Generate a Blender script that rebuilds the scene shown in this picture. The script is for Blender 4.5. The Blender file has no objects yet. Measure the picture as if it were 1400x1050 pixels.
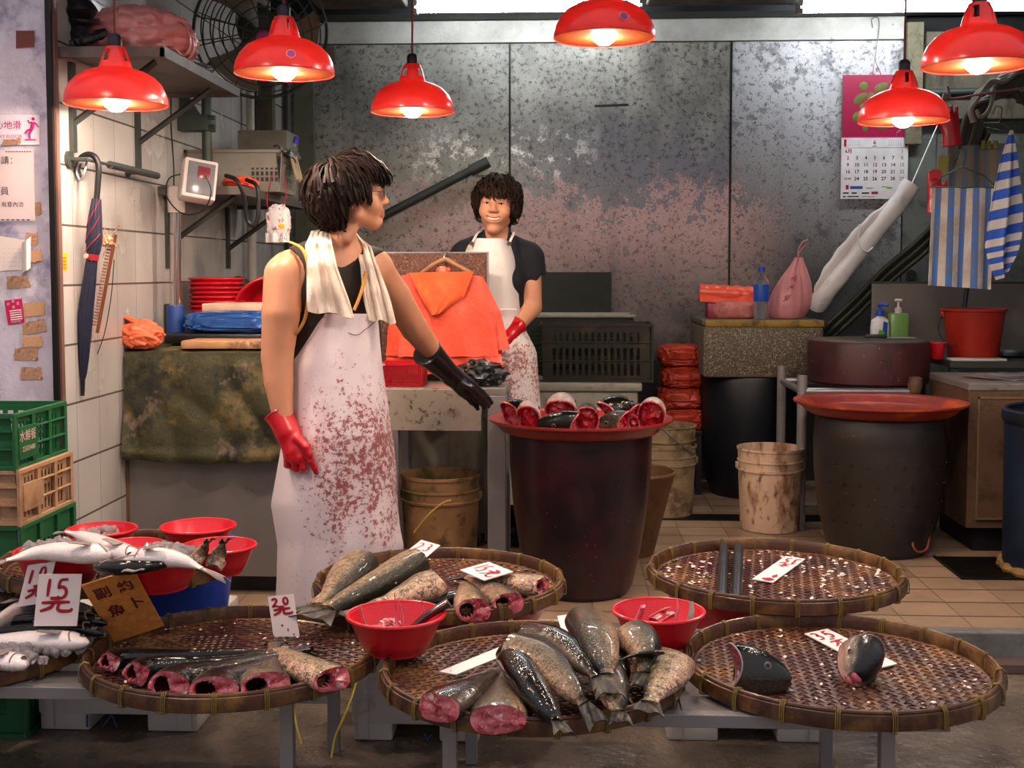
import bpy, bmesh, math, random
import numpy as np
from mathutils import Vector, Matrix, Euler, noise

SC = bpy.context.scene
COL = SC.collection
PI = math.pi
V = Vector

# ------------------------------------------------------------------ camera
FPX, PPX, PPY = 1650.0, 700.0, 471.0
CAM = V((0, 0, 1.25))
cam_d = bpy.data.cameras.new('camera')
cam_d.sensor_width = 36.0
cam_d.lens = FPX * 36.0 / 1400.0
cam_d.shift_y = -54.0 / 1400.0
cam_d.clip_start = 0.05
cam = bpy.data.objects.new('camera', cam_d)
cam.location = CAM
cam.rotation_euler = (math.radians(90 - 3.5), 0, math.radians(2.6))
COL.objects.link(cam)
SC.camera = cam
RCAM = cam.rotation_euler.to_matrix()

# ------------------------------------------------------------------ daylight from the open street front, exposure
SC.view_settings.view_transform = 'Standard'
SC.view_settings.look = 'None'
SC.view_settings.gamma = 1.0
SC.view_settings.use_curve_mapping = False
SC.view_settings.exposure = 0.45
world = bpy.data.worlds.new('daylight')
SC.world = world
world.use_nodes = True
wn = world.node_tree
wb = wn.nodes['Background']
wtc = wn.nodes.new('ShaderNodeTexCoord')
wsep = wn.nodes.new('ShaderNodeSeparateXYZ')
wramp = wn.nodes.new('ShaderNodeValToRGB')
wramp.color_ramp.elements[0].position = 0.45
wramp.color_ramp.elements[0].color = (0.20, 0.17, 0.16, 1)
wramp.color_ramp.elements[1].position = 0.75
wramp.color_ramp.elements[1].color = (0.90, 0.86, 0.92, 1)
wmap = wn.nodes.new('ShaderNodeMapRange')
wmap.inputs[1].default_value = -1
wmap.inputs[2].default_value = 1
wn.links.new(wtc.outputs['Generated'], wsep.inputs[0])
wn.links.new(wsep.outputs['Z'], wmap.inputs[0])
wn.links.new(wmap.outputs[0], wramp.inputs[0])
wn.links.new(wramp.outputs[0], wb.inputs[0])
wb.inputs[1].default_value = 0.6
BULB, TUBE = 600.0, 34.0


def ray(px, py):
    return (RCAM @ V(((px - PPX) / FPX, (PPY - py) / FPX, -1))).normalized()


def at(px, py, Y):
    """point of the photograph at depth Y (world)"""
    d = ray(px, py)
    return CAM + d * ((Y - CAM.y) / d.y)


def on(px, py, z):
    """point of the photograph on the horizontal plane z"""
    d = ray(px, py)
    return CAM + d * ((z - CAM.z) / d.z)


def lin(h):
    if isinstance(h, (tuple, list)):
        return tuple(h)[:3]
    h = h.lstrip('#')
    r = []
    for i in (0, 2, 4):
        c = int(h[i:i + 2], 16) / 255
        r.append(c / 12.92 if c <= 0.04045 else ((c + 0.055) / 1.055) ** 2.4)
    return tuple(r)


# ------------------------------------------------------------------ materials
MATS = {}


class NT:
    def __init__(s, name):
        s.m = bpy.data.materials.new(name)
        s.m.use_nodes = True
        s.t = s.m.node_tree
        s.b = s.t.nodes['Principled BSDF']
        MATS[name] = s.m

    def n(s, typ, **kw):
        o = s.t.nodes.new(typ)
        for k, v in kw.items():
            if k.startswith('i_'):
                o.inputs[k[2:].replace('_', ' ')].default_value = v
            elif k[0] == 'j' and k[1:].isdigit():
                o.inputs[int(k[1:])].default_value = v
            else:
                setattr(o, k, v)
        return o

    def l(s, a, b):
        s.t.links.new(a, b)

    def coord(s, kind='Object', scale=(1, 1, 1)):
        tc = s.n('ShaderNodeTexCoord')
        mp = s.n('ShaderNodeMapping')
        mp.inputs['Scale'].default_value = scale
        s.l(tc.outputs[kind], mp.inputs[0])
        return mp.outputs[0]

    def noise(s, vec, scale, detail=6, rough=0.6):
        o = s.n('ShaderNodeTexNoise')
        o.inputs['Scale'].default_value = scale
        o.inputs['Detail'].default_value = detail
        o.inputs['Roughness'].default_value = rough
        s.l(vec, o.inputs['Vector'])
        return o.outputs['Fac']

    def thr(s, fac, lo, hi):
        o = s.n('ShaderNodeMapRange')
        o.inputs[1].default_value = lo
        o.inputs[2].default_value = hi
        o.clamp = True
        s.l(fac, o.inputs[0])
        return o.outputs[0]

    def math(s, op, a, b=None):
        o = s.n('ShaderNodeMath', operation=op)
        for i, x in enumerate((a, b)):
            if x is None:
                continue
            if isinstance(x, (int, float)):
                o.inputs[i].default_value = x
            else:
                s.l(x, o.inputs[i])
        return o.outputs[0]

    def mix(s, fac, a, b, typ='MIX'):
        o = s.n('ShaderNodeMix', data_type='RGBA', blend_type=typ)
        for inp, x in ((o.inputs[0], fac), (o.inputs[6], a), (o.inputs[7], b)):
            if isinstance(x, (int, float)):
                inp.default_value = x
            elif isinstance(x, tuple):
                inp.default_value = (*x[:3], 1)
            else:
                s.l(x, inp)
        return o.outputs[2]

    def bump(s, h, strength=0.3, dist=0.01):
        o = s.n('ShaderNodeBump')
        o.inputs['Strength'].default_value = strength
        o.inputs['Distance'].default_value = dist
        s.l(h, o.inputs['Height'])
        s.l(o.outputs[0], s.b.inputs['Normal'])


def mat(name, base, rough=0.5, metal=0.0, var=0.18, scale=6.0, stains=(), bump=0.0, bscale=40, stretch=(1, 1, 1),
        coat=0.0, trans=0.0, alpha=1.0, ior=1.45, sss=0.0, emit=None, estr=0.0, kind='Object', rvar=0.0):
    """stains: (colour, noise scale, lo, hi, strength)"""
    if name in MATS:
        return MATS[name]
    N = NT(name)
    b = N.b
    base = lin(base)
    vec = N.coord(kind, stretch)
    f = N.thr(N.noise(vec, scale), 0.3, 0.7)
    c = N.mix(f, tuple(x * (1 - var) for x in base), tuple(min(1, x * (1 + var)) for x in base))
    for (sc, s, lo, hi, st) in stains:
        m = N.thr(N.noise(vec, s, 8, 0.65), lo, hi)
        m = N.math('MULTIPLY', m, st)
        c = N.mix(m, c, lin(sc))
    N.l(c, b.inputs['Base Color'])
    b.inputs['Roughness'].default_value = rough
    if rvar:
        r = N.math('ADD', N.math('MULTIPLY', N.noise(vec, scale * 2), rvar), rough - rvar / 2)
        N.l(r, b.inputs['Roughness'])
    b.inputs['Metallic'].default_value = metal
    b.inputs['Coat Weight'].default_value = coat
    b.inputs['Coat Roughness'].default_value = 0.15
    b.inputs['Transmission Weight'].default_value = trans
    b.inputs['IOR'].default_value = ior
    b.inputs['Alpha'].default_value = alpha
    if sss:
        b.inputs['Subsurface Weight'].default_value = sss
        b.inputs['Subsurface Radius'].default_value = (0.01, 0.004, 0.002)
    if emit:
        b.inputs['Emission Color'].default_value = (*lin(emit), 1)
        b.inputs['Emission Strength'].default_value = estr
    if bump:
        N.bump(N.noise(vec, bscale, 4), bump, 0.01)
    return N.m


# ------------------------------------------------------------------ mesh builder
class B:
    def __init__(s):
        s.v, s.f, s.mi, s.uv = [], [], [], None

    def add(s, verts, faces, mi=0):
        k = len(s.v)
        s.v += [tuple(p) for p in verts]
        s.f += [tuple(i + k for i in f) for f in faces]
        s.mi += [mi] * len(faces)
        return s

    def box(s, c, size, rot=None, mi=0, bev=0.0):
        bm = bmesh.new()
        bmesh.ops.create_cube(bm, size=1)
        for v in bm.verts:
            v.co = V((v.co.x * size[0], v.co.y * size[1], v.co.z * size[2]))
        if bev:
            bmesh.ops.bevel(bm, geom=list(bm.edges), offset=bev, segments=2, affect='EDGES', profile=0.5)
        R = rot if isinstance(rot, Matrix) else (Euler(rot).to_matrix() if rot else Matrix.Identity(3))
        c = V(c)
        bm.verts.index_update()
        s.add([R @ v.co + c for v in bm.verts], [[v.index for v in f.verts] for f in bm.faces], mi)
        bm.free()
        return s

    def bx(s, x0, x1, y0, y1, z0, z1, mi=0, bev=0.0):
        return s.box(((x0 + x1) / 2, (y0 + y1) / 2, (z0 + z1) / 2), (x1 - x0, y1 - y0, z1 - z0), None, mi, bev)

    def tube(s, pts, r, n=8, mi=0, cap=True, flat=1.0, up=None):
        pts = [V(p) for p in pts]
        m = len(pts)
        rs = r if isinstance(r, (list, tuple)) else [r] * m
        verts, faces = [], []
        prev = None
        for i, p in enumerate(pts):
            t = (pts[min(i + 1, m - 1)] - pts[max(i - 1, 0)])
            t = t.normalized() if t.length > 1e-9 else V((0, 0, 1))
            if prev is None:
                a = up or (V((0, 0, 1)) if abs(t.z) < 0.9 else V((1, 0, 0)))
            else:
                a = prev
            a = (a - t * a.dot(t)).normalized()
            bb = t.cross(a)
            prev = a
            for k in range(n):
                an = 2 * PI * k / n
                verts.append(p + a * (math.cos(an) * rs[i] * flat) + bb * (math.sin(an) * rs[i]))
        for i in range(m - 1):
            for k in range(n):
                faces.append((i * n + k, i * n + (k + 1) % n, (i + 1) * n + (k + 1) % n, (i + 1) * n + k))
        if cap:
            faces.append(tuple(reversed(range(n))))
            faces.append(tuple((m - 1) * n + k for k in range(n)))
        return s.add(verts, faces, mi)

    def lathe(s, prof, n=40, c=(0, 0, 0), mi=0, closed=False, wob=None, sx=1.0, sy=1.0):
        """prof: (r, z) list, revolved about z"""
        c = V(c)
        verts, faces = [], []
        m = len(prof)
        for i, (r, z) in enumerate(prof):
            for k in range(n):
                a = 2 * PI * k / n
                rr = r + (wob(a, z) if wob else 0)
                verts.append(c + V((rr * math.cos(a) * sx, rr * math.sin(a) * sy, z)))
        for i in range(m - 1 + (1 if closed else 0)):
            j = (i + 1) % m
            for k in range(n):
                faces.append((i * n + k, i * n + (k + 1) % n, j * n + (k + 1) % n, j * n + k))
        if not closed:
            if prof[0][0] > 1e-6:
                faces.append(tuple(reversed(range(n))))
            if prof[-1][0] > 1e-6:
                faces.append(tuple((m - 1) * n + k for k in range(n)))
        return s.add(verts, faces, mi)

    def sheet(s, fn, nu, nv, th=0.002, mi=0):
        """thin closed solid over a surface fn(u,v)"""
        P = [[V(fn(i / nu, j / nv)) for j in range(nv + 1)] for i in range(nu + 1)]
        top, bot = [], []
        for i in range(nu + 1):
            for j in range(nv + 1):
                du = P[min(i + 1, nu)][j] - P[max(i - 1, 0)][j]
                dv = P[i][min(j + 1, nv)] - P[i][max(j - 1, 0)]
                nn = du.cross(dv)
                nn = nn.normalized() if nn.length > 1e-12 else V((0, 0, 1))
                top.append(P[i][j] + nn * th / 2)
                bot.append(P[i][j] - nn * th / 2)
        W = nv + 1
        K = len(top)
        faces = []
        for i in range(nu):
            for j in range(nv):
                a, b2, c, d = i * W + j, (i + 1) * W + j, (i + 1) * W + j + 1, i * W + j + 1
                faces.append((a, b2, c, d))
                faces.append((d + K, c + K, b2 + K, a + K))
        edge = [(i * W) for i in range(nu + 1)]
        edge += [nu * W + j for j in range(1, nv + 1)]
        edge += [i * W + nv for i in range(nu - 1, -1, -1)]
        edge += [j for j in range(nv - 1, 0, -1)]
        for a, b2 in zip(edge, edge[1:] + edge[:1]):
            faces.append((b2, a, a + K, b2 + K))
        return s.add(top + bot, faces, mi)

    def blob(s, c, rad, amp=0.1, freq=4, seed=0, sub=4, floor=None, mi=0, fold=0.0, rot=None, sq=1.0):
        bm = bmesh.new()
        bmesh.ops.create_icosphere(bm, subdivisions=sub, radius=1)
        c = V(c)
        R = Euler(rot).to_matrix() if rot else Matrix.Identity(3)
        off = V((seed * 7.3, seed * 3.1, seed * 5.7))
        out = []
        for v in bm.verts:
            d = v.co.normalized()
            k = 1 + amp * noise.noise(d * freq + off) + amp * 0.5 * noise.noise(d * freq * 2.3 + off)
            if fold:
                k += fold * (abs(noise.noise(d * freq * 1.3 + off * 2)) - 0.25)
            if sq != 1:
                d = V([math.copysign(abs(t) ** sq, t) for t in d])
            p = R @ V((d.x * rad[0] * k, d.y * rad[1] * k, d.z * rad[2] * k)) + c
            if floor is not None and p.z < floor:
                p.z = floor + 0.05 * (p.z - floor)
            out.append(p)
        bm.verts.index_update()
        s.add(out, [[v.index for v in f.verts] for f in bm.faces], mi)
        bm.free()
        return s


def mesh_of(name, b, mats):
    me = bpy.data.meshes.new(name)
    me.from_pydata([tuple(p) for p in b.v], [], b.f)
    ms = mats if isinstance(mats, (list, tuple)) else [mats]
    for m in ms:
        me.materials.append(m)
    if len(ms) > 1:
        me.polygons.foreach_set('material_index', b.mi)
    if b.uv:
        ul = me.uv_layers.new(name='UVMap')
        li = np.empty(len(me.loops), dtype=np.int32)
        me.loops.foreach_get('vertex_index', li)
        ul.data.foreach_set('uv', np.array(b.uv, dtype=np.float32)[li].ravel())
    me.update()
    return me


def wloc(o):
    l = V(o.location)
    while o.parent:
        o = o.parent
        l = l + V(o.location)
    return l


def obj(name, b, mats, parent=None, smooth=True, base=None, recalc=False):
    """links the builder's shape as ONE mesh object; a part keeps its place under its parent"""
    me = mesh_of(name, b, mats)
    if recalc:
        bm = bmesh.new()
        bm.from_mesh(me)
        bmesh.ops.recalc_face_normals(bm, faces=bm.faces)
        bm.to_mesh(me)
        bm.free()
    o = bpy.data.objects.new(name, me)
    COL.objects.link(o)
    vs = np.array([tuple(p) for p in b.v])
    if base is None:
        if parent is not None:
            base = wloc(parent)
        else:
            lo, hi = vs.min(0), vs.max(0)
            base = V(((lo[0] + hi[0]) / 2, (lo[1] + hi[1]) / 2, lo[2]))
    base = V(base)
    if base.length > 0:
        me.transform(Matrix.Translation(-base))
    if parent is not None:
        o.parent = parent
        o.location = base - wloc(parent)
    else:
        o.location = base
    if smooth:
        me.polygons.foreach_set('use_smooth', [True] * len(me.polygons))
        try:
            me.set_sharp_from_angle(angle=math.radians(38))
        except Exception:
            pass
    return o


def tag(o, label, cat, group=None, kind=None):
    o['label'] = label
    o['category'] = cat
    if group:
        o['group'] = group
    if kind:
        o['kind'] = kind
    return o


def thing(name, label, cat, loc=(0, 0, 0), group=None):
    o = bpy.data.objects.new(name, None)
    o.empty_display_size = 0.05
    COL.objects.link(o)
    o.location = loc
    return tag(o, label, cat, group)


def struct(name, b, m, smooth=False):
    o = obj(name, b, m, None, smooth)
    o['kind'] = 'structure'
    return o


def one(name, b, m, label, cat, group=None, smooth=True, kind=None):
    return tag(obj(name, b, m, None, smooth), label, cat, group, kind)


def dup(root, loc, rotz=0.0, label=None, scale=None):
    r = root.copy()
    COL.objects.link(r)
    r.location = loc
    r.rotation_euler = (r.rotation_euler[0], r.rotation_euler[1], rotz)
    if label:
        r['label'] = label
    if scale:
        r.scale = (scale,) * 3
    for ch in list(root.children):
        c = ch.copy()
        COL.objects.link(c)
        c.parent = r
        for g in list(ch.children):
            d = g.copy()
            COL.objects.link(d)
            d.parent = c
    return r


def crom(pts, n):
    """smooth curve through points"""
    pts = [V(p) for p in pts]
    if len(pts) == 2:
        return [pts[0].lerp(pts[1], i / n) for i in range(n + 1)]
    P = [pts[0] * 2 - pts[1]] + pts + [pts[-1] * 2 - pts[-2]]
    out = []
    m = len(pts) - 1
    for i in range(n + 1):
        t = i / n * m
        k = min(int(t), m - 1)
        t -= k
        a, b, c, d = P[k:k + 4]
        out.append(0.5 * ((2 * b) + (c - a) * t + (2 * a - 5 * b + 4 * c - d) * t * t + (3 * b - a - 3 * c + d) * t ** 3))
    return out


# ------------------------------------------------------------------ signed-distance bodies
class SDF:
    """smooth union of tapered limbs and ellipsoids, meshed as one continuous surface"""

    def __init__(s, xs, ys, zs):
        s.x, s.y, s.z = [np.asarray(a, dtype=np.float64) for a in (xs, ys, zs)]
        s.F = np.full((len(s.x), len(s.y), len(s.z)), 1.0)

    def sl(s, lo, hi, m):
        r = []
        for a, l, h in zip((s.x, s.y, s.z), lo, hi):
            i0, i1 = np.searchsorted(a, l - m), np.searchsorted(a, h + m)
            r.append(slice(max(0, i0), max(0, i1)))
        return tuple(r)

    def grid(s, sl):
        return np.meshgrid(s.x[sl[0]], s.y[sl[1]], s.z[sl[2]], indexing='ij')

    def comb(s, sl, d, k, op):
        a = s.F[sl]
        if op == 'u':
            h = np.clip(0.5 + 0.5 * (a - d) / k, 0, 1)
            s.F[sl] = a * (1 - h) + d * h - k * h * (1 - h)
        elif op == 's':
            h = np.clip(0.5 - 0.5 * (a + d) / k, 0, 1)
            s.F[sl] = a * (1 - h) - d * h + k * h * (1 - h)

    def cone(s, a, b, ra, rb, k=0.02, op='u', flat=None):
        a, b = np.array(a, float), np.array(b, float)
        m = max(ra, rb) + 0.08
        sl = s.sl(np.minimum(a, b), np.maximum(a, b), m)
        X, Y, Z = s.grid(sl)
        if X.size == 0:
            return s
        ab = b - a
        L = max(1e-9, ab @ ab)
        t = np.clip(((X - a[0]) * ab[0] + (Y - a[1]) * ab[1] + (Z - a[2]) * ab[2]) / L, 0, 1)
        dx, dy, dz = X - a[0] - t * ab[0], Y - a[1] - t * ab[1], Z - a[2] - t * ab[2]
        if flat is not None:           # (direction, factor): squash the section along a direction
            fd, ff = np.array(flat[0], float), flat[1]
            fd = fd / np.linalg.norm(fd)
            q = (dx * fd[0] + dy * fd[1] + dz * fd[2]) * (1 / ff - 1)
            dx, dy, dz = dx + q * fd[0], dy + q * fd[1], dz + q * fd[2]
        d = np.sqrt(dx * dx + dy * dy + dz * dz) - (ra + (rb - ra) * t)
        s.comb(sl, d, k, op)
        return s

    def ell(s, c, r, R=None, k=0.02, op='u'):
        c, r = np.array(c, float), np.array(r, float)
        m = r.max() + 0.06
        sl = s.sl(c, c, m)
        X, Y, Z = s.grid(sl)
        if X.size == 0:
            return s
        P = np.stack([X - c[0], Y - c[1], Z - c[2]], -1)
        if R is not None:
            P = P @ np.array(R)        # columns of R are the ellipsoid's axes
        k0 = np.sqrt(((P / r) ** 2).sum(-1))
        k1 = np.sqrt(((P / (r * r)) ** 2).sum(-1)) + 1e-9
        s.comb(sl, k0 * (k0 - 1) / k1, k, op)
        return s

    def clip(s, d):
        """keep only where d<0 (d: function of X,Y,Z)"""
        X, Y, Z = np.meshgrid(s.x, s.y, s.z, indexing='ij')
        s.F = np.maximum(s.F, d(X, Y, Z))
        return s

    def mesh(s, b=None):
        F = s.F
        S = F < 0
        nx, ny, nz = F.shape
        cs = np.zeros((nx - 1, ny - 1, nz - 1), int)
        acc = np.zeros((nx - 1, ny - 1, nz - 1, 3))
        cnt = np.zeros((nx - 1, ny - 1, nz - 1))
        ax = (s.x, s.y, s.z)
        for d in range(3):
            sh = [slice(None)] * 3
            lo, hi = list(sh), list(sh)
            lo[d], hi[d] = slice(0, -1), slice(1, None)
            f0, f1 = F[tuple(lo)], F[tuple(hi)]
            cr = (f0 < 0) != (f1 < 0)
            idx = np.argwhere(cr)
            if len(idx) == 0:
                continue
            a0, a1 = f0[cr], f1[cr]
            t = a0 / (a0 - a1)
            P = np.stack([ax[q][idx[:, q]] for q in range(3)], 1)
            P[:, d] = ax[d][idx[:, d]] * (1 - t) + ax[d][idx[:, d] + 1] * t
            o = [q for q in range(3) if q != d]
            for da in (0, 1):
                for db in (0, 1):
                    c = idx.copy()
                    c[:, o[0]] -= da
                    c[:, o[1]] -= db
                    ok = (c >= 0).all(1) & (c[:, 0] < nx - 1) & (c[:, 1] < ny - 1) & (c[:, 2] < nz - 1)
                    ci = tuple(c[ok].T)
                    np.add.at(acc, ci, P[ok])
                    np.add.at(cnt, ci, 1)
        on_ = cnt > 0
        vid = np.full(cnt.shape, -1)
        vid[on_] = np.arange(on_.sum())
        verts = acc[on_] / cnt[on_][:, None]
        faces = []
        for d in range(3):
            sh = [slice(None)] * 3
            lo, hi = list(sh), list(sh)
            lo[d], hi[d] = slice(0, -1), slice(1, None)
            s0, s1 = S[tuple(lo)], S[tuple(hi)]
            idx = np.argwhere(s0 != s1)
            o = [(d + 1) % 3, (d + 2) % 3]
            ok = (idx[:, o[0]] > 0) & (idx[:, o[1]] > 0) & (idx[:, o[0]] < F.shape[o[0]] - 1) & (idx[:, o[1]] < F.shape[o[1]] - 1)
            idx = idx[ok]
            ins = s0[tuple(idx.T)]
            q = []
            for da, db in ((1, 1), (0, 1), (0, 0), (1, 0)):
                c = idx.copy()
                c[:, o[0]] -= da
                c[:, o[1]] -= db
                q.append(vid[tuple(c.T)])
            q = np.stack(q, 1)
            q[~ins] = q[~ins][:, ::-1]
            faces.append(q)
        faces = np.concatenate(faces)
        faces = faces[(faces >= 0).all(1)]
        # light smoothing
        nb = np.zeros_like(verts)
        nc = np.zeros(len(verts))
        for i in range(4):
            a, c = faces[:, i], faces[:, (i + 1) % 4]
            np.add.at(nb, a, verts[c])
            np.add.at(nc, a, 1)
        sm = nb / np.maximum(nc, 1)[:, None]
        verts = np.where(nc[:, None] > 0, verts * 0.6 + sm * 0.4, verts)
        b = b or B()
        b.add(verts.tolist(), faces.tolist())
        return b


def axis(segs):
    """grid line positions from (start, end, step) pieces"""
    out = []
    for a, b, st in segs:
        out += list(np.arange(a, b, st))
    return np.array(out)


# ------------------------------------------------------------------ lettering
def text_into(b, body, origin, ex, ey, size, mi=0, lift=0.0008, align='CENTER', bold=0.0):
    """printed lettering as thin mesh on a surface; ex/ey: text right and up"""
    cu = bpy.data.curves.new('lettering', 'FONT')
    cu.body = body
    cu.size = size
    cu.align_x = align
    cu.align_y = 'CENTER'
    cu.resolution_u = 2
    cu.offset = bold
    o = bpy.data.objects.new('lettering', cu)
    COL.objects.link(o)
    dg = bpy.context.evaluated_depsgraph_get()
    me = bpy.data.meshes.new_from_object(o.evaluated_get(dg))
    ex, ey = V(ex).normalized(), V(ey).normalized()
    nn = ex.cross(ey)
    b.add([V(origin) + ex * v.co.x + ey * v.co.y + nn * lift for v in me.vertices], [tuple(p.vertices) for p in me.polygons], mi)
    bpy.data.objects.remove(o)
    bpy.data.curves.remove(cu)
    bpy.data.meshes.remove(me)


def arc(cx, cy, rx, ry, a0, a1, n=10):
    return [(cx + rx * math.cos(math.radians(a0 + (a1 - a0) * i / n)), cy + ry * math.sin(math.radians(a0 + (a1 - a0) * i / n))) for i in range(n + 1)]


GLYPH = {
    '1': [[(0.36, 0.95), (0.30, 0.5), (0.26, 0.05)]],
    '0': [arc(0.33, 0.5, 0.26, 0.42, 100, 460, 16)],
    '2': [arc(0.3, 0.72, 0.25, 0.24, 165, -35, 8) + [(0.2, 0.2), (0.05, 0.05), (0.3, 0.1), (0.66, 0.06)]],
    '3': [arc(0.28, 0.75, 0.25, 0.2, 150, -80, 8) + arc(0.28, 0.3, 0.3, 0.26, 85, -140, 9)],
    '5': [[(0.6, 0.95), (0.2, 0.9), (0.12, 0.55)] + arc(0.28, 0.32, 0.28, 0.27, 100, -140, 9)],
    '元': [[(0.3, 0.95), (0.62, 0.93)], [(0.05, 0.62), (0.5, 0.66), (0.92, 0.68)], [(0.42, 0.64), (0.34, 0.3), (0.02, 0.02)],
          [(0.6, 0.66), (0.56, 0.2), (0.68, 0.04), (0.95, 0.06), (1.0, 0.25)]],
}


def brush(b, glyph, origin, ex, ey, w, h, r, mi=0, lift=0.0012):
    """hand brushed character: flat ribbons just proud of the card"""
    ex, ey = V(ex), V(ey)
    nn = ex.cross(ey).normalized()
    for st in GLYPH[glyph]:
        pts = crom([(x, y, 0) for x, y in st], max(8, 3 * len(st)))
        pts = [V(origin) + ex * (p.x * w) + ey * (p.y * h) + nn * lift for p in pts]
        m = len(pts)
        vs, fs = [], []
        for i, p in enumerate(pts):
            t = (pts[min(i + 1, m - 1)] - pts[max(i - 1, 0)]).normalized()
            sd = nn.cross(t).normalized()
            rr = r * (0.7 + 0.5 * math.sin(PI * (0.15 + 0.75 * i / (m - 1))))
            vs += [p + sd * rr, p - sd * rr]
        for i in range(m - 1):
            fs.append((2 * i, 2 * i + 1, 2 * i + 3, 2 * i + 2))
        b.add(vs, fs, mi)
# ------------------------------------------------------------------ special surfaces
def wall_paint():
    N = NT('flaking_paint_on_steel')
    v = N.coord('Object')
    sep = N.n('ShaderNodeSeparateXYZ')
    N.l(v, sep.inputs[0])
    X, Z = sep.outputs[0], sep.outputs[2]
    big = N.noise(v, 1.6, 5)
    mid = N.noise(v, 8, 8, 0.72)
    fine = N.noise(v, 34, 8, 0.78)
    vfine = N.noise(v, 120, 4, 0.75)
    c = N.mix(N.thr(big, 0.38, 0.62), lin('#716f6a'), lin('#a3a198'))
    mott = N.thr(N.math('ADD', N.math('MULTIPLY', mid, .5), N.math('MULTIPLY', fine, .5)), .42, .60)
    c = N.mix(N.math('MULTIPLY', mott, N.math('ADD', N.math('MULTIPLY', N.thr(X, -.9, .2), .28), .16)), c, lin('#4e4d4b'))
    # cooler bare metal in the middle, right of the first seam
    cool = N.math('MULTIPLY', N.thr(X, -0.5, 0.3), N.thr(N.math('ADD', Z, N.math('MULTIPLY', mid, -0.6)), 1.95, 1.6))
    c = N.mix(cool, c, lin('#6c6d76'))
    c = N.mix(N.math('MULTIPLY', N.thr(fine, .52, .66), .45), c, lin('#3d3d40'))
    # right panel: mottled pale above, dark below
    rp = N.thr(X, 0.955, 0.96)
    rcol = N.mix(N.thr(N.math('ADD', N.math('ADD', Z, N.math('MULTIPLY', X, 0.45)), N.math('MULTIPLY', fine, 0.9)), 2.35, 3.3),
                 lin('#4a4b4d'), lin('#b4b4ba'))
    rcol = N.mix(N.math('MULTIPLY', N.thr(mid, 0.55, 0.62), 0.6), rcol, lin('#3a3a3c'))
    c = N.mix(rp, c, rcol)
    # pale scuffed paint near the top left
    sc = N.math('MULTIPLY', N.thr(Z, 1.75, 1.85), N.thr(Z, 2.15, 1.95))
    sc = N.math('MULTIPLY', sc, N.math('MULTIPLY', N.thr(X, -1.1, -0.7), N.thr(X, 0.25, -0.05)))
    flake = N.thr(N.math('ADD', mid, N.math('MULTIPLY', fine, 0.5)), 0.78, 0.82)
    c = N.mix(N.math('MULTIPLY', sc, flake), c, lin('#e8e2dc'))
    # pink paint left in patches, denser low down
    zz = N.math('MULTIPLY', N.thr(Z, 2.05, 1.45), 0.27)
    pk = N.math('ADD', N.math('ADD', N.math('MULTIPLY', mid, .75), N.math('MULTIPLY', fine, 0.65)), zz)
    pk = N.thr(pk, 0.865, 0.885)
    pk = N.math('MULTIPLY', pk, N.math('MULTIPLY', N.thr(X, -1.25, -0.7), N.thr(X, 1.35, 0.95)))
    pcol = N.mix(N.thr(Z, 1.15, 1.7), lin('#7d6a66'), lin('#d9abab'))
    pcol = N.mix(N.math('MULTIPLY', N.thr(mid, .45, .6), .5), pcol, lin('#8d7876'))
    c = N.mix(N.math('MULTIPLY', pk, 0.85), c, pcol)
    # black specks and rust
    sp = N.thr(N.math('ADD', fine, N.math('MULTIPLY', vfine, 0.4)), 0.74, 0.79)
    c = N.mix(N.math('MULTIPLY', sp, 0.75), c, lin('#2a2724'))
    st = N.thr(N.noise(N.coord('Object', (7, 7, 0.7)), 1.0, 6), 0.55, 0.75)
    c = N.mix(N.math('MULTIPLY', st, 0.35), c, lin('#4b4742'))
    # greenish grime along the foot of the wall
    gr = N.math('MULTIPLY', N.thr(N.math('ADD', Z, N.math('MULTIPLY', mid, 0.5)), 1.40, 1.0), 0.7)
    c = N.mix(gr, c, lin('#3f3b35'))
    N.l(c, N.b.inputs['Base Color'])
    N.b.inputs['Metallic'].default_value = 0.15
    r = N.math('ADD', N.math('MULTIPLY', mid, 0.5), 0.2)
    N.l(r, N.b.inputs['Roughness'])
    N.bump(N.math('ADD', pk, N.math('MULTIPLY', fine, 0.6)), 0.35, 0.004)
    return N.m


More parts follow.
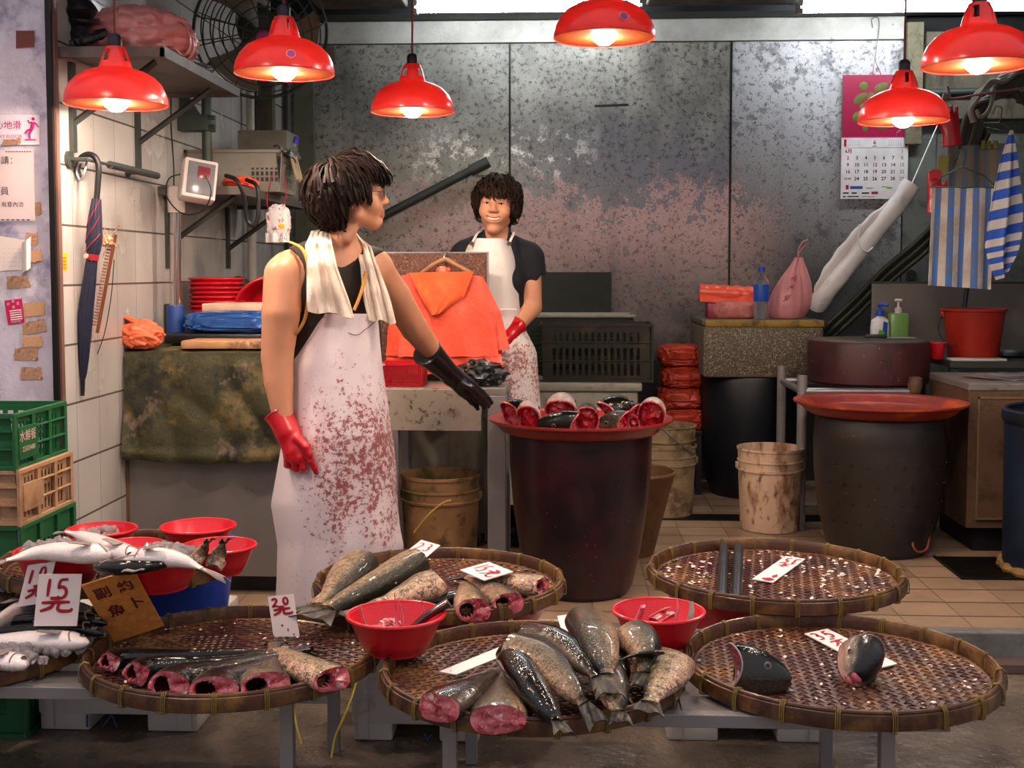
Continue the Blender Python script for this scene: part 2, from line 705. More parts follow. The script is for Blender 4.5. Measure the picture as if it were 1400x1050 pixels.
def tiles(name, c1, c2, grout, w, h, off, axes, mortar=0.012, rough=0.2, dirt='#3a2f28', dirt_amt=0.5, zdirt=None):
    """stack-bonded tiles laid on the plane of the two given axes"""
    N = NT(name)
    tc = N.n('ShaderNodeTexCoord')
    sep = N.n('ShaderNodeSeparateXYZ')
    N.l(tc.outputs['Object'], sep.inputs[0])
    u = N.math('DIVIDE', N.math('SUBTRACT', sep.outputs[axes[0]], off[0]), w)
    v = N.math('DIVIDE', N.math('SUBTRACT', sep.outputs[axes[1]], off[1]), h)

    def edge(t):
        f = N.math('FRACT', t)
        return N.math('MINIMUM', f, N.math('SUBTRACT', 1.0, f))
    eu = N.thr(edge(u), mortar * 0.4, mortar * 0.8)
    ev = N.thr(edge(v), mortar, mortar * 1.5)
    e = N.math('MULTIPLY', N.math('ADD', N.math('MULTIPLY', eu, 0.6), 0.4), ev)
    cb = N.n('ShaderNodeCombineXYZ')
    N.l(N.math('FLOOR', u), cb.inputs[0])
    N.l(N.math('FLOOR', v), cb.inputs[1])
    wn_ = N.n('ShaderNodeTexWhiteNoise')
    N.l(cb.outputs[0], wn_.inputs[0])
    c = N.mix(wn_.outputs[0], lin(c1), lin(c2))
    ob = tc.outputs['Object']
    d = N.thr(N.noise(ob, 3.0, 8, 0.5), 0.45, 0.85)
    c = N.mix(N.math('MULTIPLY', d, dirt_amt), c, lin(dirt))
    sp = N.thr(N.noise(ob, 38, 4, 0.6), 0.71, 0.75)
    c = N.mix(N.math('MULTIPLY', sp, 0.7), c, lin(dirt))
    c = N.mix(e, lin(grout), c)
    N.l(c, N.b.inputs['Base Color'])
    N.l(N.math('ADD', N.math('MULTIPLY', d, 0.25), rough), N.b.inputs['Roughness'])
    N.bump(e, 0.4, 0.002)
    return N.m


def stained(name, base, blood='#7a1f22', dark='#6b4a38', zlo=0.2, zhi=1.0, cx=0.0, width=0.3):
    """white rubber apron spattered with fish blood"""
    N = NT(name)
    v = N.coord('Object')
    sep = N.n('ShaderNodeSeparateXYZ')
    N.l(v, sep.inputs[0])
    n1 = N.noise(v, 8, 8, 0.75)
    n2 = N.noise(v, 64, 5, 0.72)
    zone = N.math('MULTIPLY', N.thr(sep.outputs[2], zlo - 0.15, zlo + 0.2), N.thr(sep.outputs[2], zhi + 0.15, zhi - 0.2))
    dx = N.math('ABSOLUTE', N.math('SUBTRACT', sep.outputs[0], cx))
    zone = N.math('MULTIPLY', zone, N.thr(dx, width, width * 0.3))
    a = N.math('ADD', N.math('ADD', N.math('MULTIPLY', n1, 0.42), N.math('MULTIPLY', n2, 0.58)), N.math('MULTIPLY', zone, 0.15))
    m1 = N.thr(a, 0.625, 0.665)
    soft = N.thr(N.math('ADD', n1, N.math('MULTIPLY', zone, 0.2)), 0.56, 0.8)
    c = N.mix(N.math('MULTIPLY', soft, 0.4), lin(base), lin('#b98078'))
    c = N.mix(N.math('MULTIPLY', m1, 0.85), c, N.mix(N.thr(n2, 0.4, 0.6), lin(dark), lin(blood)))
    fl = N.thr(N.noise(v, 90, 3, 0.6), 0.70, 0.74)
    c = N.mix(N.math('MULTIPLY', fl, 0.6), c, lin('#5c3b35'))
    N.l(c, N.b.inputs['Base Color'])
    N.b.inputs['Roughness'].default_value = 0.38
    N.b.inputs['Subsurface Weight'].default_value = 0.05
    N.b.inputs['Subsurface Radius'].default_value = (0.01, 0.008, 0.008)
    return N.m


def fish_skin(name, belly, side, back, scale=95, contrast=0.7, rough=0.24):
    N = NT(name)
    uvn = N.n('ShaderNodeUVMap')
    sep = N.n('ShaderNodeSeparateXYZ')
    N.l(uvn.outputs[0], sep.inputs[0])
    ob = N.coord('Object')
    nz = N.noise(ob, 22, 5)
    d = N.math('ADD', sep.outputs[1], N.math('MULTIPLY', N.math('SUBTRACT', nz, 0.5), 0.25))
    c = N.mix(N.thr(d, 0.12, 0.42), lin(belly), lin(side))
    c = N.mix(N.thr(d, 0.5, 0.82), c, lin(back))
    vo = N.n('ShaderNodeTexVoronoi')
    vo.inputs['Scale'].default_value = scale
    N.l(ob, vo.inputs['Vector'])
    sc = N.math('MULTIPLY', N.thr(vo.outputs['Distance'], 0.2, 0.7), N.thr(N.noise(ob, 40, 4), .3, .6))
    c = N.mix(N.math('MULTIPLY', sc, contrast), c, lin('#15120f'))
    mt = N.thr(N.noise(ob, 85, 4, .7), .50, .60)
    c = N.mix(N.math('MULTIPLY', mt, contrast * .75), c, lin('#1a1611'))
    bl = N.thr(N.noise(ob, 14, 6), 0.64, 0.74)
    c = N.mix(N.math('MULTIPLY', bl, 0.4), c, lin('#7c2422'))
    N.l(c, N.b.inputs['Base Color'])
    N.b.inputs['Roughness'].default_value = rough
    N.b.inputs['Coat Weight'].default_value = 0.32
    N.b.inputs['Coat Roughness'].default_value = 0.05
    N.b.inputs['Specular IOR Level'].default_value = 0.28
    N.bump(N.math('ADD', vo.outputs['Distance'], N.math('MULTIPLY', N.noise(ob, 30, 5, .6), 2.5)), 0.4 if contrast > 0.4 else 0.22, 0.003)
    return N.m


def stripes(name, a, b_, width, axis_i=0, dirt=0.0, slant=0.0):
    N = NT(name)
    ob = N.coord('UV')
    sep = N.n('ShaderNodeSeparateXYZ')
    N.l(ob, sep.inputs[0])
    u = N.math('FRACT', N.math('MULTIPLY', sep.outputs[axis_i], width))
    f = N.thr(N.math('ABSOLUTE', N.math('SUBTRACT', u, 0.5)), 0.24, 0.26)
    c = N.mix(f, lin(a), lin(b_))
    o2 = N.coord('Object')
    n_ = N.thr(N.noise(o2, 7, 6), 0.42, 0.62)
    c = N.mix(N.math('MULTIPLY', n_, dirt), c, lin('#7d6a4c'))
    N.l(c, N.b.inputs['Base Color'])
    N.b.inputs['Roughness'].default_value = 0.9
    N.bump(N.noise(o2, 220, 2), 0.3, 0.002)
    return N.m


M_wall = wall_paint()
M_tile = tiles('glazed_wall_tile', '#c3c0bd', '#b3b0ac', '#5d544c', 0.2, 0.204, (4.10, 1.608), (1, 2), 0.014, 0.16, '#7d6a5e', 0.45)
M_floor = tiles('clay_floor_tile', '#a58a72', '#8d745e', '#33271e', 0.222, 0.185, (1.208, 4.192), (0, 1), 0.021, 0.28, '#4d3d30', 0.55)
M_street = mat('wet_street_concrete', '#6a5e53', 0.28, 0, 0.35, 3, [('#3a332d', 5, 0.5, 0.7, 0.7), ('#b3a595', 26, 0.60, 0.7, 0.5)], 0.5, 30, rvar=0.4)
M_dark = mat('dark_ceiling', '#1d1d1e', 0.8, 0, 0.3, 3)
M_blueblack = mat('dark_beam_paint', '#12171d', 0.6)
M_concrete = mat('sooty_concrete', '#5d5750', 0.9, 0, 0.3, 5, [('#2c2722', 9, 0.5, 0.65, 0.7)], 0.4, 30)
M_strip = mat('pale_flaking_strip', '#b9b9b4', 0.5, 0.1, 0.15, 4, [('#3a3733', 16, 0.64, 0.7, 0.8), ('#8b8982', 3, 0.45, 0.65, 0.6)], 0.2, 40)
M_board = mat('weathered_board', '#5c5549', 0.85, 0, 0.3, 5, [('#2f2a24', 12, 0.5, 0.65, 0.7)], 0.4, 25, (1, 1, 0.3))
M_greywall = mat('grimy_grey_wall', '#5f635f', 0.6, 0, 0.25, 3, [('#2d2d2b', 10, 0.52, 0.66, 0.7), ('#7f837f', 24, 0.66, 0.7, 0.5)], 0.2, 40)
M_steel = mat('brushed_steel', '#a3a0a2', 0.32, 0.75, 0.15, 3, [('#5c5450', 9, 0.6, 0.75, 0.5)], 0.06, 60, rvar=0.2)
M_oldsteel = mat('stained_steel', '#8d8782', 0.4, 0.5, 0.2, 3, [('#56453a', 14, 0.58, 0.7, 0.7), ('#b0aaa6', 7, 0.6, 0.7, 0.4)], 0.08, 60)
M_pillar = mat('reflection_mottled_steel', '#d6cbdc', 0.35, 0.1, 0.2, 4, [('#6a6894', 7, 0.52, 0.66, 0.7), ('#f3eef6', 5, 0.56, 0.64, 0.8), ('#4e4440', 40, 0.68, 0.72, 0.6)], 0.2, 40)  # near-white patches paint whitish reflections into the steel's colour
M_cabsteel = mat('dull_cabinet_steel', '#7d7774', 0.42, 0.45, 0.1, 2, [('#57463c', 8, 0.64, 0.74, 0.5), ('#cfcac6', 60, 0.74, 0.76, 0.6)], 0.03, 60)
M_rustcab = mat('rust_stained_steel', '#6d5340', 0.5, 0.35, 0.25, 3, [('#3c2a1d', 9, 0.5, 0.68, 0.7), ('#a58c72', 30, 0.66, 0.72, 0.4)], 0.1, 50)
M_black = mat('black_rubber', '#16161a', 0.4, 0, 0.2, 8)
M_blackmetal = mat('black_metal', '#1f211f', 0.45, 0.6, 0.2, 8)
M_fan = mat('greasy_green_grey_metal', '#4a534d', 0.5, 0.5, 0.25, 9)
M_redplastic = mat('red_plastic', '#c41a2a', 0.3, 0, 0.1, 8, sss=0.05)
M_redold = mat('worn_red_plastic', '#8f2c1c', 0.42, 0, 0.2, 5, [('#c4572b', 7, 0.55, 0.7, 0.6), ('#3a1812', 11, 0.58, 0.7, 0.7)], 0.05, 50)
M_redbucket = mat('bucket_red_plastic', '#962216', 0.35, 0, 0.15, 6, [('#7a1a14', 9, 0.55, 0.7, 0.5)])
M_orangebag = mat('orange_bag_film', '#ee5a42', 0.3, 0, 0.08, 8, [('#c83a28', 6, 0.52, 0.68, 0.6), ('#ff8f74', 9, 0.6, 0.7, 0.5)], 0.8, 14, coat=0.4)
M_orangedark = mat('orange_bag_bundle', '#b93a22', 0.45, 0, 0.15, 8, [('#7d2316', 8, 0.5, 0.7, 0.6)], 0.4, 22)
M_pinkbag = mat('pink_film', '#c98488', 0.35, 0, 0.12, 7, [('#a5585f', 7, 0.55, 0.7, 0.5)], 0.35, 20, alpha=1.0)
M_salmonbag = mat('salmon_film', '#ea938c', 0.25, 0, 0.12, 7, [('#f8d3cb', 8, 0.58, 0.7, 0.7)], 0.5, 22, coat=0.3)
M_peachbag = mat('peach_film', '#dc6a46', 0.3, 0, 0.15, 9, [('#6e3a24', 9, 0.58, 0.72, 0.6)], 0.4, 18)
M_barrel = mat('bloody_dark_barrel', '#23151a', 0.30, 0, 0.35, 3, [('#43161b', 4, 0.45, 0.65, 0.8), ('#131c36', 3.2, 0.6, 0.72, 0.7), ('#c9b9b4', 62, 0.69, 0.71, 0.8)], 0.1, 30)
M_barrel2 = mat('brown_dark_barrel', '#2c2420', 0.42, 0, 0.3, 3, [('#161d2c', 3, 0.5, 0.66, 0.7), ('#4d3624', 14, 0.6, 0.72, 0.5), ('#b9a696', 60, 0.69, 0.71, 0.7)], 0.1, 30)
M_barrelblack = mat('navy_black_barrel', '#12161d', 0.4, 0, 0.25, 4)
M_barrelblue = mat('grimy_blue_barrel', '#172338', 0.45, 0, 0.3, 4, [('#14161c', 5, 0.48, 0.62, 0.8), ('#1f4aa0', 16, 0.7, 0.74, 0.6)], 0.1, 40)
M_pan = mat('worn_red_pan', '#8f231d', 0.35, 0, 0.2, 5, [('#d4572f', 6, 0.6, 0.75, 0.6), ('#2c1111', 9, 0.58, 0.7, 0.7)], 0.08, 40, coat=0.3)
M_pail = mat('grimy_pail', '#c7a88e', 0.5, 0, 0.12, 4, [('#6b3d1e', 9, 0.49, 0.62, 0.85), ('#4a2b18', 36, 0.56, 0.64, 0.75)], 0.1, 50, (1, 1, 0.45))
M_pailgreen = mat('mossy_pail', '#9c7450', 0.5, 0, 0.2, 4, [('#3f4a1c', 6, 0.5, 0.62, 0.9), ('#54371c', 20, 0.55, 0.66, 0.7)], 0.15, 50)
M_pailmud = mat('muddy_pail', '#8d7a5c', 0.6, 0, 0.25, 6, [('#4f3a24', 9, 0.48, 0.62, 0.85), ('#c9bda6', 32, 0.64, 0.7, 0.6)], 0.2, 50)
M_foam = mat('white_foam', '#bdb8b3', 0.7, 0, 0.08, 5, [('#6d5a48', 9, 0.6, 0.75, 0.5)], 0.15, 120)
M_whitetub = mat('off_white_tub', '#a8a392', 0.5, 0, 0.12, 5, [('#615c4a', 7, 0.5, 0.66, 0.6)])
M_granite = mat('speckled_terrazzo', '#5a5044', 0.6, 0, 0.3, 90, [('#b8a88e', 150, 0.54, 0.60, 0.8), ('#26201a', 110, 0.54, 0.60, 0.8), ('#d8cfbe', 24, 0.72, 0.74, 0.8)], 0.1, 90)
M_granite_red = mat('red_brown_granite', '#5a382c', 0.5, 0, 0.3, 90, [('#a07c68', 160, 0.56, 0.62, 0.7), ('#2a1812', 110, 0.53, 0.6, 0.8)], 0.05, 90)
M_ochre = mat('ochre_edge', '#8f7126', 0.6, 0, 0.25, 9, [('#3e3416', 12, 0.54, 0.66, 0.8)], 0.2, 40)
M_wood = mat('wet_wood_board', '#b98a62', 0.55, 0, 0.2, 12, [('#3a2114', 11, 0.52, 0.66, 0.8), ('#f0cfae', 18, 0.62, 0.7, 0.6)], 0.15, 60)
M_woodpale = mat('pale_board', '#d9b79a', 0.6, 0, 0.15, 12, [('#8a5f42', 14, 0.56, 0.68, 0.7)], 0.1, 60)
M_brownwood = mat('brown_wood', '#6e3d22', 0.6, 0, 0.3, 14, [('#2b160c', 10, 0.55, 0.68, 0.6)], 0.2, 50, (1, 1, 0.2))
M_block = mat('maroon_chopping_block', '#40191d', 0.5, 0, 0.3, 5, [('#1c0f11', 8, 0.5, 0.65, 0.7), ('#c4a59a', 46, 0.665, 0.69, 0.8)], 0.15, 40, (1, 1, 0.5))
M_blocktop = mat('wet_block_top', '#4f463d', 0.4, 0, 0.25, 9)
M_bamboo = mat('wet_bamboo_rim', '#4d2c1b', 0.45, 0, 0.35, 14, [('#8f6a34', 9, 0.5, 0.66, 0.6), ('#1d0f0b', 12, 0.52, 0.66, 0.7)], 0.15, 70, coat=0.08)
M_weave = mat('bloodstained_bamboo_weave', '#441c15', 0.5, 0, 0.4, 10, [('#9a6a36', 4, 0.48, 0.66, 0.7), ('#2c0d0d', 6, 0.52, 0.66, 0.7), ('#d9c0b0', 70, 0.68, 0.70, 0.6)], 0.1, 90, coat=0.03)
M_tie = mat('yellow_rattan_tie', '#7d6730', 0.55, 0, 0.25, 30, [('#4a3a18', 20, 0.52, 0.66, 0.6)])
M_tarp = mat('mossy_tarp', '#3c3a20', 0.7, 0, 0.4, 5, [('#716038', 6, 0.50, 0.62, 0.75), ('#121512', 5, 0.50, 0.60, 0.85), ('#7d6a5c', 9, 0.60, 0.68, 0.6), ('#171a16', 40, 0.56, 0.66, 0.5)], 0.7, 18)
M_greencrate = mat('green_plastic', '#1d5a34', 0.45, 0, 0.15, 6, [('#12301e', 9, 0.55, 0.7, 0.5)])
M_beigecrate = mat('dirty_beige_plastic', '#a78463', 0.5, 0, 0.15, 6, [('#6b4628', 8, 0.5, 0.66, 0.7)], 0.1, 50)
M_darkcrate = mat('mossy_dark_plastic', '#2b271c', 0.5, 0, 0.35, 6, [('#55491f', 7, 0.56, 0.68, 0.6), ('#4a1512', 8, 0.62, 0.7, 0.6)], 0.1, 50)
M_darkgreen = mat('dark_green_plastic', '#17281f', 0.5, 0, 0.25, 5)
M_slate = mat('dark_slate_board', '#23271f', 0.6, 0, 0.35, 5, [('#12140f', 6, 0.5, 0.66, 0.6)])
M_greybasket = mat('grey_plastic', '#8a857d', 0.5, 0, 0.12, 6, [('#5f574d', 8, 0.55, 0.7, 0.5)])
M_greybox = mat('dusty_grey_box', '#79766a', 0.7, 0, 0.15, 6, [('#55503f', 7, 0.5, 0.68, 0.5)])
M_whiteplastic = mat('aged_white_plastic', '#c9bdb9', 0.4, 0, 0.06, 5)
M_blueplastic = mat('blue_plastic', '#1d3f86', 0.4, 0, 0.15, 6)
M_bluefilm = mat('blue_film', '#24549c', 0.2, 0, 0.2, 8, [('#0f2b66', 9, 0.5, 0.66, 0.6), ('#c9d6e8', 12, 0.7, 0.74, 0.7)], 0.4, 18, coat=0.4)
M_bluetub = mat('blue_basin', '#1c3c9c', 0.4, 0, 0.12, 6)
M_lampred = mat('lamp_red_plastic', '#e03330', 0.28, 0, 0.06, 10, [('#a5171a', 26, 0.68, 0.74, 0.5)], coat=0.4)
M_lampin = mat('lamp_orange_inside', (.042, .013, .0035), 0.7, 0.0, 0.35, 60)
M_lampin.node_tree.nodes['Principled BSDF'].inputs['Specular IOR Level'].default_value = .05
for m_, c_, f_ in ((M_lampred, '#ff4a40', .15), (M_lampin, '#ff7a4a', .03)):        # the thin plastic lets some lamplight through
    t_ = m_.node_tree
    tr_ = t_.nodes.new('ShaderNodeBsdfTranslucent')
    tr_.inputs[0].default_value = (*lin(c_), 1)
    mx_ = t_.nodes.new('ShaderNodeMixShader')
    mx_.inputs[0].default_value = f_
    t_.links.new(t_.nodes['Principled BSDF'].outputs[0], mx_.inputs[1])
    t_.links.new(tr_.outputs[0], mx_.inputs[2])
    t_.links.new(mx_.outputs[0], t_.nodes['Material Output'].inputs[0])
M_bulb = mat('lit_bulb', '#ffffff', 0.4, emit=(1.0, 0.78, 0.60), estr=BULB)
M_tube = mat('lit_fluorescent_tube', '#ffffff', 0.4, emit=(0.93, 0.98, 1.0), estr=TUBE)
M_cord = mat('brown_cord', '#7d3a28', 0.6)
M_socket = mat('purple_black_socket', '#241b28', 0.4)
M_badge = mat('purple_badge', '#b0448c', 0.4)
M_badgering = mat('pink_badge_ring', '#f59a9a', 0.4)
M_paper = mat('damp_white_card', '#ecdcd8', 0.55, 0, 0.04, 5, [('#c98a84', 9, 0.62, 0.72, 0.5)])
M_notice = mat('pink_white_notice', '#e6cfd0', 0.7, 0, 0.05, 4)
M_signwhite = mat('sign_white', '#e8e0ec', 0.35, 0, 0.03, 4)
M_ink = mat('dark_red_ink', '#a0122a', 0.5)
M_brownink = mat('brown_red_ink', '#6e1d1c', 0.6)
M_blackink = mat('black_ink', '#2a2226', 0.6)
M_magenta = mat('magenta_print', '#c2147a', 0.4)
M_flyer = mat('crimson_flyer', '#cf1a5c', 0.5)
M_whiteink = mat('white_print', '#f0e6e6', 0.5)
M_yellow = mat('yellow_sticker', '#f0b41e', 0.45, 0, 0.1, 9)
M_orangeink = mat('orange_print', '#e2701e', 0.5)
M_scrap = mat('torn_cardboard', '#b98f72', 0.8, 0, 0.25, 30, [('#6e4c3a', 40, 0.5, 0.62, 0.8), ('#e6cbb4', 60, 0.6, 0.66, 0.8)], 0.3, 60)
M_kraft = mat('orange_cardboard', '#d98c42', 0.75, 0, 0.2, 40, [('#e2a765', 70, 0.6, 0.66, 0.6), ('#7c4416', 30, 0.62, 0.7, 0.6)], 0.1, 90)
M_brownsq = mat('brown_tape', '#7d4038', 0.5)
M_umb = mat('navy_nylon', '#1b2036', 0.5, 0, 0.15, 12)
M_umbred = mat('dark_red_piping', '#8d1a30', 0.5)
M_skin = mat('skin', '#c68c6c', 0.45, 0, 0.06, 14, [('#b06a4c', 9, 0.55, 0.75, 0.35)], 0.08, 240, sss=0.12)
M_lip = mat('lip', '#b4705c', 0.4, sss=0.1)
M_hair = mat('brown_black_hair', '#1c0f0b', 0.6, 0, 0.6, 30)
M_hair2 = mat('soft_dark_hair', '#24170f', 0.7, 0, 0.6, 30)
for m_ in (M_hair, M_hair2):
    m_.node_tree.nodes['Principled BSDF'].inputs['Specular IOR Level'].default_value = .2
M_eyewhite = mat('eye_white', '#cbb9ae', 0.3)
M_iris = mat('dark_iris', '#140d0a', 0.15)
M_teeth = mat('teeth', '#f2e9de', 0.3)
M_mouth = mat('mouth_inside', '#4a1614', 0.5)
M_vest = mat('brown_vest_knit', '#2e231d', 0.85, 0, 0.2, 30)
M_trim_o = mat('ochre_trim', '#c08a3e', 0.8)
M_towel = mat('cream_terry', '#ead8c6', 0.95, 0, 0.06, 20, [('#b98f74', 7, 0.62, 0.75, 0.35)], 0.6, 160)
M_apron = stained('blood_spattered_white_rubber', '#e3d3d6', '#8a1f28', '#8a5a4c', 0.42, 1.02, 0.07, 0.30)
M_apron2 = stained('lightly_spattered_white_rubber', '#e6dcd8', '#96383a', '#8a6a60', 0.62, 0.98, 0.1, 0.3)
M_redglove = mat('red_rubber_glove', '#bd1622', 0.25, 0, 0.12, 9, [('#8a0e16', 12, 0.56, 0.7, 0.6)], 0.2, 30, coat=0.3)
M_blackglove = mat('black_rubber_glove', '#14171b', 0.28, 0, 0.25, 9, [('#d9c2bc', 60, 0.70, 0.72, 0.8), ('#5d2a2a', 24, 0.66, 0.7, 0.6)], 0.15, 30, coat=0.3)
M_tshirt = mat('black_navy_cotton', '#14171f', 0.85, 0, 0.2, 20)
M_trouser = mat('dark_trouser', '#23242a', 0.8)
M_boot = mat('black_boot', '#101012', 0.35)
M_lens = mat('spectacle_lens', '#ffffff', 0.03, trans=1.0, ior=1.3)
M_glassframe = mat('silver_spectacle_frame', '#57525a', 0.3, 0.8)
M_brassstud = mat('brass_stud', '#6b5238', 0.35, 0.8)
M_flesh = mat('raw_pink_flesh', '#c8646e', 0.25, 0, 0.2, 20, [('#a00f24', 34, 0.47, 0.60, 0.95), ('#f4cfc8', 40, 0.55, 0.64, 0.8)], 0.5, 40, coat=0.4, sss=0.08)
M_gut = mat('dark_red_gut', '#3a0d14', 0.2, 0, 0.4, 25, [('#0d0708', 20, 0.5, 0.6, 0.9)], 0.2, 40, coat=0.5)
M_gill = mat('crimson_gill', '#b01a2c', 0.2, 0, 0.25, 26, [('#f0a49c', 34, 0.56, 0.66, 0.8)], 0.6, 60, coat=0.5)
M_carp = fish_skin('scaly_carp_skin', '#d8ae92', '#ab9370', '#35321f', 190, 0.85, 0.3)
M_grass = fish_skin('dark_scaly_skin', '#b39072', '#6a5a42', '#16160f', 190, 0.75, 0.32)
M_eel = fish_skin('black_smooth_skin', '#54463a', '#1c1c16', '#080907', 190, 0.35, 0.15)
M_cheek = fish_skin('pale_cheeked_skin', '#eebfb2', '#8d7464', '#131210', 190, 0.15, 0.3)
M_white = fish_skin('silver_white_skin', '#f6e8e4', '#f0dcd8', '#9d8d88', 200, 0.06, 0.3)
M_fin = mat('dark_fin', '#231d18', 0.4, 0, 0.3, 30, [('#5d4a38', 30, 0.55, 0.66, 0.6)], 0.3, 60)
M_finpale = mat('pale_fin', '#8d7d76', 0.4, 0, 0.3, 30)
M_fisheye = mat('fish_eye', '#0b0a0a', 0.08)
M_fishring = mat('fish_eye_ring', '#6d6250', 0.2)
M_ice = mat('crushed_ice', '#e8dede', 0.12, 0, 0.04, 9, trans=0.75, ior=1.31)
M_whitecloth = mat('white_vinyl', '#e6e6e8', 0.4, 0, 0.1, 5, [('#76726d', 6, 0.55, 0.7, 0.5)], 0.2, 20)
M_hose = mat('grey_hose', '#4a4a44', 0.5, 0, 0.25, 9)
M_hosegreen = mat('dark_green_hose', '#232a20', 0.5, 0, 0.25, 9)
M_hosepale = mat('pale_grey_hose', '#8a857b', 0.55, 0, 0.2, 9)
M_towelA = stripes('blue_white_stripe', '#4d7cc4', '#d5cdc3', 5.0, 0, 0.45)
M_towelB = stripes('bright_blue_white_stripe', '#2f63d0', '#d8d4d0', 9.0, 1, 0.1)
M_towelC = stripes('faded_stripe', '#5b6f8c', '#7d7a70', 5.0, 0, 0.75)
M_calred = mat('calendar_crimson', '#98083f', 0.4, 0, 0.08, 3)
M_calgreen = mat('calendar_green_brush', '#5a641e', 0.5, 0, 0.15, 9)
M_calpaper = mat('calendar_paper', '#d9d6da', 0.6)
M_wire = mat('thin_wire', '#6d6a64', 0.4, 0.6)
M_wiregreen = mat('green_coated_wire', '#1f4a38', 0.5)
M_pvcwhite = mat('white_pvc_pipe', '#b9b3a6', 0.45, 0, 0.1, 6)
M_pipegrey = mat('dark_grey_pipe', '#3f4340', 0.5, 0.3, 0.2, 8)
M_rubberblk = mat('black_plastic_bag', '#17181c', 0.4, 0, 0.2, 9, bump=0.4, bscale=16)
M_clearfilm = mat('clear_film', '#cfc8cc', 0.1, 0, 0.05, 9, trans=0.6, bump=0.5, bscale=14)
M_bottle = mat('clear_bottle', '#dfe8f2', 0.05, trans=0.9, ior=1.33)
M_bottlelabel = mat('blue_label', '#1c4fb4', 0.4)
M_greensoap = mat('green_soap', '#6f9c56', 0.3, sss=0.1)
M_soapwhite = mat('soap_white', '#d9d8dc', 0.3)
M_blueprint = mat('blue_print', '#2450a8', 0.4)
M_greenprint = mat('green_print', '#5fae2e', 0.4)
M_mossline = mat('blue_pen', '#2f4a7c', 0.6)
M_floral = mat('floral_white_cloth', '#dcd8dc', 0.7, 0, 0.04, 9, [('#d43a52', 40, 0.59, 0.60, 0.9), ('#3c7a3a', 36, 0.60, 0.61, 0.9)], 0.15, 60)
M_grate = mat('black_grate', '#17130f', 0.4, 0.4)
M_curb = mat('grey_kerb_stone', '#6b6a68', 0.5, 0, 0.2, 9, [('#3f3c38', 8, 0.5, 0.65, 0.6)], 0.2, 50)
M_blackstrip = mat('black_door_edge', '#15110f', 0.35)
M_leafstick = mat('dark_steel_rod', '#3a3c40', 0.35, 0.5, 0.2, 9)
M_strawtie = mat('plastic_twine', '#b9a03c', 0.5)
M_scalebits = mat('loose_fish_scales', '#e3cfc4', 0.15, 0, 0.15, 40, coat=0.6)
M_frame = mat('grey_painted_frame', '#8f8a8a', 0.4, 0.35, 0.12, 6, [('#4d423c', 10, 0.62, 0.72, 0.7)], 0.05, 50)
M_bamboobasket = mat('brown_bamboo_strip', '#5d3f20', 0.6, 0, 0.3, 12, [('#2e1c0c', 9, 0.5, 0.65, 0.7)], 0.2, 60)

# ------------------------------------------------------------------ the setting
XL, YB, XR, ZS, ZC = -1.70, 7.20, 2.75, -0.12, 2.86
b = B().bx(-2.6, XR + .2, 4.19, YB + .2, -0.12, 0.0)
struct('floor', b, M_floor).location = (0, 0, 0)


def world_struct(name, b, m, smooth=False):
    o = obj(name, b, m, None, smooth, base=(0, 0, 0))
    o['kind'] = 'structure'
    return o


for o in list(COL.objects):
    if o.name == 'floor':
        bpy.data.objects.remove(o)
world_struct('floor', B().bx(-2.6, XR + .2, 4.235, YB + .2, -0.2, 0.0), M_floor)
world_struct('trim_kerb', B().bx(-1.9, XR + .2, 4.175, 4.235, -0.2, 0.001, 0, 0.006), M_curb)
world_struct('ground', B().bx(-6, 6, -3, 4.18, -0.3, ZS), M_street)
world_struct('wall_back', B().bx(-2.0, 1.955, YB, YB + .15, 0, 2.585), M_wall)
world_struct('trim_strip', B().bx(-1.72, 1.955, YB - .02, YB + .15, 2.59, 2.72), M_strip)
world_struct('wall_back_upper', B().bx(-2.0, XR + .2, YB + .1, YB + .3, 2.5, ZC), M_dark)
for i, x in enumerate((-1.585, -0.34, 0.958)):
    world_struct('trim_%d' % (i + 1), B().bx(x - .006, x + .006, YB - .006, YB + .01, 0, 2.585), M_blackmetal)
world_struct('trim_post', B().bx(-1.62, -1.50, YB - .05, YB, 0, 2.55, 0, .004),
             mat('grimy_green_post', '#5a5a4c', 0.7, 0, 0.2, 4, [('#33361f', 6, 0.5, 0.65, 0.7)]))
world_struct('wall_back_right', B().bx(1.965, XR + .2, YB, YB + .15, 0, 2.3), M_greywall)
world_struct('trim_boards', B().bx(2.06, XR + .2, YB - .08, YB + .1, 2.12, 2.62, 0, .006), M_board)
world_struct('trim_batten', B().bx(1.955, 2.05, YB - .06, YB + .1, 1.98, 2.68, 0, .006), mat('pale_batten', '#77705c', 0.8, 0, 0.25, 9, [('#3d372b', 14, 0.52, 0.65, 0.7)], 0.4, 30))
world_struct('wall_left', B().bx(XL - .15, XL, 4.0, YB + .15, 0, ZC), M_tile)
world_struct('wall_right', B().bx(XR, XR + .15, 4.6, YB + .15, 0, ZC), M_greywall)
world_struct('wall_left_pillar', B().bx(-3.2, -1.71, 3.95, 4.5, ZS, ZC), M_pillar)
world_struct('trim_door_edge', B().bx(-1.708, -1.690, 3.93, 3.965, ZS, ZC), M_blackstrip)
world_struct('trim_door_lip', B().bx(-1.690, -1.683, 3.945, 3.97, ZS, ZC), mat('brown_door_lip', '#6a4c44', 0.5))
world_struct('ceiling', B().bx(-3.2, XR + .2, 3.6, YB + .3, ZC, ZC + .1), M_dark)
world_struct('trim_beam', B().bx(-1.70, XR, 6.95, 7.12, 2.71, ZC), M_blueblack)
world_struct('trim_soffit', B().bx(-1.35, -0.86, 6.1, 6.6, 2.665, ZC, 0, .01).bx(0.42, 1.22, 6.1, 6.6, 2.665, ZC, 0, .01), M_concrete)
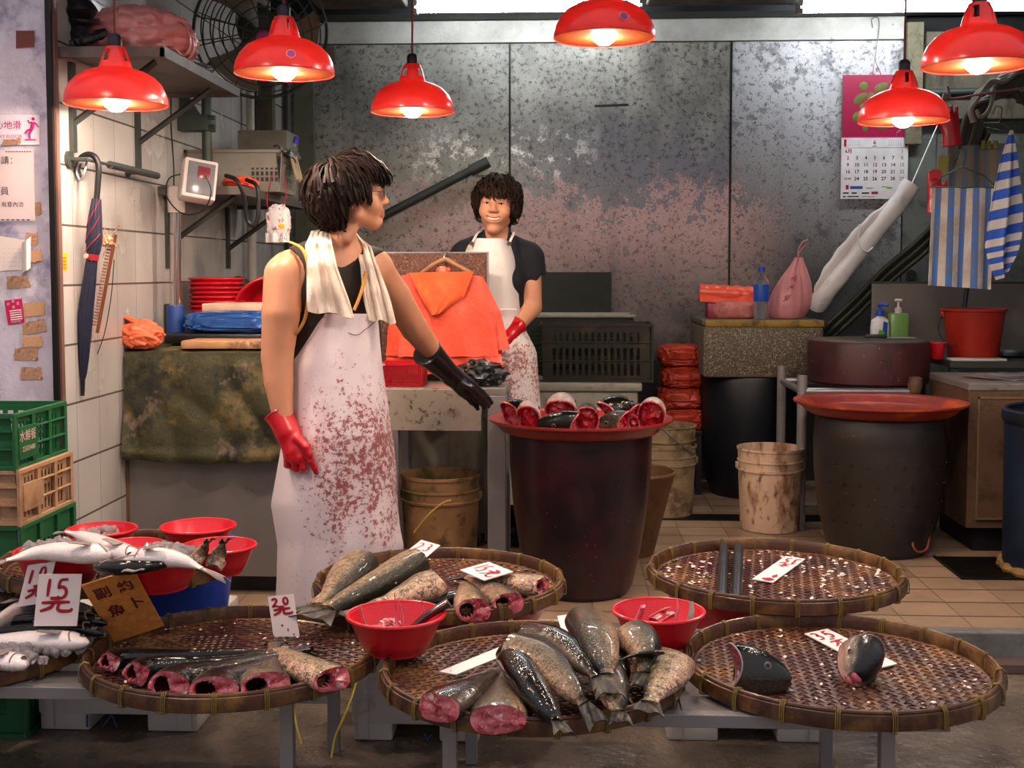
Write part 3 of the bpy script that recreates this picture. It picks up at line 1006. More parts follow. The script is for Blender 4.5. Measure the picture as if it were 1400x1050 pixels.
# sloping pipe of the sink stays with the wall; drain slot and wet recess in the floor
world_struct('trim_drain', B().bx(0.45, 1.75, 6.02, 6.17, -0.001, 0.004), M_grate)
world_struct('trim_threshold', B().bx(-1.9, XR + .2, 4.10, 4.175, ZS, -0.085, 0, .004), mat('dull_pinkish_stone', '#5c4844', 0.5, 0, 0.2, 9))
def side(px, py, X):
    d = ray(px, py)
    return CAM + d * (X / d.x)


def ringpts(c, r, a, b, n=40):
    c, a, b = V(c), V(a).normalized(), V(b).normalized()
    return [c + a * (r * math.cos(2 * PI * i / n)) + b * (r * math.sin(2 * PI * i / n)) for i in range(n + 1)]


# ------------------------------------------------------------------ pendant lamps
def make_lamp():
    root = thing('pendant_lamp', '', 'lamp', (0, 0, 0), 'red market lamps hanging over the stall')
    prof = [(.160, 0), (.1615, .012), (.157, .035), (.144, .062), (.122, .086), (.092, .103), (.062, .112), (.052, .116),
            (.047, .135), (.043, .150), (.038, .165), (.034, .172), (.030, .182), (.018, .184)]
    n = 64
    s = B()
    vs, fs = [], []
    for r, z in prof:
        for k in range(n):
            a = 2 * PI * k / n
            vs.append((r * math.cos(a), r * math.sin(a), z))
    for i in range(len(prof) - 1):
        for k in range(n):
            if i in (8, 9, 10) and (k % 16) in (5, 6, 7, 8, 9):
                continue                                  # vent windows of the neck
            fs.append((i * n + k, i * n + (k + 1) % n, (i + 1) * n + (k + 1) % n, (i + 1) * n + k))
    s.add(vs, fs)
    obj('shade', s, M_lampred, root)
    l = B().lathe([(.1585, .001), (.159, .012), (.1545, .035), (.1415, .061), (.1195, .0845), (.09, .101), (.05, .111), (.03, .113)][::-1], n)
    lo = obj('shade_lining', l, M_lampin, root)
    lo['label'] = 'glowing orange inside of the shade'
    obj('rim', B().tube(ringpts((0, 0, 0), .1603, (1, 0, 0), (0, 1, 0), 64), .0022, 6, cap=False), M_lampred, root)
    b = B().lathe([(0, -.024), (.018, -.020), (.034, -.006), (.042, .012), (.042, .028), (.034, .048), (.022, .066), (.016, .085), (.016, .1)], 28)
    bo = obj('bulb', b, M_bulb, root)
    bo['label'] = 'lit frosted bulb'
    so = B().lathe([(.017, .09), (.017, .183), (.021, .184), (.021, .212), (.014, .222), (.006, .224)], 24)
    obj('socket', so, M_socket, root)
    return root


lamps = [
    (159, 143, 137, 'red pendant lamp hanging in front of the upper wall shelf at the left', 0.5),
    (389, 101, 134, 'red pendant lamp with a round purple badge in front of the wire fan', 0.0),
    (564, 153, 112, 'red pendant lamp on a long cord over the bare scuffed wall, right of the fan', 0.2),
    (826, 52, 135, 'red pendant lamp with a round badge under the left fluorescent tube', 0.7),
    (1337, 90, 144, 'large red pendant lamp cut by the right edge, above the cable bundle', 0.3),
    (1235, 166, 117, 'red pendant lamp covering part of the wall calendar', 0.9)]
lp = make_lamp()
for i, (px, py, w, lab, rz) in enumerate(lamps):
    Y = FPX * .32 / w
    p = at(px, py, Y)
    r = lp if i == 0 else dup(lp, p, rz, lab)
    if i == 0:
        r.location = p
        r['label'] = lab
        r.rotation_euler[2] = rz
for (x, y, z, lab) in ((-1.42, 2.85, 1.95, 'added red pendant lamp over the left trays, unseen above the picture edge'), (.10, 2.65, 1.95, 'added red pendant lamp over the front centre tray, unseen above the picture edge')):
    dup(lp, (x, y, z), .4, lab)  # two added lamps out of view, brightening the front of the stall
for i, r in enumerate([o for o in COL.objects if o.name.startswith('pendant_lamp')]):
    p = V(r.location)
    L = ZC - p.z
    c = B()
    if i == 0:
        c.tube([(0, 0, .22), (.002, 0, .5), (0, .002, L)], .0042, 6)
        c.tube([(.006 * math.cos(t * 1.3), .006 * math.sin(t * 1.3), .33 + .012 * t) if t < 10 else (.004, .004, .33 + .012 * t) for t in range(40)], .003, 5)
        c.tube(crom([(.003, 0, .40), (.02, -.01, .37), (.016, -.008, .33), (.004, 0, .36)], 14), .003, 5)
    else:
        c.tube([(0, 0, .22), (.002, 0, .6), (0, .002, L)], .004, 6)
        if i == 1:
            c.tube(crom([(.012, 0, .44), (.05, .0, .30), (.11, 0, .255), (.17, 0, .30), (.15, 0, .42), (.10, 0, .6)], 30), .0055, 6)
    me = mesh_of('cord', c, M_cord)
    co = bpy.data.objects.new('cord', me)
    COL.objects.link(co)
    co.parent = r
    if i in (1, 3):
        # round badge on the enamel, facing the street
        an = -PI / 2 + .36 - r.rotation_euler[2]
        d = V((math.cos(an), math.sin(an), 0))
        t = V((-d.y, d.x, 0))
        up = (V((0, 0, 1)) * .93 - d * .36).normalized()
        q = d * .1585 + V((0, 0, .0385))
        bd = B()
        for rad, lift, mi in ((.0150, .0000, 1), (.0122, .0008, 0)):
            pts = [q + d * lift + t * (rad * math.cos(a * PI / 16)) + up * (rad * math.sin(a * PI / 16)) for a in range(32)]
            inn = [p_ - d * .004 for p_ in pts]
            bd.add(pts + inn, [tuple(range(32))] + [(k, (k + 1) % 32, 32 + (k + 1) % 32, 32 + k) for k in range(32)], mi)
        bo = obj('badge', bd, [M_badge, M_badgering], None, base=(0, 0, 0))
        bo.parent = r
        bo['label'] = 'round purple badge with a pale ring'

# ------------------------------------------------------------------ fluorescent tubes
for (x0, x1, lab) in ((568, 877, 'lit white fluorescent tube under the ceiling at centre, behind a red lamp'),
                      (1094, 1420, 'lit white fluorescent tube under the ceiling above the calendar')):
    a, c_ = at(x0, 11, 6.6), at(x1, 9, 6.6)
    z = a.z
    f = thing('fluorescent_light', lab, 'light', ((a.x + c_.x) / 2, 6.6, z), 'ceiling tubes')
    h = B().bx(a.x - .02, c_.x + .02, 6.57, 6.63, z + .036, z + .085, 0, .006)
    h.bx(a.x - .02, a.x + .012, 6.575, 6.625, z - .03, z + .05).bx(c_.x - .012, c_.x + .02, 6.575, 6.625, z - .03, z + .05)
    h.bx(a.x + .2, a.x + .23, 6.59, 6.61, z + .08, ZC).bx(c_.x - .23, c_.x - .2, 6.59, 6.61, z + .08, ZC)
    obj('housing', h, M_strip, f)
    obj('tube', B().tube([(a.x, 6.6, z), (c_.x, 6.6, z)], .026, 16), M_tube, f)

# ------------------------------------------------------------------ wall fan
fc = at(357, 45, 5.25)
ax = V((.34, -.86, -.38)).normalized()
fu = (V((0, 0, 1)) - ax * ax.z).normalized()
fr = fu.cross(ax).normalized()
fan = thing('wall_fan', 'dark wire-caged wall fan in the top left corner above the shelves', 'fan', fc)
R = .285


def fpt(r, ang, h):
    return fc + (fr * math.cos(ang) + fu * math.sin(ang)) * r + ax * h


for nm, sg in (('front_guard', 1), ('rear_guard', -1)):
    g = B()
    for k, r in enumerate((.05, .09, .13, .17, .21, .25, .285)):
        h = sg * .10 * math.sqrt(max(0, 1 - (r / R) ** 2)) + (0.008 * sg if r == R else 0)
        g.tube([fpt(r, 2 * PI * i / 48, h) for i in range(49)], .0032 if r < R else .006, 5, cap=False)
    for k in range(14):
        an = 2 * PI * k / 14
        g.tube([fpt(r, an + .25 * sg * r / R, sg * .10 * math.sqrt(max(0, 1 - (r / R) ** 2))) for r in (.05, .1, .15, .2, .25, .275, .285)], .003, 5)
    obj(nm, g, M_fan, fan)
mo = B()
mo.tube([fpt(0, 0, -.26), fpt(0, 0, -.25), fpt(0, 0, -.09), fpt(0, 0, -.06)], [.05, .085, .09, .05], 24)
obj('motor', mo, M_fan, fan)
obj('hub_badge', B().tube([fpt(0, 0, .098), fpt(0, 0, .112)], [.035, .03], 20), M_badge, fan)
for k in range(3):
    def blade(u, v, k=k):
        r = .03 + .22 * u
        an = 2 * PI * k / 3 + (v - .5) * (.5 + .5 * u)
        return fpt(r, an, (v - .5) * .07)
    obj('blade', B().sheet(blade, 6, 6, .003), M_greybox, fan)
arm = B()
pole_t = V((-1.58, 5.28, 2.0))
arm.tube(crom([fpt(0, 0, -.2), fc + V((-.12, .1, -.06)), pole_t + V((0.02, 0, .14)), pole_t + V((0, 0, .02)), V((-1.58, 5.28, 1.62))], 24), .022, 10)
obj('arm', arm, M_fan, fan)
br = B().bx(-1.70, -1.55, 5.24, 5.32, 1.86, 1.93, 0, .005).tube([(-1.56, 5.24, 1.875), (-1.53, 5.235, 1.875)], .01, 8).tube([(-1.56, 5.24, 1.915), (-1.53, 5.235, 1.915)], .01, 8)
br.add([(-1.70, 5.27, 2.08), (-1.70, 5.29, 2.08), (-1.60, 5.27, 1.92), (-1.60, 5.29, 1.92), (-1.70, 5.27, 1.9), (-1.70, 5.29, 1.9)],
       [(0, 2, 4), (1, 5, 3), (0, 1, 3, 2), (0, 4, 5, 1), (2, 3, 5, 4)])
obj('bracket', br, M_fan, fan)


# ------------------------------------------------------------------ wall shelves
def shelf(label, y0, y1, x1, z, th, group=None, m=None):
    t = thing('wall_shelf', label, 'shelf', (XL, (y0 + y1) / 2, z - th))
    top = B()
    top.bx(XL, x1, y0, y1, z - .006, z)
    top.bx(XL, x1, y0, y0 + .012, z - th, z - .006).bx(x1 - .012, x1, y0, y1, z - th, z - .006).bx(XL, x1, y1 - .012, y1, z - th, z - .006)
    top.bx(XL, x1 - .012, y0 + .012, y1 - .012, z - th * .5, z - .006)
    obj('shelf_board', top, m or M_oldsteel, t, smooth=False)
    for y in (y0 + .10, y1 - .22):
        bb = B().bx(XL, XL + .016, y - .016, y + .016, z - .34, z - th, 0)
        bb.tube([(XL + .012, y, z - .24), (x1 - .06, y, z - th)], .012, 4)
        obj('bracket', bb, M_pipegrey, t, smooth=False)
    return t


M_shelf = mat('greasy_shelf_steel', '#6c6560', 0.5, 0.35, 0.25, 4, [('#2e2a28', 8, 0.5, 0.66, 0.6)], 0.1, 50)
shelf('steel wall shelf high on the tiled wall holding a salmon plastic bag', 4.0, 4.95, -1.34, 1.995, .035, m=M_shelf)
shelf('lower grimy wall shelf on the tiled wall holding a grey basket', 4.97, 6.2, -1.34, 1.60, .035, m=M_shelf)

# bag on the upper shelf
p0 = at(190, 60, 4.35)
bg = thing('plastic_bag', 'big salmon pink plastic bag bundle on the high wall shelf', 'bag', (p0.x, 4.35, 1.996))
b = B().blob((p0.x, 4.38, 2.085), (.195, .2, .115), .16, 2.6, 3, 5, floor=1.998, fold=.10)
obj('bag_body', b, M_salmonbag, bg)
hk = B()
for (q, s_) in ((at(247, 55, 4.30), 1), (at(252, 60, 4.34), .8)):
    hk.tube(crom([q + V((-.02, 0, .07)), q + V((.02, 0, .05 * s_)), q + V((.035, 0, -.02)), q + V((.01, 0, -.055)), q + V((-.02, 0, -.03))], 16), [.010] * 17, 8, flat=.35)
obj('bag_handle', hk, M_salmonbag, bg)
# black bundle
q = at(105, 35, 4.12)
one('black_bag', B().tube(crom([V((q.x, 4.14, 1.997)), V((q.x, 4.14, 2.05)), V((q.x + .004, 4.14, 2.10)), V((q.x + .01, 4.13, 2.14)), V((q.x, 4.13, 2.19)), V((q.x + .005, 4.13, 2.27))], 20),
    [.03 + .022 * math.exp(-((i - 12) / 4.0) ** 2) + .006 * math.sin(i * 1.7) for i in range(21)], 14),
    M_rubberblk, 'black twisted bag standing on the high shelf left of the salmon bag', 'bag')
one('black_rope', B().tube(crom([V((-1.66, 4.03, 2.003)), V((-1.63, 4.02, 2.015)), V((-1.60, 4.03, 2.025)), V((-1.575, 4.1, 2.06))], 16), [.012 + .008 * abs(math.sin(i)) for i in range(17)], 8),
    M_rubberblk, 'short black knotted rope at the front left end of the high shelf', 'rope')
one('clear_bag', B().blob((-1.40, 4.55, 2.012), (.05, .10, .018), .4, 4, 5, 4, floor=1.997, fold=.3), M_clearfilm, 'crumpled clear film at the right edge of the high shelf', 'bag')
one('shelf_jar', B().lathe([(.0, 0), (.05, 0), (.052, .13), (.04, .16), (.03, .17), (.03, .2)], 20, (at(205, 0, 4.7).x, 4.72, 1.996)), M_greensoap,
    'green glass jar behind the salmon bag on the high shelf', 'jar')

# things on the lower shelf
sz = 1.601


def basket_box(b, x0, x1, y0, y1, z0, z1, th=.004, slots=None, taper=.0, mi=0):
    """open crate with real slots; slots = (columns, rows) per face"""
    def wall(p, q, r, cols, rows, margin):
        p, q, r = V(p), V(q), V(r)        # p corner, q along, r up
        a, c = q - p, r - p
        nrm = a.cross(c).normalized() * th
        us = [0.0]
        if cols:
            us = [0] + sum([[margin + (1 - 2 * margin) * (i + .22) / cols, margin + (1 - 2 * margin) * (i + .78) / cols] for i in range(cols)], []) + [1]
            vs = [0] + sum([[margin + (1 - 2 * margin) * (i + .12) / rows, margin + (1 - 2 * margin) * (i + .88) / rows] for i in range(rows)], []) + [1]
        else:
            us, vs = [0, 1], [0, 1]
        for i in range(len(us) - 1):
            for j in range(len(vs) - 1):
                if cols and i % 2 == 1 and j % 2 == 1:
                    continue
                P = [p + a * u + c * v for u, v in ((us[i], vs[j]), (us[i + 1], vs[j]), (us[i + 1], vs[j + 1]), (us[i], vs[j + 1]))]
                b.add(P + [x - nrm for x in P], [(0, 1, 2, 3), (7, 6, 5, 4), (0, 4, 5, 1), (1, 5, 6, 2), (2, 6, 7, 3), (3, 7, 4, 0)], mi)
    s = slots or (0, 0, 0, 0)
    t = taper
    wall((x0 + t, y0 + t, z0), (x1 - t, y0 + t, z0), (x0, y0, z1), s[0], s[1], .08)
    wall((x1 - t, y0 + t, z0), (x1 - t, y1 - t, z0), (x1, y0, z1), s[2], s[3], .08)
    wall((x1 - t, y1 - t, z0), (x0 + t, y1 - t, z0), (x1, y1, z1), s[0], s[1], .08)
    wall((x0 + t, y1 - t, z0), (x0 + t, y0 + t, z0), (x0, y1, z1), s[2], s[3], .08)
    b.bx(x0 + t, x1 - t, y0 + t, y1 - t, z0, z0 + th)
    return b


bk = thing('storage_basket', 'grey plastic storage basket with grid holes on the lower wall shelf', 'basket', (-1.47, 5.45, sz))
b = B()
basket_box(b, -1.69, -1.26, 5.33, 5.66, sz, sz + .175, .004, (0, 0, 8, 5), .015)
obj('basket_body', b, M_greybasket, bk, smooth=False)
r_ = B()
for q in (((-1.70, 5.32), (-1.25, 5.34)), ((-1.70, 5.65), (-1.25, 5.67)), ((-1.70, 5.32), (-1.68, 5.67)), ((-1.27, 5.32), (-1.25, 5.67))):
    r_.bx(q[0][0], q[1][0], q[0][1], q[1][1], sz + .17, sz + .185, 0, .004)
obj('rim', r_, M_greybasket, bk)
gp = B()
for i in range(6):
    for j in range(4):
        gp.bx(-1.40 + .021 * i, -1.40 + .021 * i + .012, 5.336, 5.342, sz + .045 + .026 * j, sz + .045 + .026 * j + .018)
    if i < 5:
        for j in range(2):
            gp.bx(-1.66 + .015 * i, -1.66 + .015 * i + .008, 5.336, 5.342, sz + .07 + .035 * j, sz + .095 + .035 * j)
obj('grid_holes', gp, M_black, bk, smooth=False)
q = at(331, 232, 5.15)
one('orange_bag', B().blob((q.x, 5.13, sz + .022), (.075, .06, .028), .3, 4, 8, 4, floor=sz + .001, fold=.3), M_orangebag,
    'small crumpled orange bag on the lower shelf in front of the grey basket', 'bag')
q = at(408, 181, 5.5)
bt = thing('water_bottle', 'small bottle with a purple cap leaning out of the grey shelf basket', 'bottle', (q.x, 5.5, sz + .1))
dq = V((.3, -.1, .95)).normalized()
b0 = V((q.x - .055, 5.52, sz + .10))
obj('bottle_body', B().tube([b0, b0 + dq * .09, b0 + dq * .115, b0 + dq * .14], [.03, .03, .013, .012], 16), M_bottle, bt)
obj('cap', B().tube([b0 + dq * .135, b0 + dq * .165], .015, 16), mat('purple_cap', '#3a2aa8', 0.4), bt)
one('black_cloth', B().sheet(lambda u, v: V((-1.30 + .075 * u + .01 * math.sin(v * 6), 5.33 + .2 * v, sz + .195 - .09 * max(0, u - .35) ** 1.2 + .01 * math.sin(u * 8 + v * 5))), 10, 10, .006),
    M_rubberblk, 'black cloth hanging over the corner of the grey shelf basket', 'cloth')
one('pale_rag', B().sheet(lambda u, v: V((-1.235 + .03 * u + .006 * math.sin(v * 9), 5.36 + .12 * v, sz + .17 - .12 * u + .008 * math.sin(v * 14))), 8, 10, .006),
    mat('beige_rag', '#a59678', 0.9, 0, 0.2, 20), 'pale beige rag draped beside the black cloth on the basket corner', 'cloth')
gb = thing('carton', 'dusty grey carton standing behind the grey basket on the lower shelf', 'box', (-1.45, 5.95, sz))
obj('carton_body', B().bx(-1.60, -1.36, 5.85, 6.1, sz, sz + .33, 0, .004), M_greybox, gb)
obj('tape', B().bx(-1.362, -1.357, 5.86, 6.09, sz + .1, sz + .11).bx(-1.362, -1.357, 5.86, 6.09, sz + .2, sz + .21), M_blackmetal, gb)
# cables hanging off the lower shelf
one('black_cable', B().tube(crom([V((-1.42, 5.0, 1.645)), V((-1.36, 4.95, 1.62)), V((-1.335, 4.97, 1.55)), V((-1.33, 4.99, 1.46)), V((-1.30, 5.0, 1.44)), V((-1.285, 5.0, 1.50)), V((-1.29, 5.0, 1.60)), V((-1.34, 5.02, 1.63))], 40), .009, 8),
    M_black, 'thick black cable looped over the front of the lower shelf', 'cable')
one('wall_cable', B().tube(crom([V((-1.685, 5.12, 2.0)), V((-1.68, 5.10, 1.85)), V((-1.685, 5.14, 1.7)), V((-1.68, 5.12, 1.61))], 20), .003, 5), M_black, 'thin black cable running down tiles between the two shelves', 'cable')
# floral bag on red string
q = at(381, 303, 5.2)
fb = thing('hanging_bag', 'small white floral bag hanging on red string under the lower shelf', 'bag', (q.x, 5.2, q.z - .085))
obj('bag_body', B().blob((q.x, 5.2, q.z), (.050, .034, .072), .12, 5, 4, 4, fold=.22, sq=.7), M_floral, fb)
obj('bag_frill', B().sheet(lambda u, v: V((q.x - .05 + .10 * u, 5.17 + .012 * math.sin(u * 14), q.z - .05 - .04 * v)), 14, 4, .003), M_floral, fb)
pr = B()
px_ = B().blob((q.x + .02, 5.166, q.z - .02), (.014, .003, .011), .3, 5, 2, 3)
obj('yellow_print', px_, M_yellow, fb)
obj('string', B().tube(crom([q + V((-.045, 0, .05)), q + V((-.05, 0, .10)), q + V((-.035, 0, .165)), q + V((-.03, .03, .21))], 12), .0025, 5).tube(crom([q + V((.02, 0, .065)), q + V((.035, 0, .12)), q + V((.02, .03, .21))], 12), .0025, 5), M_ink, fb)

# pipes in the corner
one('white_pipe', B().tube([V((-1.655, 6.3, 0)), V((-1.655, 6.3, 2.3))], .022, 12).tube([V((-1.655, 6.3, 1.40)), V((-1.655, 6.3, 1.50))], .027, 12), M_pvcwhite,
    'vertical white pipe in the back left corner behind the lower shelf', 'pipe')
one('grey_pipe', B().tube([V((-1.60, 6.9, 0)), V((-1.60, 6.9, 2.5))], .022, 10), M_pipegrey, 'dark vertical pipe at the back wall near the left corner', 'pipe')
one('wooden_post', B().bx(-1.69, -1.60, 6.55, 6.63, 1.6, 2.5, 0, .004), M_board, 'grey wooden post standing behind the carton in the back corner', 'post')
hc = B()
for k in range(3):
    hc.tube(crom([V((-1.62, 5.55, .955)), V((-1.60 + .01 * k, 5.54, 1.12)), V((-1.53, 5.53, 1.21 - .012 * k)), V((-1.45, 5.52, 1.175 - .014 * k)), V((-1.38, 5.52, 1.10)), V((-1.33, 5.52, .955))], 30), .014, 8)
one('hose_coil', hc, M_hosegreen, 'coiled dark green hose behind the red baskets at the tiled wall', 'hose')

# ------------------------------------------------------------------ rail, umbrella, slat, sticker
rz_ = 1.628
rl = thing('wall_rail', 'dark metal hanging rail fixed along the white wall tiles', 'rail', (-1.64, 4.45, rz_))
obj('bar', B().tube([V((-1.635, 4.07, rz_)), V((-1.635, 4.30, rz_))], .006, 8).tube([V((-1.635, 4.28, rz_)), V((-1.635, 4.78, rz_))], .014, 12), M_pipegrey, rl)
for y in (4.07, 4.62):
    obj('flange', B().tube([V((XL, y, rz_)), V((XL + .012, y, rz_))], .03 if y < 4.2 else .018, 16).tube([V((XL + .01, y, rz_)), V((-1.63, y, rz_))], .008, 8), M_pipegrey, rl)
UX = 4.13
um = thing('umbrella', 'folded navy umbrella with red piping hanging from the wall rail', 'umbrella', at(113, 540, UX))
obj('handle', B().tube(crom([at(109, 244, UX), at(106, 232, UX), at(110, 217, UX), at(121, 211, UX), at(131, 216, UX), at(135, 229, UX), at(134, 250, UX), at(132, 274, UX)], 40),
    [.008] + [.0105] * 39 + [.0115], 12), M_black, um)
ps = crom([at(132, 272, UX), at(130, 300, UX), at(129, 325, UX), at(128, 343, UX), at(126, 352, UX), at(121, 395, UX), at(117, 430, UX), at(115, 470, UX), at(114, 505, UX), at(113, 518, UX)], 46)


def umb_r(i):
    t = i / 46
    return [.016, .024, .028, .024, .019, .024, .027, .022, .014, .009][min(9, int(t * 9.001))] * (1 - (t * 9) % 1) + [.016, .024, .028, .024, .019, .024, .027, .022, .014, .009][min(9, int(t * 9.001) + 1)] * ((t * 9) % 1)


cb = B().tube(ps, [umb_r(i) for i in range(47)], 24)
for i in range(47):
    for k in range(24):
        if k % 3 == (i // 6) % 3:
            p = V(cb.v[i * 24 + k])
            cb.v[i * 24 + k] = tuple(p.lerp(ps[i], .16))
obj('canopy', cb, M_umb, um)
pp = B()
for (a, c_, w) in ((0, 7, 1.0), (4, 12, -1.0), (9, 16, 1.0)):
    pts = []
    for i in range(16):
        t = i / 15
        k = a + (c_ - a) * t
        ii = int(k)
        an = PI * (.15 + .7 * t) * w
        r = umb_r(ii) + .001
        pts.append(ps[ii].lerp(ps[min(ii + 1, 46)], k - ii) + V((math.cos(an) * r, -abs(math.sin(an)) * r, 0)))
    pp.tube(pts, .0018, 5)
obj('red_piping', pp, M_umbred, um)
obj('strap', B().tube([ps[19], ps[21]], [umb_r(19) + .0025, umb_r(21) + .0025], 24), M_umbred, um)
obj('strap_button', B().tube([ps[20] + V((-.012, -.02, 0)), ps[20] + V((-.013, -.028, 0))], .008, 12), M_woodpale, um)
obj('tip', B().tube([at(113, 518, UX), at(113, 541, UX)], [.008, .0065], 12), M_black, um)
one('carabiner', B().tube(crom([at(119, 218, 4.11), at(108, 224, 4.10), at(105, 236, 4.10), at(110, 246, 4.10), at(115, 238, 4.10), at(118, 224, 4.11), at(119, 218, 4.11)], 30), .004, 6),
    M_steel, 'blue grey snap hook clipped on the umbrella handle at the rail', 'hook')
sl = thing('wooden_brush', 'thin wooden brush hanging on the tiles beside the navy umbrella', 'brush', at(133, 455, 4.22))
a, c_ = at(158, 321, 4.22), at(133, 455, 4.22)
obj('brush_back', B().tube([a, c_], .013, 4, flat=.5), M_brownwood, sl, smooth=False)
bri = B()
for i in range(26):
    t = .12 + .8 * i / 25
    p = a.lerp(c_, t)
    bri.tube([p + V((-.008, 0, 0)), p + V((-.026, .01, .002))], .004, 4)
obj('bristles', bri, mat('pinkish_bristle', '#a88378', 0.8), sl)
kn = B().blob(at(147, 330, 4.21), (.02, .015, .022), .5, 5, 2, 3)
for (e1) in ((143, 312), (163, 308), (164, 340), (140, 352)):
    kn.tube([at(150, 328, 4.21), at(e1[0], e1[1], 4.19)], .002, 4)
obj('string_knot', kn, M_scrap, sl)
one('thin_wire', B().tube(crom([at(156, 355, 4.24), at(152, 405, 4.25), at(143, 455, 4.27), at(131, 490, 4.3)], 20), .0016, 5), M_black, 'thin dark wire hanging down the tiles below the brush', 'wire')
st = thing('yellow_sticker', 'small yellow sticker with orange print on the white wall tiles', 'sticker', side(84, 358, XL))
s0 = B()
c4 = [side(76, 371, XL), side(92, 370, XL), side(92, 346, XL), side(76, 346, XL)]
s0.add([p + V((.0008, 0, 0)) for p in c4] + [p + V((-.001, 0, 0)) for p in c4], [(0, 1, 2, 3), (7, 6, 5, 4), (0, 4, 5, 1), (1, 5, 6, 2), (2, 6, 7, 3), (3, 7, 4, 0)])
obj('sticker_sheet', s0, M_yellow, st, smooth=False)
s1 = B()
for i in range(4):
    y0, y1 = c4[0].y + .012, c4[1].y - .01
    z = c4[3].z - .012 - .0115 * i
    s1.bx(XL + .0006, XL + .0014, y0 + (c4[1].y - c4[0].y) * .38, y1, z - .007, z)
for i in range(4):
    z = c4[3].z - .010 - .0125 * i
    s1.bx(XL + .0006, XL + .0014, c4[0].y + .006, c4[0].y + .022, z - .007, z, 1)
obj('print', s1, [M_orangeink, M_blackink], st, smooth=False)

# ------------------------------------------------------------------ notices on the steel pillar
PY = 3.948


def pcard(name, label, cat, quad, m, th=.0015, lift=0.0, torn=0.0, seed=0, group=None):
    """flat sheet on the pillar front; quad in photograph pixels: bl, br, tr, tl"""
    P = [at(x, y, PY - lift) for x, y in quad]
    t = thing(name, label, cat, ((P[0].x + P[1].x) / 2, PY - lift, min(P[0].z, P[1].z)), group)
    rnd = random.Random(seed)
    b = B()
    pts = []
    for i in range(4):
        a, c = P[i], P[(i + 1) % 4]
        for k in range(8):
            p = a.lerp(c, k / 8)
            if torn:
                p = p + V((rnd.uniform(-1, 1), 0, rnd.uniform(-1, 1))) * torn
            pts.append(p)
    n = len(pts)
    f = [p + V((0, -th, 0)) for p in pts]
    b.add(f + pts, [tuple(range(n)), tuple(reversed(range(n, 2 * n)))] + [(k, n + k, n + (k + 1) % n, (k + 1) % n) for k in range(n)])
    obj('sheet', b, m, t, smooth=False)
    return t, P


def ptext(t, body, px, py, size, m, lift=.0022, tilt=0.0, name='lettering', align='CENTER', sq=1.0):
    b = B()
    p = at(px, py, PY)
    ex = V((math.cos(tilt), 0, math.sin(tilt)))
    text_into(b, body, p, ex, V((-math.sin(tilt), 0, math.cos(tilt))), size, 0, lift, align)
    return obj(name, b, m, t, smooth=False)


t, P = pcard('warning_sign', 'white wet floor sign with a magenta slipping figure on the steel pillar', 'sign', [(-95, 198), (55, 198), (55, 157), (-95, 157)], M_signwhite, .003)
ptext(t, '小心地滑', 30, 172, .030, M_magenta, .0045, align='RIGHT')
ptext(t, 'SLIPPERY FLOOR', 31, 187, .0165, M_magenta, .0045, align='RIGHT')
fg = B()


def fp(x, y):
    return at(x, y, PY - .0045)


fg.tube([fp(45.5, 162.5), fp(45.5, 162.6) + V((0, -.0012, 0))], .0052, 20)
for pts, r in (([(45, 167), (44, 174), (43, 178)], [.0055, .006, .0052]), ([(43, 178), (40, 183), (41, 190)], [.0042, .0036, .0028]),
               ([(43, 177), (38, 178), (34, 183)], [.0042, .0034, .0026]), ([(46, 167), (50, 170), (53, 174)], [.0028, .0025, .002]),
               ([(44, 167), (40, 168), (38, 164)], [.0028, .0025, .002])):
    fg.tube([fp(*p) for p in pts], r, 8, flat=.3, up=V((0, 1, 0)))
fg.tube([fp(34, 191), fp(49, 191)], .0018, 6)
obj('slipping_figure', fg, M_magenta, t)
pcard('tape_scrap', 'torn brown scrap stuck over the bottom of the wet floor sign', 'scrap', [(1, 199), (28, 197), (28, 189), (5, 191)], M_scrap, .001, .0035, .002, 3)
t, P = pcard('hiring_notice', 'pale pink printed notice sheet below the wet floor sign on the pillar', 'notice', [(-60, 303), (48, 302), (46, 205), (-60, 206)], M_notice, .002)
ptext(t, '聘請：', 25, 220, .029, M_blackink, .003, align='RIGHT')
ptext(t, '侍應員', 13, 262, .030, M_blackink, .003, align='RIGHT')
ptext(t, '有意內洽', 33, 280, .0190, M_blackink, .003, align='RIGHT')
bd, bd2 = B(), B()
for i in range(10):
    a = at(8 + i * 3.6, 207.5, PY)
    bd.bx(a.x, a.x + .006, PY - .0026, PY - .0016, a.z - .0015, a.z + .0015)
for i in range(6):
    a = at(2 + i * 7, 300.5, PY)
    bd2.bx(a.x, a.x + .010, PY - .0026, PY - .0016, a.z - .0015, a.z + .0015)
obj('border_print', bd, M_blackink, t, smooth=False)
obj('border_print', bd2, M_blackink, t, smooth=False)
t, P = pcard('torn_poster', 'torn white paper with curling corner below the pink notice', 'poster', [(-60, 372), (30, 369), (42, 330), (-60, 314)], M_paper, .001, .001, .002, 5)
obj('curled_flap', B().sheet(lambda u, v: at(30 + 12 * u, 332 + 42 * v - 8 * u, PY - .004 - .018 * math.sin(u * PI)), 8, 6, .001), M_paper, t)
obj('faint_print', (lambda b: [b.bx(at(4 + 7 * i, 340 + 6 * j, PY).x, at(8 + 7 * i, 340 + 6 * j, PY).x, PY - .0026, PY - .0019, at(0, 340 + 6 * j, PY).z - .0015, at(0, 340 + 6 * j, PY).z + .0015) for i in range(4) for j in range(5)] and b)(B()), M_notice, t, smooth=False)
t, P = pcard('small_flyer', 'bright crimson flyer with white print on the steel pillar', 'flyer', [(11, 444), (34, 441), (30, 408), (6, 411)], M_flyer, .001, .001)
fl = B()
tl = .1
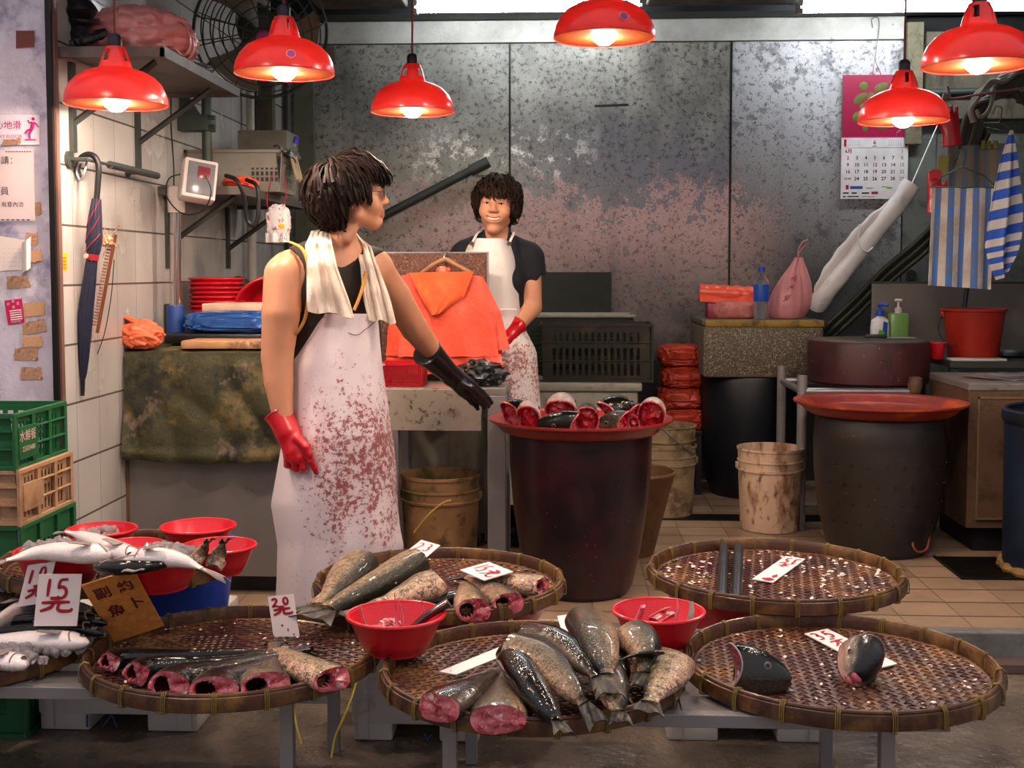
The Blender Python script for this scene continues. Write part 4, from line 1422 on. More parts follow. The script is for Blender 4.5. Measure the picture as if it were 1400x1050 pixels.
for (s_, x, y, sz_) in (('好', 12, 416, .011), ('消', 18, 412, .010), ('息', 25, 415, .011), ('招', 19, 420, .010)):
    text_into(fl, s_, at(x, y, PY), V((1, 0, tl)), V((-tl, 0, 1)), sz_, 0, .003)
for i in range(5):
    a, c_ = at(13 + .4 * i, 425.5 + 3.0 * i, PY - .0026), at(29 + .4 * i, 423.5 + 3.0 * i, PY - .0026)
    fl.tube([a, c_], .0018, 4, flat=.25, up=V((0, 1, 0)))
text_into(fl, '61237435', at(22.5, 439.5, PY), V((1, 0, tl)), V((-tl, 0, 1)), .0085, 0, .003)
obj('print', fl, M_whiteink, t, smooth=False)
for i, (quad, lab) in enumerate((
        ([(9, 396), (42, 392), (38, 376), (9, 378)], 'torn cardboard scrap directly above the crimson flyer'),
        ([(33, 434), (61, 430), (61, 411), (33, 415)], 'printed cardboard scrap touching the right side of the crimson flyer'),
        ([(31, 458), (63, 453), (60, 436), (31, 442)], 'ragged brown scrap just below right of the crimson flyer'),
        ([(30, 474), (58, 474), (57, 459), (31, 459)], 'pale printed scrap between two brown scraps on the pillar'),
        ([(19, 493), (52, 493), (51, 475), (20, 476)], 'wide brown peeled scrap, second from the bottom on the pillar'),
        ([(28, 519), (58, 519), (57, 502), (29, 502)], 'dark brown peeled scrap, the lowest on the pillar'),
        ([(41, 359), (57, 357), (57, 341), (43, 343)], 'faded beige scrap right of the torn white poster'),
        ([(34, 336), (50, 335), (52, 318), (36, 318)], 'brown shred sticking up behind the torn poster corner'),
        ([(47, 295), (58, 293), (56, 276), (48, 277)], 'brown tape shred right of the pink notice'),
        ([(22, 66), (47, 64), (47, 42), (22, 42)], 'plain brown square stuck high on the steel pillar'))):
    mm = M_brownsq if i == 9 else M_scrap
    if i in (1, 3, 6):
        mm = mat('printed_kraft', '#cf9f78', 0.8, 0, 0.12, 20, [('#6e4c3a', 90, 0.6, 0.66, 0.7)])
    pcard('paper_scrap', lab, 'scrap', quad, mm, .001, .0005 * i % .002, 0 if i == 9 else .0025, 20 + i, 'scraps stuck on the pillar')
# ------------------------------------------------------------------ crates at the left edge
def perforated(name, base, dark, freq=180, amt=0.55):
    N = NT(name)
    v = N.coord('Object')
    sep = N.n('ShaderNodeSeparateXYZ')
    N.l(v, sep.inputs[0])
    an = N.math('ARCTAN2', sep.outputs[1], sep.outputs[0])
    a = N.math('SINE', N.math('MULTIPLY', an, 110.0))
    z = N.math('SINE', N.math('MULTIPLY', sep.outputs[2], freq * 6.283))
    m = N.thr(N.math('MULTIPLY', N.thr(a, -.3, .5), N.thr(z, -.3, .5)), 0.3, 0.6)
    c = N.mix(N.math('MULTIPLY', m, amt), lin(base), lin(dark))
    N.l(c, N.b.inputs['Base Color'])
    N.b.inputs['Roughness'].default_value = 0.3
    N.b.inputs['Coat Weight'].default_value = 0.3
    return N.m


M_redmesh = perforated('perforated_red_plastic', '#da1228', '#5d0610')


def crate(name, label, x0, x1, y0, y1, z0, z1, m, rows=3, cat='crate', group='fish crates stacked at the left edge'):
    t = thing(name, label, cat, ((x0 + x1) / 2, (y0 + y1) / 2, z0), group)
    b = B()
    basket_box(b, x0 + .012, x1 - .006, y0 + .006, y1 - .006, z0, z1 - .01, .004, (14, rows, 12, rows), .006)
    obj('crate_body', b, m, t, smooth=False)
    r = B()
    for z, h in ((z1 - .012, .014), (z0 + (z1 - z0) * .68, .006), (z0 + (z1 - z0) * .36, .006), (z0, .012)):
        r.bx(x1 - .008, x1 + .004, y0, y1, z, z + h, 0, .002).bx(x0, x1, y0 - .004, y0 + .006, z, z + h).bx(x0, x1, y1 - .006, y1 + .004, z, z + h)
    for k in range(4):
        y = y0 + (y1 - y0) * (k / 3)
        r.bx(x1 - .006, x1 + .003, y - .010, y + .010, z0, z1)
    r.bx(x0, x0 + .012, y0, y1, z1 - .012, z1 + .002)
    obj('rim_and_ribs', r, m, t, smooth=False)
    return t


t1 = crate('plastic_crate', 'dark green fish crate with pale printed characters, topmost of the stack at the left edge', -2.19, -1.592, 3.40, 3.745, .672, .835, M_greencrate)
pl = B().bx(-1.592, -1.586, 3.41, 3.53, .700, .795)
obj('print_panel', pl, M_greencrate, t1, smooth=False)
tx = B()
text_into(tx, '水鮮餐', (-1.586, 3.465, .765), (0, 1, 0), (0, 0, 1), .036, 0, .0012)
text_into(tx, '23503488', (-1.586, 3.47, .728), (0, 1, 0), (0, 0, 1), .021, 0, .0012)
obj('lettering', tx, mat('pinkish_crate_print', '#d8b3a8', 0.6), t1, smooth=False)
t2 = crate('plastic_crate', 'dirty beige plastic crate in the middle of the stack at the left edge', -2.19, -1.582, 3.40, 3.76, .508, .672, M_beigecrate)
obj('print_panel', B().bx(-1.588, -1.576, 3.41, 3.54, .548, .628), M_beigecrate, t2, smooth=False)
crate('plastic_crate', 'bright green plastic crate at the bottom of the left stack', -2.19, -1.58, 3.40, 3.77, ZS, .508, M_greencrate, 5)

# ------------------------------------------------------------------ cabinet and tarpaulin, left counter
CF, CT = 4.55, .94
cab = thing('steel_cabinet', 'dull steel counter cabinet below the mossy tarpaulin at the left', 'cabinet', (-1.33, 5.0, 0))
obj('cabinet_body', B().bx(-1.695, -.98, CF, 5.62, .07, CT - .012, 0, .003), M_cabsteel, cab, smooth=False)
obj('kick_base', B().bx(-1.66, -1.02, CF + .06, 5.55, 0, .07), M_black, cab, smooth=False)
obj('edge_trim', B().bx(-1.699, -1.686, CF - .004, CF + .01, .07, CT - .02), M_rustcab, cab, smooth=False)


def tarp(u, v):
    x = -1.69 + .76 * u
    fr_ = .60
    if v < fr_:
        s = v / fr_
        y, z = 5.3 - (5.3 - (CF - .012)) * s, CT + .004 + .004 * noise.noise(V((x * 9, s * 9, 0)))
        if s > .94:
            z -= .006
    else:
        s = (v - fr_) / (1 - fr_)
        drop = .40 + .012 * math.sin(u * 5) + .02 * u
        z = CT - .004 - drop * s
        w = noise.noise(V((x * 5 + 3, z * 3.0, 1))) * .022 + .016 * math.sin(x * 16 + z * 9 + 2 * noise.noise(V((x * 4, z * 4, 5))))
        y = CF - .02 - .016 * s - abs(w) * (0.4 + s) + (.006 if s < .05 else 0)
        if s > .88:
            y -= .012 * math.sin((s - .88) / .12 * PI)
    return (x, y, z)


one('tarpaulin', B().sheet(tarp, 70, 60, .005), M_tarp, 'mossy olive tarpaulin draped over the front of the left steel cabinet', 'tarpaulin')

q = at(192, 462, 4.6)
ob = thing('plastic_bag', 'small knotted peach orange bag on the tarpaulin beside the tiles', 'bag', (q.x, 4.6, CT + .007))
obj('bag_body', B().blob((q.x, 4.6, CT + .058), (.088, .075, .062), .14, 2.8, 12, 5, floor=CT + .009, fold=.12), M_peachbag, ob)
ta = at(195, 446, 4.58)
obj('bag_tail', B().tube(crom([ta + V((.012, 0, -.015)), ta + V((-.012, 0, .006)), ta + V((-.05, 0, .028)), ta + V((-.095, 0, .044))], 14),
    [.012, .012, .013, .015, .018, .021, .024, .026, .027, .026, .024, .02, .015, .01, .004], 12, flat=.35), M_peachbag, ob)

sc = thing('weighing_scale', 'electronic weighing scale with steel column and tilted pale display', 'scale', (-1.45, 4.95, CT + .007))
pz = CT + .007
pf = B().bx(-1.62, -1.12, 4.78, 5.12, pz + .012, pz + .050, 0, .008)
for x in (-1.58, -1.16):
    for y in (4.82, 5.08):
        pf.tube([(x, y, pz), (x, y, pz + .014)], .018, 12)
obj('platform', pf, M_black, sc)
obj('column', B().tube([at(240, 430, 4.9), at(240, 288, 4.9)], .0225, 24), mat('polished_column', '#c9bdb9', 0.12, 0.95, 0.05, 6), sc)
obj('column_foot', B().lathe([(.036, 0), (.034, .10), (.030, .112), (.024, .112)], 24, (at(240, 430, 4.9).x, 4.9, pz + .05)), M_blueplastic, sc)
obj('column_head', B().lathe([(.034, -.055), (.036, .02), (.034, .05), (0, .055)], 20, at(241, 272, 4.9)), M_whiteplastic, sc)
hc_ = at(271, 248, 4.82)
Rh = Euler((math.radians(-14), math.radians(9), math.radians(28))).to_matrix()
obj('display_case', B().box(hc_, (.135, .075, .165), Rh, 0, .008), M_whiteplastic, sc)
obj('display_panel', B().box(hc_ + Rh @ V((0.002, -.039, 0)), (.108, .004, .135), Rh, 0, .002), mat('grey_display_panel', '#6f7076', 0.2), sc)
obj('display_window', B().box(hc_ + Rh @ V((.012, -.0415, .025)), (.05, .004, .05), Rh, 0, .001), mat('dark_red_display', '#7a3038', 0.2), sc)
obj('display_bracket', B().tube([hc_ + V((-.02, .04, -.04)), at(241, 262, 4.9)], .016, 8), M_steel, sc)
cbk = B().tube(crom([hc_ + V((-.07, 0, .03)), hc_ + V((-.12, 0, .01)), hc_ + V((-.13, 0, -.06)), hc_ + V((-.06, -.02, -.13)), hc_ + V((.03, -.05, -.12)), hc_ + V((.07, -.06, -.05)), hc_ + V((.05, -.06, .02))], 40), .003, 6)
obj('cable', cbk, M_black, sc)
pw = thing('wrapped_tray', 'blue film wrapped flat block on the black scale platform', 'tray', (-1.3, 4.95, pz + .052))
obj('film', B().blob((-1.335, 4.94, pz + .095), (.23, .15, .046), .05, 5, 9, 5, floor=pz + .052, fold=.05, sq=.5), M_bluefilm, pw)
bd1 = thing('cutting_board', 'pale wooden board on top of the blue wrapped block', 'board', (-1.3, 5.05, pz + .135))
obj('board', B().bx(-1.50, -1.12, 4.90, 5.14, pz + .138, pz + .168, 0, .004), M_woodpale, bd1)
bd2 = thing('cutting_board', 'wet stained wooden board lying on the tarpaulin front edge', 'board', (-1.3, 4.62, CT + .007))
obj('board', B().bx(-1.485, -1.0, 4.57, 4.76, CT + .009, CT + .041, 0, .008), M_wood, bd2)
one('outlet_box', B().bx(-1.699, -1.655, 5.02, 5.10, .975, 1.11, 0, .004), M_pipegrey, 'grey electrical box on the tiles behind the scale column', 'box')


# ------------------------------------------------------------------ red colanders (one of each, then copies)
def make_bowl(label, group):
    root = thing('colander', label, 'colander', (0, 0, 0), group)
    b = B().lathe([(0, .004), (.070, .004), (.078, .008), (.095, .04), (.112, .082), (.116, .086), (.116, .089), (.111, .087), (.092, .040), (.074, .012), (0, .0085)][::1], 48)
    obj('bowl', b, M_redmesh, root)
    r = B().tube(ringpts((0, 0, .088), .117, (1, 0, 0), (0, 1, 0), 48), .0052, 8, cap=False)
    obj('rim', r, M_redplastic, root)
    f = B().lathe([(.060, 0), (.074, 0), (.076, .008), (.060, .008)], 40, closed=True)
    obj('foot_ring', f, M_redplastic, root)
    return root


STK = 'nested red colanders by the scale'
bowl0 = make_bowl('top one of the nested red colanders by the scale', STK)
bowl0.location = (-1.545, 5.27, CT + .007 + .02 * 9)
for k in range(9):
    lab = 'red colander nested in the stack behind the scale column, %s from the bottom' % ('first second third fourth fifth sixth seventh eighth ninth'.split()[k])
    dup(bowl0, (-1.545 + random.Random(k).uniform(-.004, .004), 5.27, CT + .007 + .02 * k), k * .3, lab)
lb = dup(bowl0, at(372, 425, 5.32), 0, 'red colander standing on its rim behind the man against the shelf wall', 1.42)
lb.rotation_euler = (math.radians(102), 0, math.radians(14))
lb['group'] = 'loose red colanders'
lb.location = at(372, 420, 5.38)

# ------------------------------------------------------------------ work table behind the man
tb = thing('work_table', 'small stained steel work table under the hanging orange bags', 'table', (-.5, 5.05, 0))
TZ = .775
TX0, TX1, TY0, TY1 = -.76, -.245, 4.86, 5.24
obj('table_top', B().bx(TX0, TX1, TY0, TY1, TZ - .03, TZ, 0, .003), M_oldsteel, tb, smooth=False)
obj('splash_panel', B().bx(TX0, -.345, TY0 - .004, TY0 + .01, .60, TZ - .005, 0, .002), mat('speckled_splash_panel', '#a79a8d', 0.45, 0.3, 0.12, 4, [('#4a2f24', 28, 0.56, 0.64, 0.85), ('#6b4a3c', 10, 0.58, 0.7, 0.5)], 0.05, 60), tb, smooth=False)
for x in (TX0 + .03, TX1 - .045):
    for y in (TY0 + .03, TY1 - .03):
        obj('leg', B().bx(x - .03, x + .045, y - .03, y + .03, 0, TZ - .03, 0, .003), M_frame, tb, smooth=False)
obj('back_panel', B().bx(TX0 + .08, TX1 - .1, TY1 - .02, TY1 - .008, .10, .60), mat('streaked_panel', '#8d8577', 0.5, 0.2, 0.15, 3, [('#5d5339', 7, 0.5, 0.68, 0.7)], stretch=(1, 1, .25)), tb, smooth=False)
rb = thing('mesh_basket', 'small red rectangular mesh basket on the work table by the apron', 'basket', (-.68, 4.97, TZ + .001))
b = B()
basket_box(b, -.755, -.585, 4.88, 5.06, TZ + .001, TZ + .095, .003, (16, 8, 16, 8), .004)
obj('basket_body', b, mat('dark_red_mesh', '#9a1420', 0.4), rb, smooth=False)
obj('rim', B().bx(-.76, -.58, 4.876, 4.886, TZ + .088, TZ + .098).bx(-.76, -.58, 5.054, 5.064, TZ + .088, TZ + .098).bx(-.76, -.752, 4.88, 5.06, TZ + .088, TZ + .098).bx(-.588, -.58, 4.88, 5.06, TZ + .088, TZ + .098), M_redplastic, rb, smooth=False)
blk = B().blob((-.36, 4.98, TZ + .045), (.11, .085, .06), .25, 4, 6, 4, floor=TZ + .002, fold=.2)
one('black_bag', blk, mat('flecked_black_film', '#15181a', 0.3, 0, 0.3, 9, [('#8a6a60', 40, 0.68, 0.71, 0.7), ('#d9d0c8', 60, 0.73, 0.75, 0.7)], 0.5, 20), 'crumpled black bag on the right end of the work table', 'bag')
gbz = TZ + .001
bdp = thing('backboard', 'dark red-brown speckled board standing upright on the work table', 'board', (-.58, 5.22, gbz))
obj('board', B().bx(-.825, -.345, 5.205, 5.23, gbz, 1.325, 0, .002), M_granite_red, bdp, smooth=False)
obj('edge', B().bx(-.825, -.338, 5.203, 5.232, 1.325, 1.331).bx(-.345, -.338, 5.203, 5.232, gbz, 1.325), M_steel, bdp, smooth=False)
hg = thing('bag_hanger', 'brown hanger holding red carrier bags on the speckled board', 'hanger', at(606, 375, 5.17))
hw = crom([at(575, 375, 5.16), at(590, 364, 5.16), at(605, 356, 5.16), at(612, 356, 5.16), at(628, 365, 5.16), at(643, 373, 5.16)], 30)
obj('hanger_arm', B().tube(hw, .0105, 8), mat('brown_hanger', '#8c6440', 0.5, 0, 0.2, 9), hg)
obj('hanger_hook', B().tube(crom([at(608, 357, 5.16), at(607, 350, 5.17), at(610, 345, 5.19), at(613, 348, 5.21)], 12), .003, 6), M_steel, hg)


def poly_sheet(b, outline, Y, th=.004, nn=26, wave=.006, seed=0):
    """filled outline (photo pixels) as a wavy thin solid hanging at depth Y; left and right edges given bottom-up"""
    L, Rr = outline

    def edge(E, v):
        t = v * (len(E) - 1)
        k = min(int(t), len(E) - 2)
        a, c = E[k], E[k + 1]
        return (a[0] + (c[0] - a[0]) * (t - k), a[1] + (c[1] - a[1]) * (t - k))

    def fn(u, v):
        l, r = edge(L, v), edge(Rr, v)
        x, y = l[0] + (r[0] - l[0]) * u, l[1] + (r[1] - l[1]) * u
        p = at(x, y, Y)
        s = seed * 3.7
        d = wave * (noise.noise(V((p.x * 12 + s, p.z * 4, s))) * 1.4 + .5 * math.sin(u * 17 + s + v * 3))
        p.y += d * (1.2 - v * .7) - .012 * math.sin(u * PI)
        p.z += .25 * wave * math.sin(u * 23 + s) * (1 - v)
        return p
    b.sheet(fn, nn, nn, th)
    return b


bags = thing('carrier_bag_pack', 'pack of red orange carrier bags hanging flat from the brown hanger', 'bags', at(610, 510, 5.12))
for k, (o, Y) in enumerate((
        (([(641, 515), (560, 511), (540, 440), (543, 385)][1:], [(684, 512), (672, 440), (652, 385)]), 5.17),
        (([(528, 497), (530, 450), (545, 382)], [(590, 497), (640, 440), (655, 384)]), 5.155),
        (([(527, 487), (533, 440), (550, 376)], [(697, 477), (684, 425), (660, 378)]), 5.14),
        (([(545, 488), (546, 440), (556, 374)], [(682, 487), (676, 440), (656, 377)]), 5.12))):
    bo = obj('bag_layer', poly_sheet(B(), o, Y, .005, 26, .009, k + 2), M_orangebag, bags)
obj('folded_neck', poly_sheet(B(), ([(590, 431), (575, 405), (560, 373)], [(600, 429), (634, 405), (648, 371)]), 5.095, .005, 18, .005, 9), mat('shiny_orange_fold', '#ef6238', 0.2, 0, 0.2, 9, [('#f7a052', 9, 0.6, 0.72, 0.6)], 0.5, 22, coat=0.5), bags)
obj('gathered_tuft', B().blob(at(606, 371, 5.12), (.03, .02, .022), .3, 5, 2, 3), M_orangebag, bags)
obj('bottom_fold', poly_sheet(B(), ([(600, 512), (600, 500), (600, 488)], [(684, 512), (687, 498), (684, 484)]), 5.13, .006, 22, .014, 5), M_orangebag, bags)


# ------------------------------------------------------------------ pails and barrels
def pail(label, x, y, r, h, m, z0=0.0, group=None, nested=0, handle=None, green_in=None):
    t = thing('pail', label, 'bucket', (x, y, z0), group)
    prof = [(0, .003), (r * .88, .003), (r * .89, .01), (r * .96, h * .70), (r * .965, h * .72), (r * 1.01, h * .725), (r * 1.01, h * .745), (r * .965, h * .75), (r * .97, h * .83),
            (r * 1.0, h * .835), (r * 1.0, h * .85), (r * .97, h * .855), (r * .98, h * .965), (r * 1.01, h * .97), (r * 1.01, h), (r * .97, h), (r * .93, h * .6), (r * .85, .02), (0, .02)]
    obj('body', B().lathe(prof, 48, (x, y, z0)), m, t)
    if nested:
        pr2 = [(r * .9, h + .0), (r * .95, h + .02), (r * .99, h + .022), (r * .99, h + .03), (r * .96, h + .032), (r * .965, h + nested - .01), (r * 1.0, h + nested - .006), (r * 1.0, h + nested), (r * .95, h + nested), (r * .9, h * .8)]
        t2_ = thing('pail', label.replace('lower', 'upper'), 'bucket', (x, y, z0 + h), group)
        obj('body', B().lathe(pr2, 48, (x, y, z0), closed=True), m, t2_)
    if handle is not None:
        hp = [V((x + r * 1.0 * math.cos(a), y - .012 - r * 1.02 * abs(math.sin(a)), z0 + h * .78 - handle * math.sin(a))) for a in np.linspace(0.0, PI, 24)]
        obj('handle', B().tube(hp, .004, 6), M_strawtie if nested == 0 else M_wire, t)
    for sg in (-1, 1):
        obj('ear', B().box((x + sg * r * 1.005, y, z0 + h * .78), (.014, .035, .03), None, 0, .003), m, t)
    return t


q = on(601, 742, 0)
pb = pail('grimy green-lidded pail under the work table, bail handle slanting', (601 - 775) * 5.02 / 1650, 5.02, .168, .40, M_pailgreen)
obj('handle', B().tube(crom([at(566, 728, 4.84), at(585, 705, 4.83), at(605, 688, 4.83), at(617, 684, 4.84)], 14), .004, 6), M_strawtie, pb)
pail('dirty cream pail standing alone on the tiles in front of the black barrel', at(1052, 700, 5.85).x, 5.85, .158, .40, M_pail)
lower = pail('lower of two nested muddy pails behind the bloody barrel', at(908, 650, 6.2).x, 6.2, .164, .36, M_pailmud, group='nested muddy pails', nested=.10)
obj('handle', B().tube(crom([at(895, 572, 6.03), at(910, 590, 6.02), at(928, 606, 6.02), at(949, 622, 6.1)], 16), .004, 6), M_wire, lower)


def barrel(label, x, y, prof, m, name='barrel'):
    t = thing(name, label, 'barrel', (x, y, prof[0][1]))
    full = [(0, prof[0][1])] + prof + [(prof[-1][0] - .012, prof[-1][1])] + [(max(.02, r - .014), z + .01) for r, z in prof[::-1]][1:] + [(0, prof[0][1] + .01)]
    obj('body', B().lathe(full, 64, (x, y, 0)), m, t)
    return t


BX, BY = .054, 4.68
barrel('blood-stained dark barrel at centre with fish heads on its red pan', BX, BY,
       [(.185, 0), (.205, .03), (.235, .16), (.262, .34), (.276, .50), (.278, .62)], M_barrel)


def pan(label, x, y, z, R, m):
    t = thing('pan', label, 'pan', (x, y, z))
    prof = [(0, .0), (R * .80, .0), (R * .86, .012), (R * .90, .030), (R * .97, .044), (R * 1.0, .050), (R * 1.0, .058), (R * .965, .058), (R * .885, .046), (R * .84, .022), (R * .79, .010), (0, .010)]
    obj('pan_body', B().lathe(prof, 72, (x, y, z)), m, t)
    return t


PZ = .622
pan('worn red round pan of fish heads on the central barrel', BX, BY, PZ, .357, M_pan)
B2X, B2Y = at(1200, 700, 5.42).x, 5.42
b2 = barrel('brown and navy perforated barrel at right carrying an empty red pan', B2X, B2Y,
            [(.20, 0), (.225, .04), (.262, .18), (.282, .36), (.286, .50), (.278, .60), (.272, .612)], M_barrel2)
hp = B()
for px, py, w in ((1278, 583, 12),):
    hp.tube(crom([at(1286, 560, 5.35), at(1285, 580, 5.28), at(1276, 588, 5.25), at(1266, 585, 5.22), at(1264, 574, 5.2)], 20), .008, 8)
obj('handle', hp, M_rustcab, b2)
obj('rope_loop', B().tube(crom([at(1250, 727, 5.26), at(1248, 745, 5.2), at(1256, 755, 5.2), at(1268, 748, 5.24), at(1271, 722, 5.3)], 24), .005, 6), M_cord, b2)
hol = B()
for i in range(9):
    for j in range(4):
        an = -PI / 2 + (i - 4) * .26 + (j % 2) * .13
        z = .16 + .085 * j
        r = .2575 + (.286 - .2575) * min(1, j / 2.2) + .001
        d = V((math.cos(an), math.sin(an), 0))
        c_ = V((B2X, B2Y, z)) + d * (r - .004)
        hol.tube([c_, c_ + d * .006], .0045, 8)
obj('drain_holes', hol, M_black, b2)
pan('empty worn orange-red pan on the right-hand perforated barrel', B2X, B2Y, .615, .376, mat('orange_red_pan', '#86281a', 0.4, 0, 0.2, 5, [('#dd6a2a', 5, 0.52, 0.68, 0.6), ('#4a1a12', 9, 0.6, 0.72, 0.6)], 0.08, 40))

# bamboo basket behind the barrel
bx_ = (861 - 775) * 5.3 / 1650
b = B().lathe([(.11, 0), (.112, .01), (.20, .36), (.205, .365), (.195, .37), (.105, .012), (0, .01)], 48, (bx_, 5.3, 0), wob=lambda a, z: .0025 * math.sin(a * 24) * math.sin(z * 160))
bb = thing('bamboo_basket', 'conical brown bamboo basket half hidden behind the central barrel', 'basket', (bx_, 5.3, 0))
obj('basket_body', b, M_bamboobasket, bb)
obj('rim', B().tube(ringpts((bx_, 5.3, .365), .202, (1, 0, 0), (0, 1, 0), 40), .009, 8, cap=False), M_bamboobasket, bb)

# ------------------------------------------------------------------ crates and tub behind the barrel
tubz = .655
tt = thing('plastic_tub', 'off-white plastic tub holding a mossy crate behind the barrel', 'tub', (.12, 6.6, 0))
x0, x1 = at(735, 540, 6.4).x - .06, at(878, 540, 6.4).x
obj('tub_body', B().bx(x0, x1 - .02, 6.42, 6.95, 0, tubz - .04, 0, .02), M_whitetub, tt)
obj('tub_rim', B().bx(x0 - .02, x1, 6.39, 6.98, tubz - .045, tubz, 0, .012), M_whitetub, tt)
x0, x1 = at(742, 500, 6.3).x, at(903, 500, 6.3).x
c1_ = crate('plastic_crate', 'mossy dark slatted crate on the off-white tub', x0 - .02, x1 - .03, 6.44, 6.80, tubz + .001, .965, M_darkcrate, 3, group='mossy crates behind the barrel')
cr2 = thing('plastic_crate', 'dark green ribbed crate behind the mossy slatted crate, by the wall', 'crate', (.1, 6.95, tubz), 'mossy crates behind the barrel')
gx0, gx1 = at(733, 480, 6.85).x - .05, at(866, 480, 6.85).x
b = B()
basket_box(b, gx0, gx1, 6.84, 7.16, tubz + .001, 1.0, .005, (0, 0, 0, 0), .01)
for k in range(12):
    b.bx(gx0 - .003, gx1 + .003, 6.833, 6.842, tubz + .02 + .026 * k, tubz + .03 + .026 * k)
obj('crate_body', b, M_darkgreen, cr2, smooth=False)
obj('rim', B().bx(gx0 - .01, gx1 + .01, 6.825, 6.85, .985, 1.003, 0, .003).bx(gx0 - .01, gx1 + .01, 7.15, 7.17, .985, 1.003, 0, .003), M_whitetub, cr2)
p0, p1 = at(728, 436, 7.16), at(836, 372, 7.16)
one('slate_board', B().bx(p0.x - .03, p1.x, 7.165, 7.19, 1.004, p1.z, 0, .002), M_slate, 'dark slate coloured board leaning on the back wall above the crates', 'board', smooth=False)

# bundles of red bags beside the sink
sx0, sx1 = at(904, 520, 6.8).x, at(962, 520, 6.8).x - .012
st_ = thing('low_stool', 'dark low stool almost hidden under the red bag bundles', 'stool', ((sx0 + sx1) / 2, 6.85, 0))
obj('seat', B().bx(sx0, sx1, 6.72, 6.98, .33, .36, 0, .004), M_black, st_)
for x in (sx0 + .02, sx1 - .02):
    for y in (6.74, 6.96):
        obj('leg', B().bx(x - .015, x + .015, y - .015, y + .015, 0, .33), M_black, st_)
for k in range(4):
    z0 = .361 + .118 * k
    lab = 'red bag bundle beside the terrazzo sink, ' + ('lowest of four', 'second from the bottom of four', 'third from the bottom of four', 'topmost of four')[k]
    t = thing('bag_bundle', lab, 'bags', ((sx0 + sx1) / 2, 6.85, z0), 'folded red bag bundles beside the sink')
    obj('bundle', B().blob(((sx0 + sx1) / 2 + .006 * (-1) ** k, 6.84, z0 + .059), (.122, .13, .062), .09, 3.5, 30 + k, 5, floor=z0, fold=.10, sq=.55), M_orangedark, t)
    obj('band', B().tube(crom([V((sx0 + .02, 6.712, z0 + .05)), V(((sx0 + sx1) / 2, 6.700, z0 + .047)), V((sx1 - .02, 6.712, z0 + .05))], 12), .003, 5), M_redbucket, t)

# ------------------------------------------------------------------ terrazzo sink and what stands on it
SY = 6.5
gx0, gx1 = at(961, 480, SY).x, at(1126, 480, SY).x
sk = thing('stone_sink', 'speckled terrazzo sink trough resting on a navy black barrel', 'sink', ((gx0 + gx1) / 2, 6.83, .665))
obj('trough', B().bx(gx0, gx1, SY, 7.17, .675, .955, 0, .02), M_granite, sk)
obj('top_edge', B().bx(gx0 + .012, gx1, SY - .004, SY + .03, .950, .985, 0, .004), M_ochre, sk)
obj('top_slab', B().bx(gx0, gx1, SY + .03, 7.17, .955, .985, 0, .004), mat('mossy_slab', '#5a5748', 0.6, 0, 0.2, 6), sk)
barrel('navy black barrel supporting the terrazzo sink', (gx0 + gx1) / 2 - .03, 6.8, [(.20, 0), (.235, .08), (.275, .40), (.285, .66), (.28, .673)], M_barrelblack)
rzz = .986
q0, q1 = at(957, 398, 6.75), at(1034, 400, 6.75)
rl_ = thing('bag_roll', 'roll of orange bags lying on a pink pack on the stone sink', 'bags', ((q0.x + q1.x) / 2, 6.8, rzz + .09))
obj('roll', B().tube(crom([V((q0.x, 6.8, rzz + .145)), V(((q0.x + q1.x) / 2, 6.8, rzz + .138)), V((q1.x, 6.8, rzz + .128))], 16), [.046 + .004 * math.sin(i * 1.9) for i in range(17)], 16), M_orangebag, rl_)
obj('loose_flap', B().sheet(lambda u, v: V((q0.x + (q1.x - q0.x) * u, 6.755 - .02 * v - .008 * math.sin(u * 9), rzz + .12 - .035 * v + .008 * math.sin(u * 7 + 1))), 16, 6, .004), M_orangebag, rl_)
pp_ = thing('wrapped_pack', 'pink wrapped pack under the orange bag roll on the stone sink', 'pack', (q0.x + .13, 6.8, rzz))
obj('pack', B().blob((q0.x + .19, 6.79, rzz + .045), (.125, .10, .055), .06, 3, 7, 4, floor=rzz, fold=.05, sq=.5), M_salmonbag if False else mat('dusty_pink_pack', '#b0625c', 0.4, 0, 0.2, 9, [('#d99a90', 12, 0.55, 0.7, 0.5)], 0.3, 22), pp_)
obj('magenta_end', B().bx(q0.x + .04, q0.x + .11, 6.72, 6.86, rzz, rzz + .085, 0, .006), mat('magenta_wrap', '#8d2444', 0.4), pp_)
q = at(1041, 400, 6.62)
wb_ = thing('water_bottle', 'blue-capped water bottle standing on the stone sink edge', 'bottle', (q.x, 6.62, rzz))
obj('bottle_body', B().lathe([(0, .0), (.038, 0), (.041, .008), (.041, .16), (.036, .185), (.041, .195), (.038, .21), (.016, .243), (.014, .262), (0, .262)], 28, (q.x, 6.62, rzz)), M_bottle, wb_)
obj('label_band', B().lathe([(.0415, .098), (.0418, .1), (.0418, .188), (.0415, .19)], 28, (q.x, 6.62, rzz)), M_bottlelabel, wb_)
obj('cap', B().lathe([(.018, .258), (.018, .284), (.014, .288), (0, .288)], 20, (q.x, 6.62, rzz)), M_bottlelabel, wb_)
q = at(1078, 405, 6.72)
tb_ = thing('plastic_bag', 'full pink tied bag with red lettering on the stone sink', 'bag', (q.x, 6.75, rzz))
b = B()
prof = [(.0, .0), (.085, .002), (.108, .03), (.112, .08), (.104, .14), (.085, .20), (.058, .255), (.03, .30), (.016, .325), (.012, .338)]
b.lathe(prof, 48, (0, 0, 0), wob=lambda a, z: (.012 * math.sin(a * 3 + z * 7) + .006 * math.sin(a * 11 + z * 9) * min(1, z * 6)) * (1 if z > .01 else .5), sy=.75)
